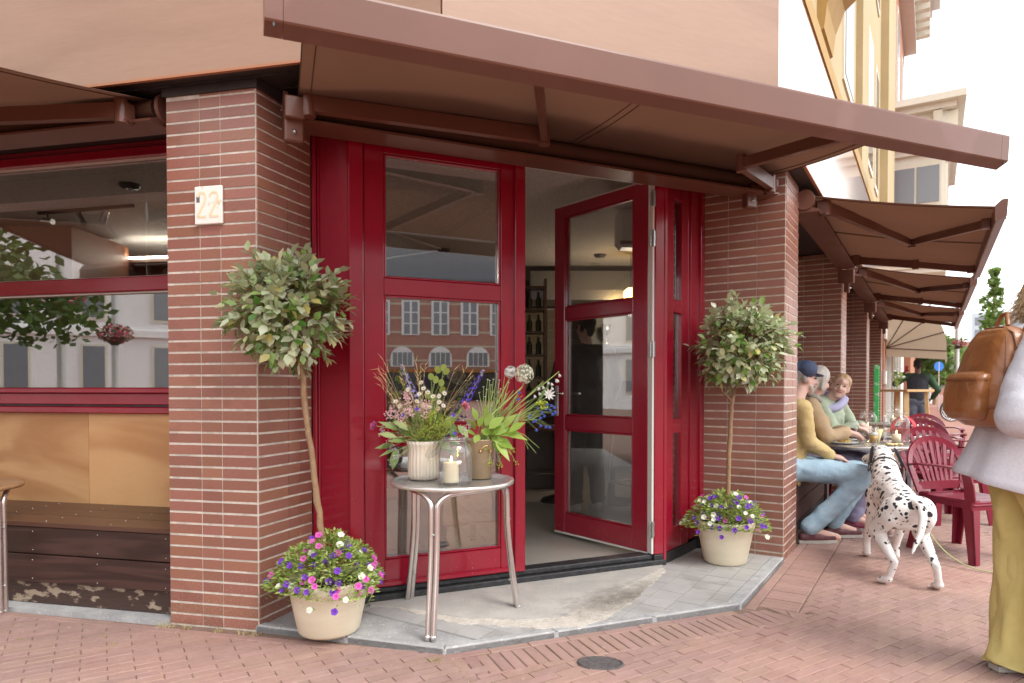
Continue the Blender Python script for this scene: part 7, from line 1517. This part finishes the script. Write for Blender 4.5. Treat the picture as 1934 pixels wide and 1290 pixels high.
# houses, trees, posts further down the street
def block(label, x, y, w, d, h_, rz, m, rows, cols):
    b = thing('town_house', label, 'building', (x, y, 0), rz, 'houses at the far end of the street'); MB().box(-w / 2, w / 2, -d / 2, d / 2, 0, h_).build('wall', m, b)
    for i in range(cols):
        for j in range(rows): f = MB().box(-w / 2 + (i + .2) * w / cols, -w / 2 + (i + .8) * w / cols, -d / 2 - .05, -d / 2 - .001, 1.2 + j * (h_ - 1.2) / rows, 1.2 + (j + .65) * (h_ - 1.2) / rows).build('window', M_wglass, b)
    return b
q = FD.p(24, -3.2); block('row of pale shop houses beyond the cream hood', q.x, q.y, 6, 9, 8, FD.rz - pi / 2, M_corn, 3, 3)
q = FD.p(38, -3.0); block('darker brick shop house further along the street', q.x, q.y, 6, 14, 9, FD.rz - pi / 2, M_rbrick, 3, 3)
block('pale glass office block far away above the trees', 98, 128, 16, 10, 15.5, radians(-30), mat('pale_glass_block', (.50, .56, .60), rough=.4), 6, 7)
block('low brick houses closing the far end of the street', 78, 118, 40, 8, 9, radians(-30), M_brk, 3, 12)
rg = random.Random(9)
def tree(label, x, y, h_, r, n, size, z0=None, m=None, seed=1, col=False):
    rg = random.Random(seed); t = thing('street_tree', label, 'tree', (x, y, 0), 0, 'trees along the street'); MB().tube([(0, 0, 0), (.03, 0, h_ * .4), (0, .02, h_ * .85)], [.09 if col else .14, .07, .02], n=8).build('trunk', M_bark, t); c = MB(); z0 = z0 or h_ * .35
    for k in range(9 if col else 8):
        f = k / 8; zc = lerp(z0, h_ - r * .4, f) if col else lerp(z0, h_ - r * .5, rg.random()); rr_ = r * (1 - .75 * f) * rg.uniform(.7, 1.1) if col else r * rg.uniform(.45, .7); o = (rg.gauss(0, r * .25 * (1 - f)), rg.gauss(0, r * .25 * (1 - f)), zc) if col else (rg.gauss(0, r * .45), rg.gauss(0, r * .45), zc); leafcloud(c, o, (rr_, rr_, rr_ * (.9 if col else .7)), n // 8, size, rg, .15)
    c.build('crown', m or M_leaf, t); return t
M_leaf3 = mat('bright_street_leaf', (.15, .24, .05), rough=.5, obj_var=.3, trans=.4)
tree('slim young green tree rising behind the backpack', 18.3, 25.2, 5.9, .75, 900, .11, z0=2.6, m=M_leaf3, seed=3, col=True)
for k, (x, y, h_, r) in enumerate(((24.5, 40, 4.6, 1.5), (30, 47, 5.2, 1.8), (34, 56, 6.2, 2.2), (41, 62, 6.0, 2.4), (46, 74, 7, 3), (38, 70, 6.4, 2.6), (56, 90, 8, 3.5), (50, 88, 7, 3))): tree(('rounded green street tree number in the far avenue' if False else ('nearest rounded green tree', 'second rounded green tree', 'third rounded green tree', 'broad green tree', 'tall broad green tree', 'dense green tree', 'very distant green tree', 'last green tree')[k] + ' in the avenue beyond the bicycles'), x, y, h_, r, 900, .22, m=M_leaf3 if k % 2 else M_leaf, seed=20 + k)
lamp_post('tall grey post with a red and green flower basket beside the backpack', 26.6, 39.6, 7.2, .13, 3.7); lamp_post('further slim grey post without basket in the avenue', 31.5, 50, 8.0, .12, 0); lamp_post('thin grey post with a flower basket far down the avenue', 36, 60, 7, .12, 3.4)
t = thing('tram_wire', 'thin overhead wire strung across the far street', 'wire', (0, 0, 0)); MB().tube([(24, 45, 6.6), (32, 43, 6.4), (44, 40, 6.7)], .015, n=5).build('cable', M_blackm, t)
t = thing('road_sign', 'small blue street sign far down the pavement', 'sign', (23.2, 36, 0)); MB().tube([(0, 0, 0), (0, 0, 2.6)], .03, n=8).build('pole', M_post, t); MB().tube([(0, -.02, 2.35), (0, .02, 2.35)], .26, n=20).build('panel', mat('sign_blue', (.02, .16, .55), rough=.4), t)
# bicycles parked along the kerb
M_tyre = mat('tyre_rubber', (.02, .02, .022), rough=.8); M_bk = [mat('bicycle_black', (.02, .02, .025), rough=.3), mat('bicycle_red', (.35, .02, .02), rough=.3), mat('bicycle_grey', (.35, .37, .4), rough=.35), mat('bicycle_blue', (.03, .08, .25), rough=.3)]
def wheel(parent, c):
    w = MB(); w.tube([Vector(c) + Vector((0, .34 * cos(a), .34 * sin(a))) for a in [k * 2 * pi / 26 for k in range(27)]], .022, n=6, cap=False); o = w.build('wheel', M_tyre, parent); s = MB()
    for k in range(10): a = k * pi / 5; s.tube([Vector(c), Vector(c) + Vector((0, .33 * cos(a), .33 * sin(a)))], .004, n=3, cap=False)
    s.tube([Vector(c) + Vector((0, .315 * cos(a), .315 * sin(a))) for a in [k * 2 * pi / 26 for k in range(27)]], .014, n=5, cap=False); s.build('rim', M_alu, o)
def bicycle(label, x, y, rz, m):
    b = thing('bicycle', label, 'bicycle', (x, y, 0), rz, 'bicycles parked along the kerb'); wheel(b, (0, -.53, .36)); wheel(b, (0, .53, .36)); f = MB()
    for p, q_ in (((0, -.53, .36), (0, -.12, .33)), ((0, -.12, .33), (0, -.25, .88)), ((0, -.53, .36), (0, -.23, .80)), ((0, -.12, .33), (0, .36, .80)), ((0, -.22, .72), (0, .36, .84)), ((0, .34, .98), (0, .53, .36))): f.tube([p, q_], .018, n=6)
    f.build('frame', m, b); MB().ball((0, -.27, .93), .11, sc=(.75, 1.2, .4)).build('saddle', M_blackm, b); MB().tube([(-.28, .22, 1.04), (-.1, .34, 1.02), (.1, .34, 1.02), (.28, .22, 1.04)], .013, n=6).build('handlebar', M_alu, b); MB().bar((0, -.78, .74), (0, -.28, .74), .14, .02).build('carrier', m, b)
    g2 = MB(); [g2.bar((0, -.53 + .39 * cos(a), .36 + .39 * sin(a)), (0, -.53 + .39 * cos(a + .3), .36 + .39 * sin(a + .3)), .05, .006) for a in [.3 + k * .3 for k in range(9)]]; g2.build('mudguard', m, b); MB().ball((0, .48, .92), .05).build('headlight', M_alu, b)
    return b
B0 = {}
adj = ('nearest', 'second', 'third', 'fourth', 'fifth', 'sixth', 'seventh', 'eighth', 'ninth', 'tenth', 'eleventh', 'twelfth', 'thirteenth', 'fourteenth')
for k in range(14):
    q = FD.p(23.5 + k * 1.25, 1.9 + .03 * k); m = k % 4; rz = FD.rz + .35 + random.uniform(-.12, .12); lab = '%s %s bicycle in the kerbside row from the terrace' % (adj[k], ('black', 'red', 'grey', 'blue')[m])
    if m not in B0: B0[m] = bicycle(lab, q.x, q.y, rz, M_bk[m])
    else: dup(B0[m], (q.x, q.y, 0), rz, lab)
b_ = thing('bicycle_crate', 'dark plastic crate on the nearest parked bicycle', 'crate', (*FD.p(23.3, 1.85), .76), FD.rz + .35); m_ = MB(); m_.bbox(-.2, .2, -.72, -.36, 0, .26, c=.02); m_.build('box', M_blackm, b_)
# street side: kerb and road
rd = MB(); a = FD.p(14, 4.2); b2 = FD.p(160, 4.2); c2 = FD.p(160, 12); d2 = FD.p(14, 12); rd.quad((a.x, a.y, .0), (d2.x, d2.y, .0), (c2.x, c2.y, .0), (b2.x, b2.y, .0)); struct('road', rd, mat('grey_road', (.16, .15, .145), rough=.9, var=.15, vscale=1))
